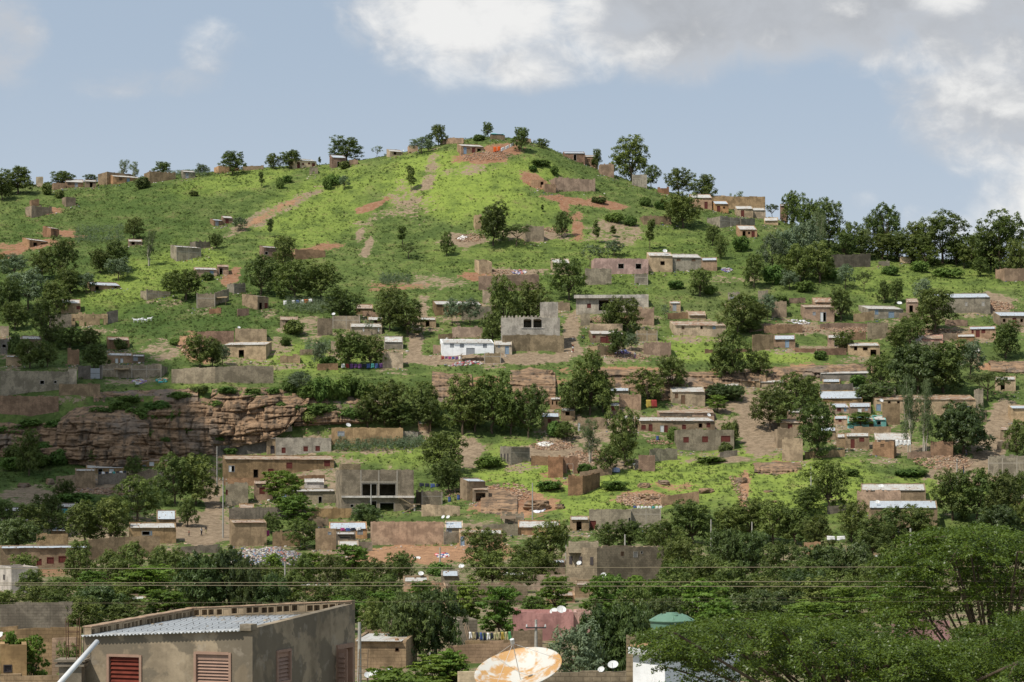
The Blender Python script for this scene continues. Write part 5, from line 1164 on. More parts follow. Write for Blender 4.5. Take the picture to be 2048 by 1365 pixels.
OPC['pinkframe'] = plain('pinkish_wood', (.33, .21, .15), .85, .08); OPC['pinklouvre'] = plain('pink_brown_louvre', (.32, .205, .15), .85, .08); OPC['redlouvre'] = plain('red_louvre', (.135, .030, .018), .9, .2)
near_house()
# white plastic pipe leaning beyond the near house
pp = MB().tube(P(112, 1375, 40), P(194, 1284, 42), .055, .055, 14).build('plastic_pipe', plain('white_pipe', (.62, .62, .60), .35, .05), None, True); tag(pp, 'white plastic pipe slanting up beside the stub column', 'pipe')
# white parapet house with tiled copings (lower edge)
def white_block():
    q = [(1266, 60.), (1330, 58.5), (1480, 62.), (1400, 64.)]; zt = P(1300, 1312, 59).z; g2 = [Vector(((a-1024)/F*d, d, 0)) for a, d in q]; o = g2[1].copy(); r = empty('white_house', o); tag(r, 'smooth white parapet house under the leafy ficus', 'house'); MARK.append((1310, 1390, 59, 'smooth white parapet house under the leafy ficus'))
    c = sum((v for v in g2), Vector())/4; b = [v-o for v in g2]
    MB().prism([v+Vector((0, 0, -.3)) for v in b], [v+Vector((0, 0, zt-.02)) for v in b]).build('wall', MAT['white'], r)
    e = [(v-(c-o))*1.09+(c-o) for v in b]; MB().prism([v+Vector((0, 0, zt-.001)) for v in e], [v+Vector((0, 0, zt+.22)) for v in e]).build('parapet', MAT['white'], r)
    i_ = [(v-(c-o))*1.10+(c-o) for v in b]; MB().prism([v+Vector((0, 0, zt+.221)) for v in i_], [v+Vector((0, 0, zt+.25)) for v in i_]).build('tile_coping', MAT['orange'], r)
white_block()
# green water tank
def tank():
    d = 80.; c = P(1344, 1243, d); r = empty('water_tank', c-Vector((0, 0, 1.1))); tag(r, 'round green plastic water tank with ribbed lid', 'water tank'); MARK.append((1344, 1260, d, 'round green plastic water tank with ribbed lid'))
    R0 = 45/50.; m = plain('green_plastic', (.125, .225, .155), .45, .06)
    MB().lathe([(.001, 0), (R0*.97, 0), (R0*.97, .1), (R0*.93, .2), (R0*.95, .45), (R0*.93, .7), (R0*.96, .95), (R0*.96, 1.08)], 40).build('tank_body', m, r, True)
    lid = MB().lathe([(R0*.97, 1.081), (R0*1.02, 1.09), (R0*1.02, 1.16), (R0*.99, 1.17), (R0*.62, 1.36), (R0*.27, 1.41), (R0*.27, 1.45), (.001, 1.455)], 40); 
    for k in range(6):
        a = k*pi/3+.5; lid.poly([(R0*.95*cos(a), R0*.95*sin(a), 1.16), (R0*.5*cos(a), R0*.5*sin(a), 1.36)], .06, .05, 8)
    l = lid.build('lid', m, r, True); MB().lathe([(.10, 0), (.10, .06), (.001, .061)], 14, Matrix.Translation((.1, -.5, 1.33))).build('valve_cap', m, l)
    s = MB(); z = -(c.z-1.1)
    for dx, dy in ((-.7, -.6), (.7, -.6), (.7, .6), (-.7, .6)): s.box(dx-.12, dx+.12, dy-.12, dy+.12, z, -.20)
    s.box(-1., 1., -.9, .9, -.199, -.002); s.build('stand', MAT['cement'], r)
tank()

# ------------------------------------------------------------------ satellite dishes
_dish = {}
def dish(px, py, d, wpx, label, az=0., el=45., pole=None, rusty=False, big=False):
    """az: compass turn of the mouth from facing the camera (deg, + = towards the sun side), el: elevation of the mouth"""
    Dm = wpx*d/F; c = P(px, py, d); n = Vector((-sin(R(az))*cos(R(el)), -cos(R(az))*cos(R(el)), sin(R(el)))).normalized()
    base = Vector((c.x, c.y+.02, c.z-(pole or Dm*.75))); r = empty('satellite_dish', base); tag(r, label, 'satellite dish')
    q = n.to_track_quat('Z', 'Y').to_matrix().to_4x4(); M = Matrix.Translation(c-base) @ q; Rr = Dm/2
    def pr(k): return k*k*Rr*.30-Rr*.30
    prof = [(max(.001, Rr*k), pr(k)) for k in (0, .2, .4, .6, .8, .95, 1.)]
    prof2 = [(Rr*1.015, pr(1)), (Rr*1.015, pr(1)-.015*Rr-.01)]+[(max(.001, Rr*k), pr(k)-.02*Rr-.01) for k in (.95, .8, .6, .4, .2, 0)]
    o = MB().lathe(prof+prof2, 40 if big else 20, M).build('reflector', MAT['rustydish'] if rusty else MAT['pale_metal'], r, True)
    fp = M @ Vector((0, Rr*(.0 if big else -.5), Rr*(.62 if big else .8))); arm = MB()
    if big:
        for k in (.5, 2.6, 4.6): arm.tube(M @ Vector((Rr*.98*cos(k), Rr*.98*sin(k), 0)), fp, .006, .006, 6)
        arm.tube(M @ Vector((0, 0, pr(0))), fp, .012, .012, 6)
    else: arm.tube(M @ Vector((0, -Rr*.95, 0)), fp, Dm*.018, Dm*.018, 6)
    a = arm.build('feed_arm', MAT['darkmetal'] if not big else MAT['pale_metal'], r)
    MB().tube(fp-Vector((0, 0, .0)), fp+(M.to_3x3() @ Vector((0, 0, Rr*.11))), Dm*(.022 if big else .045), Dm*(.026 if big else .05), 10).build('receiver', MAT['pale_metal'], a)
    MB().tube((0, 0, 0), M @ Vector((0, 0, pr(0)-.03*Rr)), max(.02, Dm*.025), None, 8).build('mast', MAT['darkmetal'], r)
    return r
def rusty():
    m, t, out = newmat('rusty_dish'); tc = t.n('ShaderNodeTexCoord').outputs['Object']; n1 = t.noise(tc, 1.5, 5, .55, .5).outputs['Fac']; n2 = t.noise(tc, 7, 5, .7).outputs['Fac']
    f = t.step(t.math('MULTIPLY_ADD', t.math('SUBTRACT', n2, .5), .3, n1), .42, .56); c = t.mix(f, (.56, .54, .48), t.mix(n2, (.50, .22, .05), (.46, .30, .12)))
    principled(t, out, Roughness=.5, **{'Base Color': c}); return m
MAT['rustydish'] = rusty()
# big rusty dish, tilted almost to the zenith
dish(1036, 1336, 57, 176, 'large rust-stained satellite dish tilted towards the sky', az=28, el=66, pole=1.5, rusty=True, big=True)
DS = [(1330, 502, 'tan house joined to the long pink house', 9, 'white dish on the roof beside the long pink house'), (916, 672, 'pinkish blank house behind the white house', 9, 'white dish behind the long white house'), (667, 628, 'roofless tan block house with roof dish', 7, 'white dish on the roofless tan block house'),
      (478, 655, 'upper tan room behind the roofed plaster house', 6, 'little white dish on the upper tan room'), (697, 850, 'long streaked ochre house with grey window', 10, 'white dish on the long streaked ochre house'), (1418, 830, 'long brown house with several red doors', 8, 'white dish at the end of the red-door house'),
      (1799, 606, 'grey house with blue-grey shutters and dish', 10, 'white dish on the blue-shutter house'), (1763, 801, 'very long tan house with rusty roof', 8, 'white dish before the very long tan house'), (1762, 972, 'pinkish yard house below the stained roof', 11, 'white dish over the pinkish yard house'), (1755, 1004, 'wide house with bluish roof in trees', 9, 'white dish on the wide bluish roof'),
      (886, 1034, 'cream house with pale slanting roof', 8, 'first of two white dishes on pale slanting roof'), (896, 1034, 'cream house with pale slanting roof', 8, 'second white dish on pale slanting roof, turned away'), (806, 301, 'low tan house with a whitish roof dish', 4, 'tiny white dish on the ridge house roof'),
      (256, 712, 'brown house with two white doors', 6, 'white dish over the two white doors'), (268, 714, 'lean annexe of the two-white-door house', 6, 'white dish on the lean annexe')]
for px, py, hl, w_, lb in DS: dish(px, py, HOUSE[hl].d+(1.5 if 'before' not in lb else -1.5), w_, lb, az=rng.uniform(-30, 40), el=rng.uniform(35, 55))
for px, py, d_, w_, lb in [(1158, 1126, 236, 10, 'white dish on a pole at the two-storey house'), (1207, 1150, 218, 11, 'white dish above the tan broken wall'), (1060, 1153, 223, 12, 'white dish above the pinkish earth wall'), (923, 1132, 255, 12, 'white dish near the bright slanted roof'), (842, 1147, 228, 11, 'white dish on roofs behind the merlon house'),
      (605, 1169, 225, 11, 'white dish among trees below the rubbish heap'), (1107, 1222, 143.8, 16, 'white dish on the rose pink house'), (1123, 1219, 144.6, 19, 'bigger white dish on the rose pink house'), (1226, 1329, 92.1, 21, 'round white dish standing tallest on the block wall'), (1202, 1339, 92.1, 14, 'narrow white dish turned sideways on the block wall'), (1261, 1341, 92.1, 19, 'white dish on the block wall against the white house'),
      (749, 1344, 88, 17, 'white dish before the ribbed-roof block house'), (736, 1350, 86, 15, 'lower white dish before the ribbed-roof block house'), (780, 1338, 92, 12, 'small white dish above the feathery low canopy'), (-1, 1270, 105, 16, 'white dish cut by the left picture edge')]:
    dish(px, py, d_, w_, lb, az=rng.uniform(-25, 45), el=rng.uniform(35, 52), pole=.5)
dish(832, 1118, 312, 19, 'large stained dish on bare sandstone', az=35, el=62, pole=1.2)
# ------------------------------------------------------------------ poles, cables, people, small things
def pole(px, yt, yb, label, d=None, r=.11, arms=0):
    d = d or gd(px, yb); b = P(px, yb, d); zg = ground(b.x, b.y); b.z = min(b.z, zg); hgt = P(px, yt, d).z-b.z; o = empty('utility_pole', b); tag(o, label, 'utility pole')
    MB().tube((0, 0, -.3), (0, 0, hgt), r*1.25, r*.75, 10).build('post', MAT['concrete'], o)
    if arms:
        a = MB().box(-.6, .6, -.05-r, -r-.001, hgt-.5, hgt-.42).build('cross_arm', MAT['darkmetal'], o); i_ = MB()
        for x in (-.55, 0, .55): i_.lathe([(.001, 0), (.05, 0), (.06, .06), (.035, .09), (.05, .14), (.001, .16)], 10, Matrix.Translation((x, -r-.025, hgt-.42)))
        i_.build('insulators', MAT['pale_metal'], a)
for a in [(1622, 933, 985, 'concrete pole beside the leaning tree'), (1914, 918, 982, 'pole with cross arm on the rocky right path', None, .12, 1), (742, 969, 1030, 'concrete pole before the unfinished two-storey house'), (434, 893, 995, 'tall pole beside the rust-edged house', None, .10, 0), (446, 955, 1076, 'tall pole at the street edge', None, .11, 1),
          (1065, 966, 1040, 'concrete pole in front of the orange cutting'), (880, 1095, 1150, 'concrete pole on the bare sandstone', 285, .12, 0), (1422, 1039, 1110, 'slim pole among the hedge trees', 305, .11, 0), (1821, 1057, 1160, 'pole rising through the cream-roofed house', 236, .14, 0), (327, 1125, 1180, 'grey pole among yellow-green trees', 225, .11, 0),
          (570, 1125, 1200, 'dark pole below the rubbish heap', 200, .09, 0), (1072, 1240, 1350, 'pole with wires before the rose pink house', 118, .10, 1), (1398, 1195, 1300, 'pole with three insulators behind the water tank', 150, .11, 1), (860, 1305, 1400, 'short post near the laundry terrace', 105, .05, 0), (1132, 1050, 1110, 'dark post beside the two-storey house', 310, .1, 0), (1250, 1069, 1115, 'thick post behind the two-storey house', 312, .14, 0), (1504, 1044, 1085, 'grey post half hidden by hedge trees', 318, .12, 0), (719, 1245, 1400, 'timber post beside the near plastered house', 100, .10, 0)]: pole(*a)
def cable(y0, y1, d, r, label, sag=.0, x0=-300, x1=2350):
    pts = []
    for i in range(41):
        f = i/40; p = P(x0+(x1-x0)*f, y0+(y1-y0)*f, d); p.z -= sag*(1-(2*f-1)**2); pts.append(p)
    o = pts[20].copy(); tag(MB().poly([q-o for q in pts], r, r, 6).build('power_cable', MAT['cable'], None, loc=o), label, 'cable')
MAT['cable'] = plain('cable_aluminium', (.24, .20, .13), .9, .05)
cable(1138.5, 1133.5, 62, .0105, 'topmost of the long power cables crossing the trees'); cable(1167, 1162.5, 62, .0105, 'middle long power cable crossing below the topmost'); cable(1170, 1175, 61, .0105, 'lowest of the thick power cables, just under the middle one')
cable(1206, 1203, 58, .002, 'thin wire running above the near house roof', 0); cable(1212, 1190, 60, .002, 'thinnest wire slanting over the lower trees', 0)

SKIN = {}
def skinned(name, chain, edges, mat, parent, sub=1):
    me = bpy.data.meshes.new(name); me.from_pydata([c[:3] for c in chain], edges, []); me.update(); me.materials.append(mat); o = bpy.data.objects.new(name, me); C.objects.link(o); o.parent = parent
    m = o.modifiers.new('skin', 'SKIN'); lay = me.skin_vertices[0].data
    for i, c in enumerate(chain): lay[i].radius = (c[3], c[4] if len(c) > 4 else c[3])
    lay[0].use_root = True; s = o.modifiers.new('sub', 'SUBSURF'); s.levels = sub; s.render_levels = sub; return o
def person(px, yb, hgt, top, low, label, turn=0., basin=False, d=None):
    d = d or gd(px, yb); b = P(px, yb, d); b.z = ground(b.x, b.y); o = empty('person', b, R(turn)); tag(o, label, 'person'); o.scale = (hgt/1.72,)*3
    J = [(0, 0, .95, .13, .10), (0, 0, 1.18, .12, .09), (0, 0, 1.38, .15, .09), (0, 0, 1.49, .055), (0, -.01, 1.60, .095, .10), (0, 0, 1.70, .06),
         (-.10, 0, .88, .085), (-.11, -.03, .48, .06), (-.11, .08, .09, .045), (-.11, -.10, .04, .035), (.10, 0, .88, .085), (.12, .03, .48, .06), (.12, -.05, .09, .045), (.12, -.22, .04, .035),
         (-.19, 0, 1.40, .05), (-.25, .02, 1.13, .042), (-.24, -.10, .90, .032), (-.24, -.13, .82, .028), (.19, 0, 1.40, .05)]+([(.27, -.05, 1.62, .042), (.16, -.05, 1.82, .03), (.12, -.04, 1.86, .026)] if basin else [(.25, .02, 1.13, .042), (.25, -.08, .90, .032), (.25, -.12, .82, .028)])
    E = [(0, 1), (1, 2), (2, 3), (3, 4), (4, 5), (0, 6), (6, 7), (7, 8), (8, 9), (0, 10), (10, 11), (11, 12), (12, 13), (2, 14), (14, 15), (15, 16), (16, 17), (2, 18), (18, 19), (19, 20), (20, 21)]
    skinned('body', J, E, MAT['skin'], o)
    S = [(0, 0, .92, .155, .125), (0, 0, 1.18, .145, .115), (0, 0, 1.39, .165, .11), (-.19, 0, 1.41, .07), (-.235, .01, 1.22, .062), (.19, 0, 1.41, .07), (.235, .01, 1.24 if not basin else 1.50, .062)]
    skinned('shirt', S, [(0, 1), (1, 2), (2, 3), (3, 4), (2, 5), (5, 6)], CL[top], o)
    if basin: skinned('skirt', [(0, 0, .96, .15, .12), (0, 0, .60, .17, .15), (0, .01, .22, .19, .17)], [(0, 1), (1, 2)], CL[low], o)
    else: skinned('trousers', [(0, 0, .95, .14, .12), (-.10, 0, .86, .10), (-.11, -.03, .48, .078), (-.11, .07, .16, .065), (.10, 0, .86, .10), (.12, .03, .48, .078), (.12, -.04, .16, .065)], [(0, 1), (1, 2), (2, 3), (0, 4), (4, 5), (5, 6)], CL[low], o)
    MB().lathe([(.001, 1.735), (.06, 1.72), (.1, 1.66), (.105, 1.61), (.09, 1.58)], 12).build('hair', MAT['black'], o, True)
    if basin: bs = MB().lathe([(.001, 0), (.18, .0), (.27, .13), (.28, .135), (.26, .12), (.17, .02), (.001, .02)], 16).build('basin', CL['o'], None, True, loc=b+Vector((0, 0, 1.745*hgt/1.72))); tag(bs, 'orange basin balanced on a walking person', 'basin')
person(1146, 707, 1.6, 'w', 'r', 'person in white top and red skirt carrying a basin', 20, True)
person(403, 1073, 1.45, 'w', 'k', 'person in white shirt standing on the brown street', 60); person(412, 1069, 1.4, 'k', 'c', 'person in dark shirt standing on the brown street', 200); person(378, 1074, 1.1, 'r', 'k', 'small person in red on the brown street', 120)
person(1270, 719, 1.7, 'w', 'p', 'person in pale clothes among the laundry yard trees', 40); person(1933, 917, 1.7, 'k', 'k', 'person in dark clothes on the right dirt lane', 15); person(1927, 951, 1.65, 'k', 'b', 'person in dark top and blue trousers on rocky path', 100); person(1268, 942, 1.6, 'w', 'c', 'person in white by the red brick wall', -30)
def goat():
    o = empty('goat', (0, 0, 0))
    skinned('body', [(0, 0, .55, .15, .17), (.3, 0, .56, .14, .17), (-.3, 0, .54, .13, .15), (.45, 0, .72, .08), (.55, 0, .86, .075), (.68, 0, .80, .05), (.3, .09, .42, .05), (.31, .09, .2, .03), (.32, .09, .02, .025), (.3, -.09, .42, .05), (.28, -.09, .2, .03), (.29, -.09, .02, .025),
        (-.32, .09, .42, .06), (-.38, .09, .22, .03), (-.34, .09, .02, .025), (-.32, -.09, .42, .06), (-.38, -.09, .22, .03), (-.34, -.09, .02, .025), (-.46, 0, .62, .025)],
        [(0, 1), (0, 2), (1, 3), (3, 4), (4, 5), (1, 6), (6, 7), (7, 8), (1, 9), (9, 10), (10, 11), (2, 12), (12, 13), (13, 14), (2, 15), (15, 16), (16, 17), (2, 18)], CL['w'], o)
    e = MB()
    for s_ in (-1, 1): e.prism([(.53, s_*.05, .90), (.55, s_*.05, .92), (.55, s_*.06, .89)], [(.48, s_*.16, .86), (.49, s_*.16, .87), (.49, s_*.16, .85)])
    e.build('ears', CL['w'], o); hn = MB()
    for s_ in (-1, 1): hn.tube((.52, s_*.03, .93), (.42, s_*.05, 1.06), .018, .006, 6)
    hn.build('horns', MAT['wood'], o); return o
g0 = goat()
for i, (px, py, tn) in enumerate([(271, 647, 190), (280, 646, 20), (289, 647, 170), (299, 644, 10)]):
    o = g0
    if i:
        o = g0.copy(); C.objects.link(o)
        for ch in g0.children: c = ch.copy(); c.parent = o; C.objects.link(c)
    d_ = gd(px, py); b = P(px, py, d_); o.location = (b.x, b.y, ground(b.x, b.y)+.12); o.rotation_euler.z = R(tn); o.scale = (1.25,)*3; o['label'] = 'white goat grazing on the shaded green slope'; o['category'] = 'goat'; o['group'] = 'white goats grazing on the slope'
def bike():
    o = empty('motorbike', (0, 0, 0)); w = []
    for x in (-.6, .6):
        M = Matrix.Translation((x, 0, .3)) @ Matrix.Rotation(pi/2, 4, 'X'); wh = MB().lathe([(.29, -.05), (.31, 0), (.29, .05), (.22, .04), (.22, -.04), (.29, -.05)], 18, M).build('wheel', MAT['black'], o, True)
        sp = MB()
        for k in range(6): sp.tube((x, 0, .3), (x+.22*cos(k*pi/3), 0, .3+.22*sin(k*pi/3)), .012, .012, 5)
        sp.build('spokes', MAT['pale_metal'], wh)
    MB().poly([(-.6, 0, .3), (-.2, 0, .45), (.25, 0, .45), (.5, 0, .8), (.6, 0, .3)], .04, .03, 8).build('frame', MAT['darkmetal'], o)
    MB().box(-.15, .2, -.12, .12, .3, .55).build('engine', MAT['pale_metal'], o)
    MB().prism([(-.65, -.1, .70), (-.05, -.1, .68), (-.05, .1, .68), (-.65, .1, .70)], [(-.65, -.09, .80), (-.05, -.09, .76), (-.05, .09, .76), (-.65, .09, .80)]).build('saddle', MAT['black'], o)
    MB().lathe([(.001, -.2), (.1, -.15), (.12, 0), (.1, .15), (.001, .2)], 12, Matrix.Translation((.15, 0, .78)) @ Matrix.Rotation(pi/2, 4, 'Y')).build('fuel_tank', CL['r'], o, True)
    MB().poly([(.42, -.32, .98), (.48, 0, .92), (.42, .32, .98)], .018, .018, 6).build('handlebar', MAT['darkmetal'], o); return o
b0 = bike()
for i, (px, py, tn, lb) in enumerate([(1145, 682, 15, 'parked motorbike on the pale path beside the arched house'), (1166, 680, 60, 'motorbike leaning near the brown red-door house')]):
    o = b0
    if i:
        o = b0.copy(); C.objects.link(o)
        for ch in b0.children:
            c = ch.copy(); c.parent = o; C.objects.link(c)
            for g_ in ch.children: q = g_.copy(); q.parent = c; C.objects.link(q)
    d_ = gd(px, py); b = P(px, py, d_); o.location = (b.x, b.y, ground(b.x, b.y)); o.rotation_euler.z = R(tn); tag(o, lb, 'motorbike', 'motorbikes on the slope')
def garment(a, b, hgt, mat, label, group):
    rg = random.Random(int(a.x*50)); nu = 6
    def fn(u, v): p = a.lerp(b, u); return Vector((p.x+.03*sin(v*3+u*5), p.y+.06*sin(u*9+v*2)*v-.03, p.z-hgt*v*(1+.1*sin(u*6))))
    o0 = a.copy(); o = MB().grid(lambda u, v: fn(u, v)-o0, nu, 5).build('garment', mat, None, True, loc=o0); sm = o.modifiers.new('thickness', 'SOLIDIFY'); sm.thickness = .012
    o['label'] = label; o['category'] = 'laundry'; o['group'] = group
NAMEC = dict(w='white', o='orange', p='purple', b='blue', k='dark', t='turquoise', r='red', y='yellow', c='khaki', m='magenta', g='green')
def laundry(p0, p1, cols, where, hpx=8, d=None, d1=None):
    d = d or gd(p0[0], p0[1]+12); d1 = d1 or d; a = P(p0[0], p0[1], d); b = P(p1[0], p1[1], d1); ln = (b-a).length
    o = empty('washing_line', a.lerp(b, .5)); tag(o, 'washing line '+where, 'washing line'); m = a.lerp(b, .5)
    MB().poly([a-m, Vector((0, 0, -.08)), b-m], .012, .012, 5).build('cord', MAT['wood'], o)
    for q in (a, b): zg = min(ground(q.x, q.y), q.z-.6); MB().tube(Vector((q.x, q.y, zg-.1))-m, q-m+Vector((0, 0, .1)), .035, .03, 6).build('post', MAT['wood'], o)
    n = len(cols)
    for i, c in enumerate(cols):
        f0 = (i+.08)/n; f1 = (i+.9)/n; sag = lambda f: -.08*(1-abs(2*f-1)); q0 = a.lerp(b, f0); q1 = a.lerp(b, f1); q0.z += sag(f0)-.005; q1.z += sag(f1)-.005
        garment(q0, q1, hpx*d/F*rng.uniform(.7, 1.1), CL[c], NAMEC[c]+' cloth hanging on the washing line '+where, 'clothes '+where)
laundry((986, 294), (1002, 293), 'oo', 'at the summit house', 10, gd(990, 306)); laundry((1001, 297), (1028, 285), 'www', 'beside the summit tree', 7, gd(1005, 308), gd(1005, 308)+3)
laundry((682, 728), (766, 727), 'wrpppkbtbp', 'under the round laundry tree', 9); laundry((196, 944), (253, 942), 'kwkwtkwk', 'in the cliff foot yard', 9, gd(210, 962)-1)
laundry((1790, 880), (1822, 880), 'wwww', 'beside the rough stone house', 13, gd(1800, 917)); laundry((882, 713), (924, 713), 'rpmbpw', 'before the long white house', 6); laundry((566, 602), (625, 598), 'wkwbwow', 'by the maize patch', 8, gd(590, 612))
laundry((937, 1264), (1023, 1263), 'wckbkwkccycg', 'on the block terrace', 18, 130); laundry((1266, 1012), (1325, 1012), 'bwwwwtww', 'on the two-level house roof', 5, 352); laundry((1652, 1072), (1692, 1072), 'ww', 'among the hedge trees', 9, 292); laundry((1700, 1063), (1745, 1062), 'bkb', 'in the blue-doored courtyard', 8, gd(700, 1078)-1) if False else None
laundry((680, 1056), (722, 1055), 'mbkw', 'in the courtyard house yard', 8, gd(700, 1078)-.8); laundry((838, 966), (882, 968), 'kkbk', 'near the barrel yard', 9, gd(850, 990)+1)
def barrel(px, py, lb, d=None, col='b'):
    d = d or gd(px, py); b = P(px, py, d); b.z = min(b.z, ground(b.x, b.y)) if d > 250 else b.z; o = MB().lathe([(.001, 0), (.28, 0), (.29, .05), (.28, .3), (.3, .32), (.28, .34), (.28, .6), (.3, .62), (.28, .64), (.27, .88), (.29, .9), (.25, .9), (.25, .86), (.001, .86)], 18).build('barrel', CL[col], None, True, loc=b); o['label'] = lb; o['category'] = 'barrel'; o['group'] = 'blue barrels'
barrel(899, 1004, 'blue barrel in the yard by the grey hut'); barrel(917, 1000, 'blue barrel against the brown hut'); barrel(1315, 881, 'blue barrel before the long red-door house'); barrel(1232, 946, 'blue barrel by the stone retaining wall')
def shelter(px0, px1, yt, yb, lb, top='thatch', slope=.5, d=None):
    d = d or gd((px0+px1)/2, yb); a = P(px0, yb, d); s = F/d; W = (px1-px0)/s; H = (yb-yt)/s; z = ground(a.x, a.y); a.z = min(a.z, z); o = empty('shelter', a); tag(o, lb, 'shelter'); D_ = max(1.6, W*.6)
    for x, y in ((.1, .1), (W-.1, .1), (W-.1, D_), (.1, D_)): MB().tube((x, y, -.4), (x, y, H-.05+slope*(1 if y > 1 else 0)), .05, .045, 6).build('post', MAT['wood'], o)
    m = CL['w'] if top == 'cloth' else MAT[top]
    q = MB().grid(lambda u, v: (-.15+u*(W+.3), -.2+v*(D_+.4), H+slope*v+.10*sin(u*9)*(1 if top == 'cloth' else .3)+(-.5*max(0, (.12-u)/.12)**.5 if top == 'cloth' else 0)), 14, 6).build('cover', m, o); sm = q.modifiers.new('thickness', 'SOLIDIFY'); sm.thickness = .12 if top == 'thatch' else .02
    MARK.append(((px0+px1)/2, yb, d, lb))
shelter(921, 961, 706, 724, 'white cloth awning on posts before the white house', 'cloth', .2); shelter(229, 256, 739, 759, 'small thatched shed before the long block house'); shelter(424, 452, 595, 612, 'thatched shelter by the ragged front house'); shelter(1002, 1030, 1038, 1052, 'low awning under the orange cutting', 'wood')
def bits(name, label, cx, cy, rx, ry, n, size, cols, cat=None, mound=0., d=None, kind='stuff', squash=.6):
    """loose stones or litter strewn over a patch of ground"""
    d0 = d or gd(cx, cy); s = F/d0; X0 = (cx-1024)/s; r = np.random.default_rng(int(cx*3+cy)); Rx = rx/s; dn = gd(cx, cy+ry); df = gd(cx, cy-ry); Ry = max(1.2, abs(df-dn)/2) if not mound else rx/s*.55
    a = r.uniform(0, 2*pi, n); q = np.sqrt(r.uniform(0, 1, n)); x = X0+Rx*q*np.cos(a); y = d0+Ry*q*np.sin(a); z = terrain_z(px_of(x, y), y)+mound*np.clip(1-q**2, 0, 1)**.8*(1+.5*fbm(x/1.5, y/1.5, 3))
    sz = size*r.uniform(.4, 1.5, n); cube = np.array([(-1, -1, -1), (1, -1, -1), (1, 1, -1), (-1, 1, -1), (-1, -1, 1), (1, -1, 1), (1, 1, 1), (-1, 1, 1)], float)
    V = cube[None]*r.uniform(.55, 1.1, (n, 8, 1))*sz[:, None, None]*np.array([1, .9, squash])*.5; th = r.uniform(0, 6.28, n); ct, st_ = np.cos(th)[:, None], np.sin(th)[:, None]
    V = np.stack([V[..., 0]*ct-V[..., 1]*st_, V[..., 0]*st_+V[..., 1]*ct, V[..., 2]+V[..., 0]*r.uniform(-.4, .4, (n, 1))], -1)+np.stack([x, y, z+sz*.1], -1)[:, None]
    Fc = np.array([(3, 2, 1, 0), (4, 5, 6, 7), (0, 1, 5, 4), (1, 2, 6, 5), (2, 3, 7, 6), (3, 0, 4, 7)]); Fq = (Fc[None]+np.arange(n)[:, None, None]*8).reshape(-1, 4)
    cc = np.array(cols)[r.integers(0, len(cols), n)]*r.uniform(.7, 1.2, (n, 1)); ca = np.concatenate([np.repeat(cc, 6, 0), np.ones((n*6, 1))], 1)
    me = npmesh(name, V.reshape(-1, 3), Fq, MAT['litter'], dict(col=('FACE', 'FLOAT_COLOR', ca))); o = link(name, me); tag(o, label, cat, kind=kind); return o, X0, d0, Rx, Ry
ST = [(.30, .17, .10), (.36, .23, .14), (.22, .13, .08), (.42, .30, .21), (.27, .19, .13)]; LT = [(.55, .54, .50), (.16, .14, .12), (.30, .25, .19), (.22, .19, .16), (.18, .25, .38), (.48, .44, .37), (.40, .16, .12), (.12, .11, .10)]
ob, X0, d0, Rx, Ry = bits('garbage_heap', 'grey rubbish heap of mixed litter before ochre houses', 535, 1116, 88, 20, 6500, .30, LT, 'rubbish heap', 2.4, 305)
V = []; Fq = []
mb = MB(); mb.grid(lambda u, v: (lambda xx, yy: (xx, yy, float(terrain_z(px_of(xx, yy), yy))+2.4*max(0, 1-((xx-X0)/Rx)**2-((yy-d0)/Ry)**2)**.8-.15))(X0+(2*u-1)*Rx, d0+(2*v-1)*Ry), 40, 24)
me_ = mb.build('heap_core', plain('dirty_litter', (.17, .15, .125), 1., .35, 0, 3.), ob, True)
MARK.append((535, 1125, 305, 'grey rubbish heap before ochre houses'))
for a in [(1292, 1003, 62, 14, 900, .35, 'stone rubble heap on the lime green slope'), (1105, 892, 46, 10, 500, .32, 'rubble with white scraps near the brick house'), (1180, 915, 45, 14, 500, .38, 'stone rubble above the retaining wall'), (1692, 658, 58, 8, 700, .38, 'scattered red stones below the blue-shutter house'), (1865, 668, 55, 10, 600, .36, 'red rubble under the round shade tree'),
          (205, 984, 60, 7, 400, .36, 'rubble below the cliff foot house'), (1205, 640, 28, 6, 300, .30, 'building stones before the garage house'), (1112, 462, 26, 5, 250, .35, 'pale rubble beside the tan house shell'), (1000, 545, 40, 5, 300, .3, 'litter strewn above the brick yard wall'), (1990, 612, 40, 10, 400, .4, 'red rubble mound right of the grey house'), (975, 312, 50, 9, 450, .35, 'red stones around the summit house'),
          (1480, 985, 10, 40, 260, .32, 'line of stones in a gully on the lime slope'), (900, 985, 40, 8, 200, .28, 'rubble in the barrel yard'), (1885, 925, 60, 18, 500, .4, 'stones along the rocky right path'), (1570, 655, 70, 6, 400, .34, 'stones beside the hillside road wall'), (940, 477, 30, 8, 260, .36, 'rubble terraces under the slim tower hut'), (1010, 990, 50, 20, 500, .4, 'loose stones on the orange cutting'), (1320, 885, 26, 5, 120, .3, 'yard clutter before the red-door house'), (1240, 712, 60, 6, 300, .3, 'red stones in the laundry yard'), (760, 700, 20, 6, 120, .3, 'stones by the tan gabled block'), (395, 690, 32, 22, 350, .45, 'tan sandstone blocks on the left gully')]:
    bits('rubble', a[6], *a[:4], a[4], a[5], ST, 'rubble')
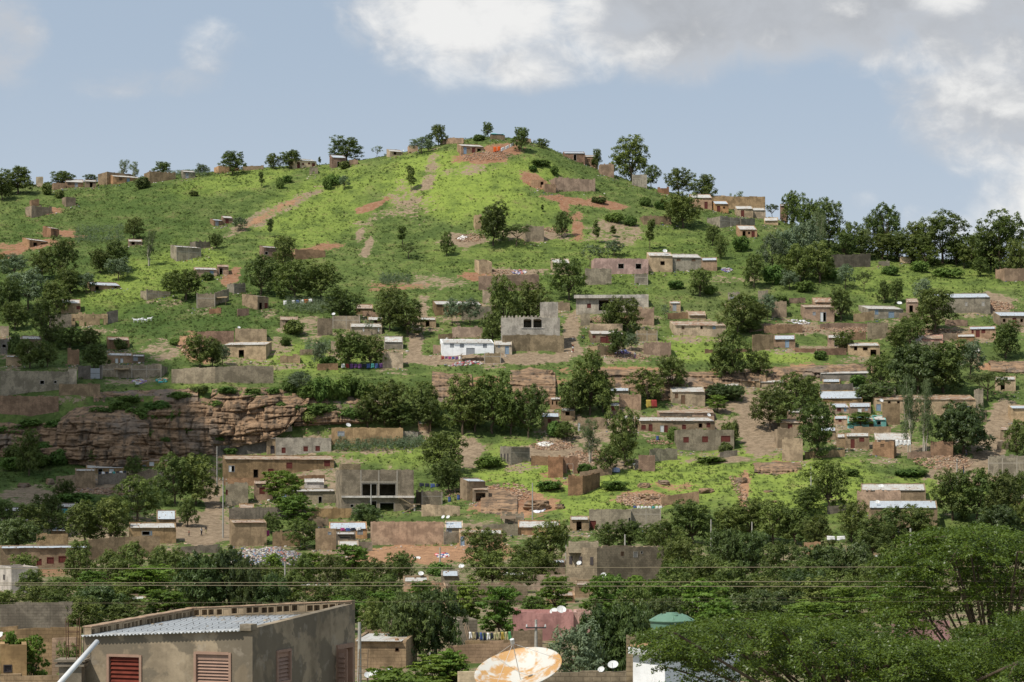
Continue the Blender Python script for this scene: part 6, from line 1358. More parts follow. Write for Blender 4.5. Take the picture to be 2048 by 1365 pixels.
for cx, cy, rx, n, cols, lb in [(279, 764, 13, 60, [(.5, .5, .5), (.3, .2, .4), (.5, .3, .2), (.6, .58, .5)], 'colourful heap of rags on the cliff meadow'), (325, 762, 11, 40, [(.5, .35, .22), (.05, .35, .33)], 'heap of tan rags beside turquoise sheet'), (275, 752, 25, 50, [(.6, .6, .55), (.5, .52, .45)], 'white plastic sheets before the long block house'), (1453, 541, 10, 60, [(.5, .48, .46), (.3, .1, .15), (.15, .15, .3)], 'pile of coloured goods by the block house annexe'), (1090, 891, 16, 80, [(.65, .63, .6), (.6, .58, .5)], 'white litter spilled over rubble'), (925, 478, 9, 40, [(.7, .68, .65)], 'white sheets on the rubble terrace'), (1078, 1023, 12, 40, [(.75, .75, .78)], 'white sacks before the orange cutting'), (885, 1112, 14, 40, [(.7, .68, .66), (.55, .1, .1), (.15, .2, .4)], 'small pile of washing on the sandstone'), (1040, 546, 16, 60, [(.6, .58, .55), (.5, .2, .15), (.2, .22, .4)], 'colourful clutter behind the brick yard wall'), (930, 728, 40, 90, [(.55, .5, .45), (.4, .1, .1), (.3, .3, .35)], 'scattered yard clutter below the white awning'), (1235, 706, 25, 90, [(.5, .48, .5), (.2, .1, .2), (.1, .12, .3)], 'clothes and basins in the laundry yard'), (1600, 646, 22, 60, [(.6, .6, .62), (.5, .45, .4)], 'pale scrap sheets by the hillside road')]:
    bits('litter', lb, cx, cy, rx, 4, n, .5, cols, 'litter')
def boulder(px, py, wpx, hpx, label):
    d = gd(px, py); s = F/d; b = P(px, py, d); import bmesh; bm = bmesh.new(); bmesh.ops.create_icosphere(bm, subdivisions=4, radius=1); r0 = rng.uniform(0, 99)
    for v in bm.verts:
        c = v.co.copy(); n = fbm(c.x*1.3+r0, c.z*1.3+c.y*1.7, 5, 4)+.5*fbm(c.x*3+r0, c.z*9, 6, 2); c *= 1+.7*float(n); c.z = max(-.6, min(.75, c.z)); v.co = c
    me = bpy.data.meshes.new('boulder'); bm.to_mesh(me); bm.free(); me.materials.append(MAT['rock']); o = link('boulder', me); o.location = (b.x, b.y+.3, ground(b.x, b.y)+hpx/s*.15); o.scale = (wpx/s/2, wpx/s/2*.8, hpx/s*.7); o.rotation_euler.z = rng.uniform(0, 6); tag(o, label, 'boulder')
for a in [(1482, 966, 30, 16, 'flat pale boulder in middle of the lime slope'), (1288, 976, 30, 14, 'brown boulder at the side of the lime slope'), (1327, 970, 28, 12, 'split boulder beside the brown boulder'), (1412, 986, 38, 12, 'low ledge boulder near the orange wall'), (100, 970, 20, 18, 'grey boulder beside the cliff foot wall'), (48, 975, 26, 12, 'brown boulder on the shaded left grass'), (1300, 1000, 40, 10, 'half buried slab in the rubble heap'), (1536, 985, 18, 6, 'small flat stone on the lime slope'), (1550, 1005, 16, 5, 'small stone low on the lime slope'), (1120, 1018, 26, 14, 'pale boulder beside the orange cutting'), (1075, 1020, 60, 26, 'large smooth boulder over the white sacks'), (1930, 978, 60, 22, 'grey boulder under the rocky path'), (1100, 755, 22, 20, 'dark boulder on the sandstone terrace')]: boulder(*a)
rock_face('cliff', 'pale layered sandstone bluff right of the cliff gully', [(425, 782, 884), (470, 776, 888), (535, 778, 876), (575, 785, 856), (600, 791, 828), (622, 797, 806)], 1.0, 1.0, 1.15, 3)
rock_face('cliff', 'rounded sandstone bluff behind the cliff foot house', [(122, 838, 916), (150, 818, 922), (210, 812, 926), (270, 816, 926), (305, 836, 918)], 1.6, 1.0, 1.0, 23)
rock_face('cliff', 'stained sandstone wall between the two pale bluffs', [(296, 820, 914), (330, 802, 910), (390, 796, 906), (438, 800, 900)], .3, .9, 1.2, 33)
rock_face('cliff', 'shaded dark rock face at the left picture edge', [(-80, 852, 908), (0, 846, 906), (60, 850, 912), (135, 842, 916)], .2, .9, 1.1, 43)
rock_face('cliff', 'dark overhanging rock face under the hanging shrubs', [(590, 792, 846), (660, 792, 842), (730, 796, 840), (790, 806, 836)], .2, .8, 1.0, 53)
rock_face('rock_ledge', 'thin upper sandstone ledge below the cliff meadow', [(190, 786, 800), (260, 782, 798), (340, 780, 800), (400, 778, 796)], .3, .5, .8, 63, 'rock')
rock_face('rock_ledge', 'dark sandstone buttress beside the big cliff trees', [(1020, 744, 808), (1060, 736, 806), (1112, 748, 800)], .5, .7, .9, 11, 'rock')
rock_face('rock_ledge', 'tan sandstone ledges behind the cliff trees', [(865, 744, 790), (900, 748, 806), (945, 752, 790)], .4, .6, .8, 12, 'rock')
rock_face('rock_ledge', 'orange sandstone terrace below the laundry yard', [(1180, 737, 768), (1260, 740, 782), (1330, 745, 796), (1440, 746, 790)], .5, .7, .8, 13, 'rock')
rock_face('rock_ledge', 'long dark rock ledge above the long grey house', [(1440, 744, 776), (1540, 738, 764), (1650, 731, 754), (1750, 729, 750)], .6, .8, .9, 14, 'rock')
rock_face('rock_ledge', 'brown rock ledge at the right picture edge', [(1975, 724, 744), (2070, 724, 748)], .4, .6, .8, 15, 'rock')
rock_face('rock_ledge', 'pinkish rock outcrop under the blank tan tower', [(1505, 929, 946), (1550, 926, 950), (1600, 926, 942)], .4, .6, .7, 16, 'rock')
rock_face('earth_cutting', 'orange earth cutting behind the barrel yard', [(962, 984, 1024), (1000, 978, 1030), (1035, 988, 1030)], .3, .5, .9, 17, 'earth bank')

# a few single things
def bale():
    d = gd(1232, 946); b = P(1232, 946, d); b.z = ground(b.x, b.y); o = MB().grid(lambda u, v: (.75*cos(u*2*pi)*(1+.08*sin(u*31))*(1-.25*max(0, v-.7)/.3*1.0)*min(1, (1.02-v)*6), .5*sin(u*2*pi)*min(1, (1.02-v)*6), .95*v), 40, 8).build('tarpaulin_bale', MAT['stripe'], None, True, loc=b); tag(o, 'bale under blue and white striped sheeting by the stone wall', 'bale')
def stripe():
    m, t, out = newmat('striped_sheet'); tc = t.n('ShaderNodeTexCoord').outputs['Object']; w = t.n('ShaderNodeTexWave', bands_direction='Z', inp={'Vector': tc, 'Scale': 1.6, 'Distortion': 3.}).outputs['Fac']
    principled(t, out, Roughness=.6, **{'Base Color': t.mix(t.step(w, .4, .6), (.05, .09, .36), (.6, .62, .68))}); return m
MAT['stripe'] = stripe(); bale()
for i, (x0, y0, x1, y1) in enumerate([(938, 1290, 926, 1243), (941, 1290, 930, 1246), (945, 1290, 936, 1252)]):
    a = P(x0, y0, 132.5); b = P(x1, y1, 134); o = MB().tube((0, 0, 0), b-a, .05, .04, 7).build('timber_pole', MAT['wood'], None, True, loc=a); o['label'] = 'bare timber pole leaning on the slim grey tower'; o['category'] = 'pole'; o['group'] = 'timber poles leaning on the tower'
def ladder():
    d = 99.; a = P(716, 1400, d); o = empty('ladder', a); tag(o, 'rough wooden ladder behind the near plastered house', 'ladder'); H = P(716, 1300, d).z-a.z
    for x in (0, .42): MB().tube((x, 0, 0), (x+.04, .5, H), .03, .028, 6).build('rail', MAT['wood'], o)
    for k in range(7): z = .3+k*H/7.5; MB().tube((-.03, .5*z/H, z), (.47, .5*z/H, z), .018, .018, 6).build('rung', MAT['wood'], o)
ladder()
garment(P(1292, 800, gd(1303, 818)), P(1302, 800, gd(1303, 818)), 1.7, CL['y'], 'yellow cloth curtain in the yard by the tan block house', 'yard curtains'); garment(P(1302.5, 800, gd(1303, 818)), P(1314, 800, gd(1303, 818)), 1.7, CL['r'], 'red cloth curtain beside the yellow one', 'yard curtains')
garment(P(532, 1061, gd(535, 1092)+1), P(539, 1061, gd(535, 1092)+1), 1.0, CL['m'], 'magenta cloth hanging by the blank ochre house', 'single cloths'); garment(P(700, 1292, 0+127.5), P(0+712, 1292, 127.5), .1, CL['w'], 'x y z w', 'q') if False else None

def yard_litter():
    rs = np.random.default_rng(5); V = []; cs = []; cube = np.array([(-1, -1, -1), (1, -1, -1), (1, 1, -1), (-1, 1, -1), (-1, -1, 1), (1, -1, 1), (1, 1, 1), (-1, 1, 1)], float)
    pal = np.array([(.30, .20, .13), (.38, .28, .19), (.24, .15, .10), (.55, .52, .48), (.20, .17, .15), (.34, .16, .10), (.14, .16, .24), (.45, .38, .28)])
    for fr in HOUSE.values():
        if fr.d < 290: continue
        n = 26
        for _ in range(n):
            u = rs.uniform(-.25, 1.25)*fr.W; v = -abs(rs.normal())*2.2-.3; x = fr.org.x+cos(fr.psi)*u-sin(fr.psi)*v; y = fr.org.y+sin(fr.psi)*u+cos(fr.psi)*v; sz = rs.uniform(.10, .34)*(1 if rs.random() < .9 else 1.7)
            V.append(cube*rs.uniform(.5, 1.1, (8, 1))*np.array([sz, sz*rs.uniform(.5, 1), sz*rs.uniform(.25, .8)])*.6+np.array([x, y, ground(x, y)+sz*.1])); cs.append(pal[rs.integers(0, len(pal))]*rs.uniform(.8, 1.2))
    n = len(V); V = np.concatenate(V); Fc = np.array([(3, 2, 1, 0), (4, 5, 6, 7), (0, 1, 5, 4), (1, 2, 6, 5), (2, 3, 7, 6), (3, 0, 4, 7)]); Fq = (Fc[None]+np.arange(n)[:, None, None]*8).reshape(-1, 4)
    ca = np.concatenate([np.repeat(np.array(cs), 6, 0), np.ones((n*6, 1))], 1); o = link('yard_rubble', npmesh('yard_rubble', V, Fq, MAT['litter'], dict(col=('FACE', 'FLOAT_COLOR', ca)))); tag(o, 'stones and scraps strewn in the yards', None, kind='stuff')
yard_litter()
# ------------------------------------------------------------------ the trees
TT = '''
neem 36 335 388 76|neem 4 352 402 44|neem 125 343 376 50|darkbush 95 360 390 30|darkbush 120 378 397 26|euc 247 318 362 24|euc 268 322 362 22|neem 325 323 350 42|neem 182 348 368 30|darkbush 285 351 378 36|pale 405 328 351 28|neem 465 300 350 56|neem 548 308 338 36|neem 580 302 338 46|slim 639 314 330 9|neem 693 276 322 70|sparse 754 293 316 30|darkbush 690 320 338 30|neem 877 247 292 38|pale 843 276 308 46|neem 857 268 300 18|neem 976 246 273 24|neem 1042 253 304 42|neem 1083 277 296 30|bush 958 268 282 30|neem 1194 296 326 22|neem 1263 275 362 82|neem 1302 330 374 36|neem 1357 336 388 62|neem 1410 351 392 58|sparse 1478 384 418 36|neem 1588 386 436 50|acacia 1545 405 440 32
slim 822 332 384 28|slim 522 345 378 18|pale 480 435 463 30|darkbush 387 379 393 20|neem 267 436 482 38|euc 300 458 533 28|neem 432 468 498 26|neem 987 410 492 72|acacia 1032 446 492 66|neem 893 465 513 32|slim 805 452 494 30|acacia 818 485 518 50|neem 1124 423 475 34|neem 1366 388 457 74|slim 1192 442 488 22|slim 1226 452 474 20|slim 1300 440 500 30|neem 1425 452 492 30|sparse 1180 490 536 46|sparse 1205 495 536 40|pale 1228 480 514 40|neem 1138 518 602 76|bush 670 348 372 26|bush 655 352 380 22|pale 688 352 380 24|bush 575 350 366 22|bush 560 352 378 18|slim 540 438 475 18|bush 1290 392 412 26|bush 1320 400 420 22|bush 1225 425 446 34|bush 1260 430 452 30|darkbush 1195 392 408 26|bush 1080 318 334 36|bush 1108 332 350 26|bush 1065 330 344 24|slim 1085 410 426 10
neem 232 482 545 62|neem 200 500 548 40|pale 236 516 562 54|neem 125 478 562 60|neem 85 500 560 50|neem 6 505 548 34|neem 140 540 592 62|pale 55 540 622 90|neem 15 560 642 64|neem 112 562 632 52|pale 172 545 588 42|neem 92 600 682 64|neem 30 605 662 54|pale 30 510 560 60|neem 372 536 602 74|neem 342 545 588 40|darkbush 415 542 562 26|neem 522 510 590 74|neem 567 468 560 60|neem 590 522 602 82|neem 642 526 604 82|neem 680 578 642 82|neem 780 576 662 58|neem 815 600 670 88|darkbush 586 636 670 56|bush 572 672 692 24|neem 700 664 737 76|neem 742 668 737 66|pale 640 680 737 30|sparse 738 640 674 26|bush 655 710 738 34|neem 400 670 737 62|neem 425 680 737 46|pale 446 690 732 36
neem 60 680 737 66|neem 95 686 735 40|neem 104 655 692 40|neem 140 655 702 60|neem 178 658 700 50|neem 188 690 737 62|darkbush 240 676 702 36|darkbush 30 660 717 36|bush 350 675 692 24|neem 1010 556 682 70|neem 1060 566 662 80|neem 985 622 692 46|pale 905 598 652 36|pale 940 598 652 44|neem 1255 596 667 70|neem 1222 606 660 40|neem 1235 660 714 44|pale 1264 665 702 30|sparse 1330 610 642 24|neem 1475 588 670 80|neem 1515 608 652 60|pale 1536 590 640 40|neem 1500 640 668 50
neem 1623 404 500 60|neem 1658 398 500 66|pale 1612 440 542 62|pale 1575 455 545 60|pale 1545 470 552 50|euc 1640 420 520 40|neem 1702 444 514 54|euc 1730 455 514 32|neem 1775 408 514 66|neem 1745 430 507 50|neem 1798 468 524 62|neem 1885 428 528 102|neem 1842 446 522 72|neem 1852 488 534 62|neem 2000 430 547 104|neem 1975 470 537 60|neem 2040 480 560 50|slim 1928 490 538 36|neem 1960 512 554 38|neem 1600 490 567 60|neem 1640 486 567 70|neem 1570 510 560 44|pale 1690 530 580 40|acacia 1728 540 584 34|bush 1545 528 570 42|neem 1508 505 577 52|neem 1400 538 594 46|bush 1480 470 505 34|neem 1440 470 520 30|slim 1585 430 470 18
neem 1690 465 520 50|neem 1722 470 518 56|neem 1765 466 520 60|neem 1825 474 526 60|neem 1912 480 530 56|neem 1945 476 536 50|neem 1980 490 540 60|neem 2035 500 555 60|bush 1840 520 545 40|bush 1780 530 550 40|bush 1900 535 556 50|bush 1660 540 560 40|pale 1580 540 580 40|bush 1610 560 585 40|bush 1500 590 612 36|bush 1420 570 590 34|bush 1350 560 580 30|bush 1560 590 610 36|
neem 1682 578 642 50|neem 1768 562 607 30|neem 1792 560 608 34|neem 1870 574 670 96|pale 1845 556 612 44|neem 1820 632 692 60|neem 1795 650 707 62|neem 2012 646 717 68|neem 1685 662 702 46|mango 1835 690 792 112|neem 1888 685 787 112|neem 1760 708 777 62|acacia 1975 738 802 92|pale 1940 680 760 60|bush 1715 748 774 46|mango 1752 766 802 80|euc 1820 745 915 46|euc 1848 755 915 44|mango 1925 808 908 120|neem 1598 746 832 92|neem 1635 798 914 90|neem 1540 775 862 78|neem 2034 840 922 60|flat 1722 824 858 60|bush 1640 700 720 30|bush 1830 712 740 60
neem 1465 658 767 82|neem 1445 690 765 50|neem 1520 704 757 56|neem 1345 714 792 66|neem 1295 738 807 72|neem 1180 704 832 84|neem 1146 758 837 70|neem 1206 745 827 60|neem 925 752 870 92|neem 985 748 868 94|neem 1022 788 870 62|neem 1057 773 877 70|neem 770 763 852 82|neem 842 763 842 72|neem 735 800 857 62|neem 800 808 862 72|neem 858 798 864 54|neem 950 790 866 80|pale 598 744 792 56|bush 640 750 802 50|bush 672 756 802 50|bush 615 768 800 46|bush 700 748 792 52|bush 580 752 786 36|bush 545 772 790 40|bush 505 775 792 40|bush 725 760 800 44|bush 310 800 828 50|bush 205 812 836 60|bush 170 830 850 60|bush 345 815 850 40|bush 300 840 862 30|bush 260 790 812 50
neem 885 858 957 98|neem 897 920 987 58|euc 1180 836 927 46|neem 1250 816 934 74|neem 1216 890 947 52|bush 1170 925 947 32|bush 1188 930 947 22|neem 1133 843 882 46|bush 1348 850 882 32|mango 1440 768 804 56|mango 1470 770 802 50|flat 1435 790 827 42|darkbush 1462 838 887 34|darkbush 1452 880 912 30|neem 1658 916 1022 84|neem 1612 974 1032 66|bush 1405 856 882 16|bush 1110 838 876 34
neem 1385 1004 1090 104|neem 1335 1042 1122 84|neem 1215 1045 1102 62|neem 1262 1042 1100 66|neem 1308 1048 1107 62|neem 1455 1010 1082 82|neem 1500 1000 1080 90|neem 1545 1000 1087 90|neem 1590 1012 1092 82|neem 1635 1032 1102 72|neem 1703 1004 1087 62|neem 1745 1036 1120 82|neem 1790 1014 1107 104|neem 1842 1014 1104 90|neem 1905 940 1042 84|neem 1955 938 1047 96|neem 2005 945 1060 80|mango 2000 1010 1075 84|neem 2042 1005 1065 50|neem 2040 945 1020 40
mango 1450 1060 1160 80|mango 1505 1064 1160 80|mango 1640 1092 1180 90|mango 1710 1088 1180 92|mango 1760 1110 1190 60|neem 1568 1084 1170 92|neem 1352 1075 1172 66|neem 1370 1080 1180 90|neem 1410 1110 1200 84|neem 1350 1122 1222 86|neem 1620 1120 1205 90|neem 1545 1130 1230 100
neem 158 1084 1180 72|neem 215 1100 1190 70|neem 270 1084 1186 84|neem 325 1092 1178 60|flat 300 1128 1215 124|mango 400 1110 1240 100|mango 450 1098 1238 110|mango 490 1120 1240 70|neem 85 1166 1236 80|mango 200 1168 1245 104|neem 245 1162 1230 72|flat 330 1178 1246 112|neem 12 1176 1252 80|neem 165 1195 1266 84|neem 255 1208 1266 96|neem 110 1180 1250 60|neem 45 1108 1165 56|slim 320 1108 1150 12|slim 338 1106 1150 12|slim 352 1108 1152 11
flat 705 1088 1170 92|flat 620 1104 1184 84|flat 548 1106 1174 50|neem 758 1118 1195 84|neem 575 1144 1224 84|neem 528 1130 1220 66|neem 650 1164 1240 112|neem 705 1168 1245 84|neem 780 1150 1230 70|mango 815 1185 1330 104|mango 870 1175 1325 104|neem 745 1198 1296 66|flat 900 1298 1400 100|flat 880 1310 1400 140|flat 930 1160 1285 90|flat 1000 1168 1290 96|neem 975 1056 1142 96|neem 1100 1044 1128 86|neem 1060 1080 1155 92|neem 985 1100 1175 104|neem 1085 1104 1170 66|bush 880 1120 1152 62|neem 608 1038 1098 66|flat 558 940 1004 76|flat 580 948 1044 70|flat 592 990 1062 84|neem 542 1025 1067 42|mango 733 1008 1050 66|neem 742 1028 1062 28|flat 760 1180 1270 90
neem 58 860 952 60|neem 190 900 932 40|neem 265 912 957 38|neem 350 908 1012 76|neem 392 912 1012 84|neem 375 998 1054 46|neem 275 953 1044 92|neem 170 1004 1092 82|neem 222 998 1088 88|neem 95 984 1062 72|neem 60 1004 1082 82|mango 32 1038 1104 92|neem 118 1022 1074 46|bush 145 984 1012 72|neem 8 998 1054 44|bush 460 894 914 36|neem 130 960 1010 40|bush 80 905 935 50|bush 30 912 940 60|bush 120 895 930 50
flat 1230 1146 1260 84|flat 1200 1152 1275 80|flat 1320 1158 1280 116|flat 1400 1158 1285 116|flat 1062 1190 1262 60|mango 1200 1216 1370 100|mango 1260 1206 1370 110|pale 1152 1244 1400 112|neem 1470 1128 1266 130|neem 1560 1160 1276 120|mango 1520 1180 1295 144|neem 1640 1158 1276 124|neem 1700 1150 1270 112|neem 1425 1118 1226 104|flat 1690 1168 1290 124|flat 1790 1168 1295 104|flat 1620 1200 1310 150|mango 1330 1195 1310 90|flat 1440 1195 1310 120
neem 350 1100 1195 70|neem 380 1130 1230 80|flat 250 1140 1215 90|neem 60 1140 1200 60|neem 120 1150 1215 80|flat 180 1140 1210 80|mango 540 1150 1240 80|neem 600 1110 1190 60|neem 660 1110 1190 70|neem 800 1105 1170 60|flat 840 1160 1240 70|neem 730 1140 1215 90|flat 690 1190 1265 100|neem 1040 1120 1185 70|flat 1110 1150 1240 80|flat 1270 1150 1250 80|neem 1340 1150 1240 90|neem 1440 1150 1245 100|mango 1600 1140 1240 110|neem 1740 1130 1220 90|neem 1800 1090 1170 80|flat 1850 1120 1190 90|neem 1280 1170 1290 80
bush 275 812 846 60|bush 240 800 826 50|bush 320 826 858 50|bush 285 850 890 50|bush 130 838 868 60|bush 60 836 862 70|bush 455 772 792 46|bush 360 782 800 50|bush 415 840 868 36|bush 510 786 806 40|darkbush 400 770 790 40|bush 240 830 850 50|bush 150 850 875 40|bush 420 800 822 40|bush 520 800 822 36|bush 330 870 892 40|bush 380 850 868 36|bush 600 806 836 50|bush 650 806 840 60|bush 700 812 842 60|darkbush 620 820 850 50|bush 560 800 824 40|bush 90 880 908 60|darkbush 40 890 922 70|bush 210 880 905 50|bush 440 870 892 40|bush 20 850 880 60
bush 980 910 935 60|bush 1230 960 980 60|bush 1420 912 926 60|bush 1825 935 953 80|bush 1700 936 952 50|bush 1900 968 985 60|bush 1100 960 980 60
flat 66 1268 1410 66|flat 20 1262 1410 50|neem 140 1286 1400 50|bush 128 1334 1400 50
'''
def DD(yb): return 40000/(yb-1000)
SD = []
for line in TT.split('\n'):
    for it in line.split('|'):
        if not it.strip(): continue
        sp, cx, yt, yb, w = it.split(); cx, yt, yb, w = map(float, (cx, yt, yb, w))
        tree(sp, cx, yt, yb, w, DD(yb) if yb > 1133 else None)
tree('flat', 800, 1334, 1480, 210, 84)
# the two leafy ficus trees close by: many drooping sprays of small leaves on thin twigs
def ficus(label, region, d0, dsp, trunk_px, ns, nl, L, seed, fill):
    """region(rand) gives a photo point inside the crown's outline"""
    rs = np.random.default_rng(seed); base = P(trunk_px, 1400, d0); base.z = 0; o = empty('ficus_tree', base); tag(o, label, 'tree'); mb = MB(); tp = Vector((0, 0, P(trunk_px, 1345, d0).z*.8))
    mb.poly([(0, 0, -.3), (.1, .05, tp.z*.5), tp], .34, .22, 10); C_ = []; N_ = []; T_ = []
    for i in range(ns):
        px, py = region(rs); d = d0+rs.normal()*dsp; c = np.array(P(px, py, d)-base); az = rs.uniform(0, 2*pi); ln = rs.uniform(.55, 1.35)*d0/47; up = rs.uniform(.05, .45)
        out = np.array([c[0], c[1], 0.]); out /= np.linalg.norm(out)+.5; dr = np.array([cos(az), sin(az), 0.])*.8+out*.9; dr /= np.linalg.norm(dr); side = np.array([-dr[1], dr[0], 0.])
        t = rs.uniform(0, 1, nl)**.8; wd = (.30*(1-t)+.05)*d0/47; u = rs.normal(size=nl)*.62; p = c+dr*(t*ln)[:, None]+side*(u*wd)[:, None]; p[:, 2] += ln*(up*t-.42*t*t)+rs.normal(size=nl)*.035-.10*np.abs(u)*wd
        n = np.stack([rs.normal(size=nl)*.5, rs.normal(size=nl)*.5, np.full(nl, .9)], -1)+dr*.35*t[:, None]; n /= np.linalg.norm(n, axis=1)[:, None]; C_.append(p); N_.append(n); T_.append(np.clip(rs.uniform(0, .55)+rs.uniform(-.1, .45, nl), 0, 1))
        if i % 14 == 0: e = Vector(c); mb.poly([tp, tp.lerp(e, .6)-Vector((0, 0, .15)), e, Vector(c+dr*ln*.5+np.array([0, 0, ln*(up*.5-.105)])), Vector(c+dr*ln*.95+np.array([0, 0, ln*(up-.42)*.95]))], .045, .006, 6)
    m = fill; q = [region(rs) for _ in range(m)]; dd = d0+dsp*.6+np.abs(rs.normal(size=m))*dsp; p = np.array([P(a, b_+14, x)-base for (a, b_), x in zip(q, dd)]); C_.append(p); N_.append(rdir(m, .3)); T_.append(rs.uniform(0, .25, m))  # inner leaves tinted dark, shade inside the crown put into their colour
    V, Fq = leaf_quads(np.concatenate(C_), np.concatenate(N_), L, L*.5, .12); link('crown', npmesh('ficus_crown', V, Fq, LEAF['ficus'], dict(tint=('FACE', 'FLOAT', np.concatenate(T_)))), o); mb.build('trunk', MAT['bark'], o)
top = lin([(1285, 1272), (1330, 1252), (1400, 1243), (1450, 1230), (1500, 1238), (1560, 1222), (1610, 1218), (1660, 1232), (1720, 1240), (1790, 1268), (1850, 1276), (1900, 1258), (1980, 1222), (2100, 1215)]); leftlim = lin([(1240, 1290), (1290, 1312), (1320, 1352), (1345, 1345), (1365, 1318), (1400, 1306)])
def reg_a(rs):
    while True:
        x = rs.uniform(1290, 2120); y = top(x)+8+abs(rs.normal())*80
        if y > 1400: y = rs.uniform(1300, 1400)
        if x < leftlim(y)+20 or (1785 < x < 1885 and 1238 < y < 1270): continue
        if fbm(x/70, y/17, 31, 3) < -.05 and rs.random() < .88: continue
        return x, y
top2 = lin([(1780, 1170), (1815, 1150), (1840, 1102), (1880, 1062), (1930, 1046), (1990, 1052), (2110, 1078)])
def reg_b(rs):
    while True:
        x = rs.uniform(1790, 2125); y = top2(x)+6+abs(rs.normal())*72
        if y > 1255: y = rs.uniform(1120, 1255)
        if fbm(x/60, y/16, 37, 3) < -.05 and rs.random() < .88: continue
        return x, y
ficus('spreading glossy-leaved tree filling the lower corner', reg_a, 47, 2.2, 1700, 1000, 150, .082, 3, 30000)
ficus('tall glossy-leaved tree towering at the right edge', reg_b, 64, 2.4, 1990, 520, 140, .108, 4, 16000)
wall([(1785, 1244, 1400), (1840, 1240, 1400), (1900, 1242, 1400)], 'rose', 'rose wall glimpsed through the glossy leaves', d=74)

# ------------------------------------------------------------------ words for the trees: by what they stand beside
def label_trees():
    fixed = [q for q in TREE_Q if q[7]]; q = [t for t in TREE_Q if not t[7]]; gr = {}
    full = {}
    def cands(t):
        o, sp, cx, yb, d, w, hh, _ = t; out = []
        for mx, my, md, ml in MARK:
            dx = abs(cx-mx)*d/F; dd = d-md; k = dx+1.1*abs(dd)
            rel = 'behind' if dd > 3 and dx < 9 else 'in front of' if dd < -2 and dx < 9 else 'beside' if dx < 14 else 'near'
            out.append((k, rel, ml))
        return [z for z in sorted(out) if len(TINFO[sp][1].split())+len(z[1].split())+len(z[2].split())+1 <= 15][:14]
    for t in sorted(q, key=lambda t: -t[5]*t[6]):
        desc = TINFO[t[1]][1]; ok = None
        for k, rel, ml in cands(t):
            key = (desc, rel, ml)
            if len(gr.get(key, [])) < 1: ok = key; break
        if ok is None: c = [(desc, r, m) for k, r, m in cands(t)]; ok = min(c, key=lambda k: len(gr.get(k, [])))
        gr.setdefault(ok, []).append(t)
    for (desc, rel, ml), ts in gr.items():
        ts.sort(key=lambda t: t[2]); n = len(ts)
        for i, t in enumerate(ts):
            pre = '' if n == 1 else (('left ', 'right ') if n == 2 else ('leftmost ',)+tuple('middle ' for _ in range(n-2))+('rightmost ',))[i]
            o = t[0]; tag(o, pre+desc+' '+rel+' the '+ml, 'shrub' if 'bush' in t[1] else 'tree', 'trees and shrubs on the hill')
label_trees()

# ------------------------------------------------------------------ low plants that cover the slopes
def cover():
    n = 198000; d = np.sqrt(NR.uniform(200**2, 668**2, n)); px = NR.uniform(-160, 2230, n); x = (px-1024)/F*d
    z = terrain_z(px, d); py = HOR-(z-ZC)/d*F; pt = paint(px, py)
    bare = np.maximum.reduce([pt[0], pt[1], pt[2]]); dens = .50+1.3*fbm(x/9, d/9, 55, 4)+.5*pt[4]+.12*pt[3]-.95*bare; keep = NR.uniform(0, 1, n) < dens
    x, d, z, px = x[keep], d[keep], z[keep], px[keep]; dens = dens[keep]; lime = pt[3][keep]; dark = pt[4][keep]; m = len(x)
    big = NR.uniform(0, 1, m) < .10+.35*np.clip(fbm(x/14, d/14, 91, 3), 0, 1); R0 = np.where(big, NR.uniform(.30, .80, m), NR.uniform(.12, .34, m)); k = np.where(big, 20, 6)
    idx = np.repeat(np.arange(m), k); q = len(idx); e = rdir(q, .5); c = np.stack([x, d, z+R0*.25], -1)[idx]+e*(R0[idx]*NR.uniform(.3, 1., q))[:, None]*np.array([1, 1, .75])
    nn = e+NR.normal(size=(q, 3))*.5+np.array([0, 0, .4]); nn /= np.linalg.norm(nn, axis=1)[:, None]; L = np.where(big[idx], .34, .26); V, Fq = leaf_quads(c, nn, L, L*.5, .1)
    tone = np.clip(.62*lime+.28*NR.uniform(0, 1, m)+.5*fbm(x/20, d/20, 15, 3)+.10-.25*dark-.34*big, 0, 1)[idx]+NR.uniform(-.1, .1, q)
    me = npmesh('ground_cover', V, Fq, LEAF['cover'], dict(tint=('FACE', 'FLOAT', np.clip(tone, 0, 1)))); o = link('ground_cover', me); tag(o, 'low green weeds and scrub covering the slopes', None, kind='stuff')
LEAF['cover'] = leaf_mat('slope_plants', (.060, .088, .028), (.215, .265, .072), .15, .35)
cover()
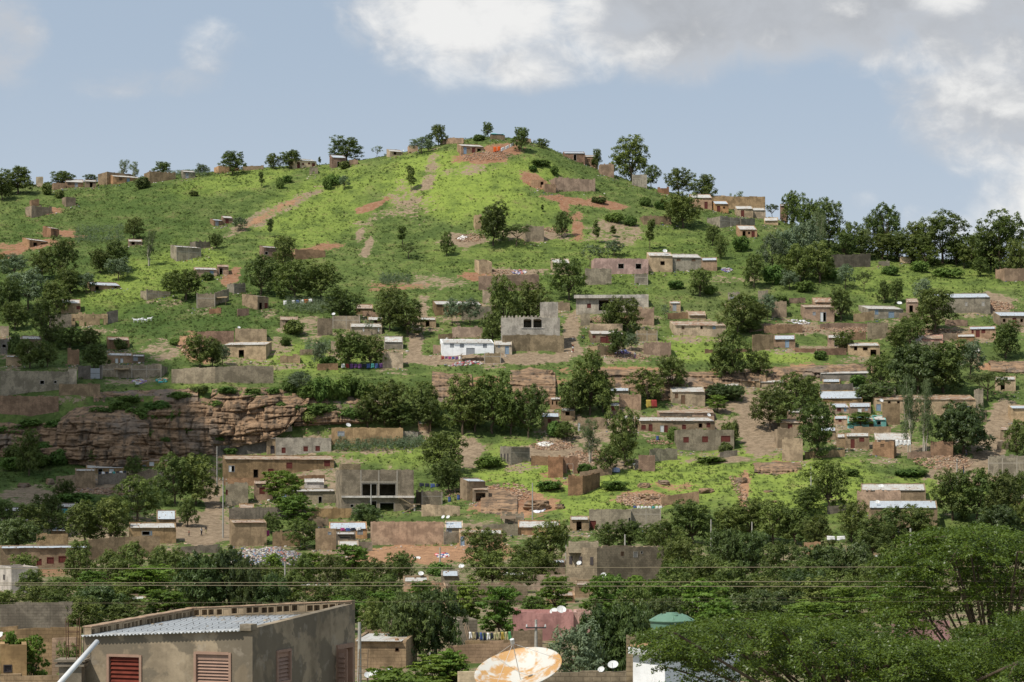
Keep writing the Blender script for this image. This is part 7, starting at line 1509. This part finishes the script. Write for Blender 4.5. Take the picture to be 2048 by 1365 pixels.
def maize(cx, cy, rx, ry, n, seed):
    d0 = gd(cx, cy); d1 = gd(cx, cy-ry); d2 = gd(cx, cy+ry); s = F/d0; px = NR.uniform(cx-rx, cx+rx, n); d = NR.uniform(min(d1, d2), max(d1, d2)+.5, n); x = (px-1024)/F*d; z = terrain_z(px, d)
    k = 9; idx = np.repeat(np.arange(n), k); e = rdir(n*k, .4); hh = NR.uniform(.3, 1.5, n*k); c = np.stack([x, d, z], -1)[idx]+e*.28; c[:, 2] = z[idx]+hh; nn = e+NR.normal(size=(n*k, 3))*.4; nn /= np.linalg.norm(nn, axis=1)[:, None]
    V, Fq = leaf_quads(c, nn, .62, .10, .1); me = npmesh('maize', V, Fq, LEAF['pale'], dict(tint=('FACE', 'FLOAT', NR.uniform(.2, .9, n*k)))); o = link('maize_field', me); tag(o, ['patch of maize on the shaded slope by the trees', 'maize growing above the lime green garden', 'maize patch near the ridge sheds', 'maize rows on the left slope', 'maize below the white-roofed stained house', 'grey green maize near the brick yard wall'][seed], 'maize', kind='stuff')
for i, a in enumerate([(620, 618, 50, 12, 500), (760, 895, 90, 10, 600), (360, 350, 60, 9, 300), (200, 475, 50, 14, 350), (640, 700, 30, 10, 200), (790, 565, 30, 8, 200)]): maize(*a, i)
# ------------------------------------------------------------------ the cloud over the left slope (its shadow lies on the land)
def cloud(tx, ty, rx, ry, up=420, seed=1):
    c = Vector((tx, ty, 12))+SUN*(up/SUN.z); n = 64
    m, t, out = newmat('cloud_vapour'); d = t.n('ShaderNodeBsdfDiffuse', inp={'Color': (.9, .9, .9, 1)}); tr = t.n('ShaderNodeBsdfTransparent'); mx = t.n('ShaderNodeMixShader', inp={0: .72, 1: tr.outputs[0], 2: d.outputs[0]}); t.link(mx.outputs[0], out.inputs[0])
    mb = MB(); ang = [2*pi*i/n for i in range(n)]; prof = [(.001, -12), (.5, -13), (.8, -11), (1., -3), (.93, 6), (.7, 16), (.4, 22), (.001, 24)]
    for k, (r, z) in enumerate(prof):
        for a in ang: w = 1+.55*float(fbm(cos(a)*1.6+seed, sin(a)*1.6, seed, 4)); mb.v.append((rx*r*w*cos(a), ry*r*w*sin(a), z*(1+.5*float(fbm(cos(a)*3+r*4, sin(a)*3, 8, 3)))))
    for k in range(len(prof)-1): mb.f += [(k*n+i, k*n+(i+1) % n, (k+1)*n+(i+1) % n, (k+1)*n+i) for i in range(n)]
    o = mb.build('cloud', m, None, True, loc=c); tag(o, None, None, kind='structure')
cloud(-122, 400, 66, 84, 420, 3)
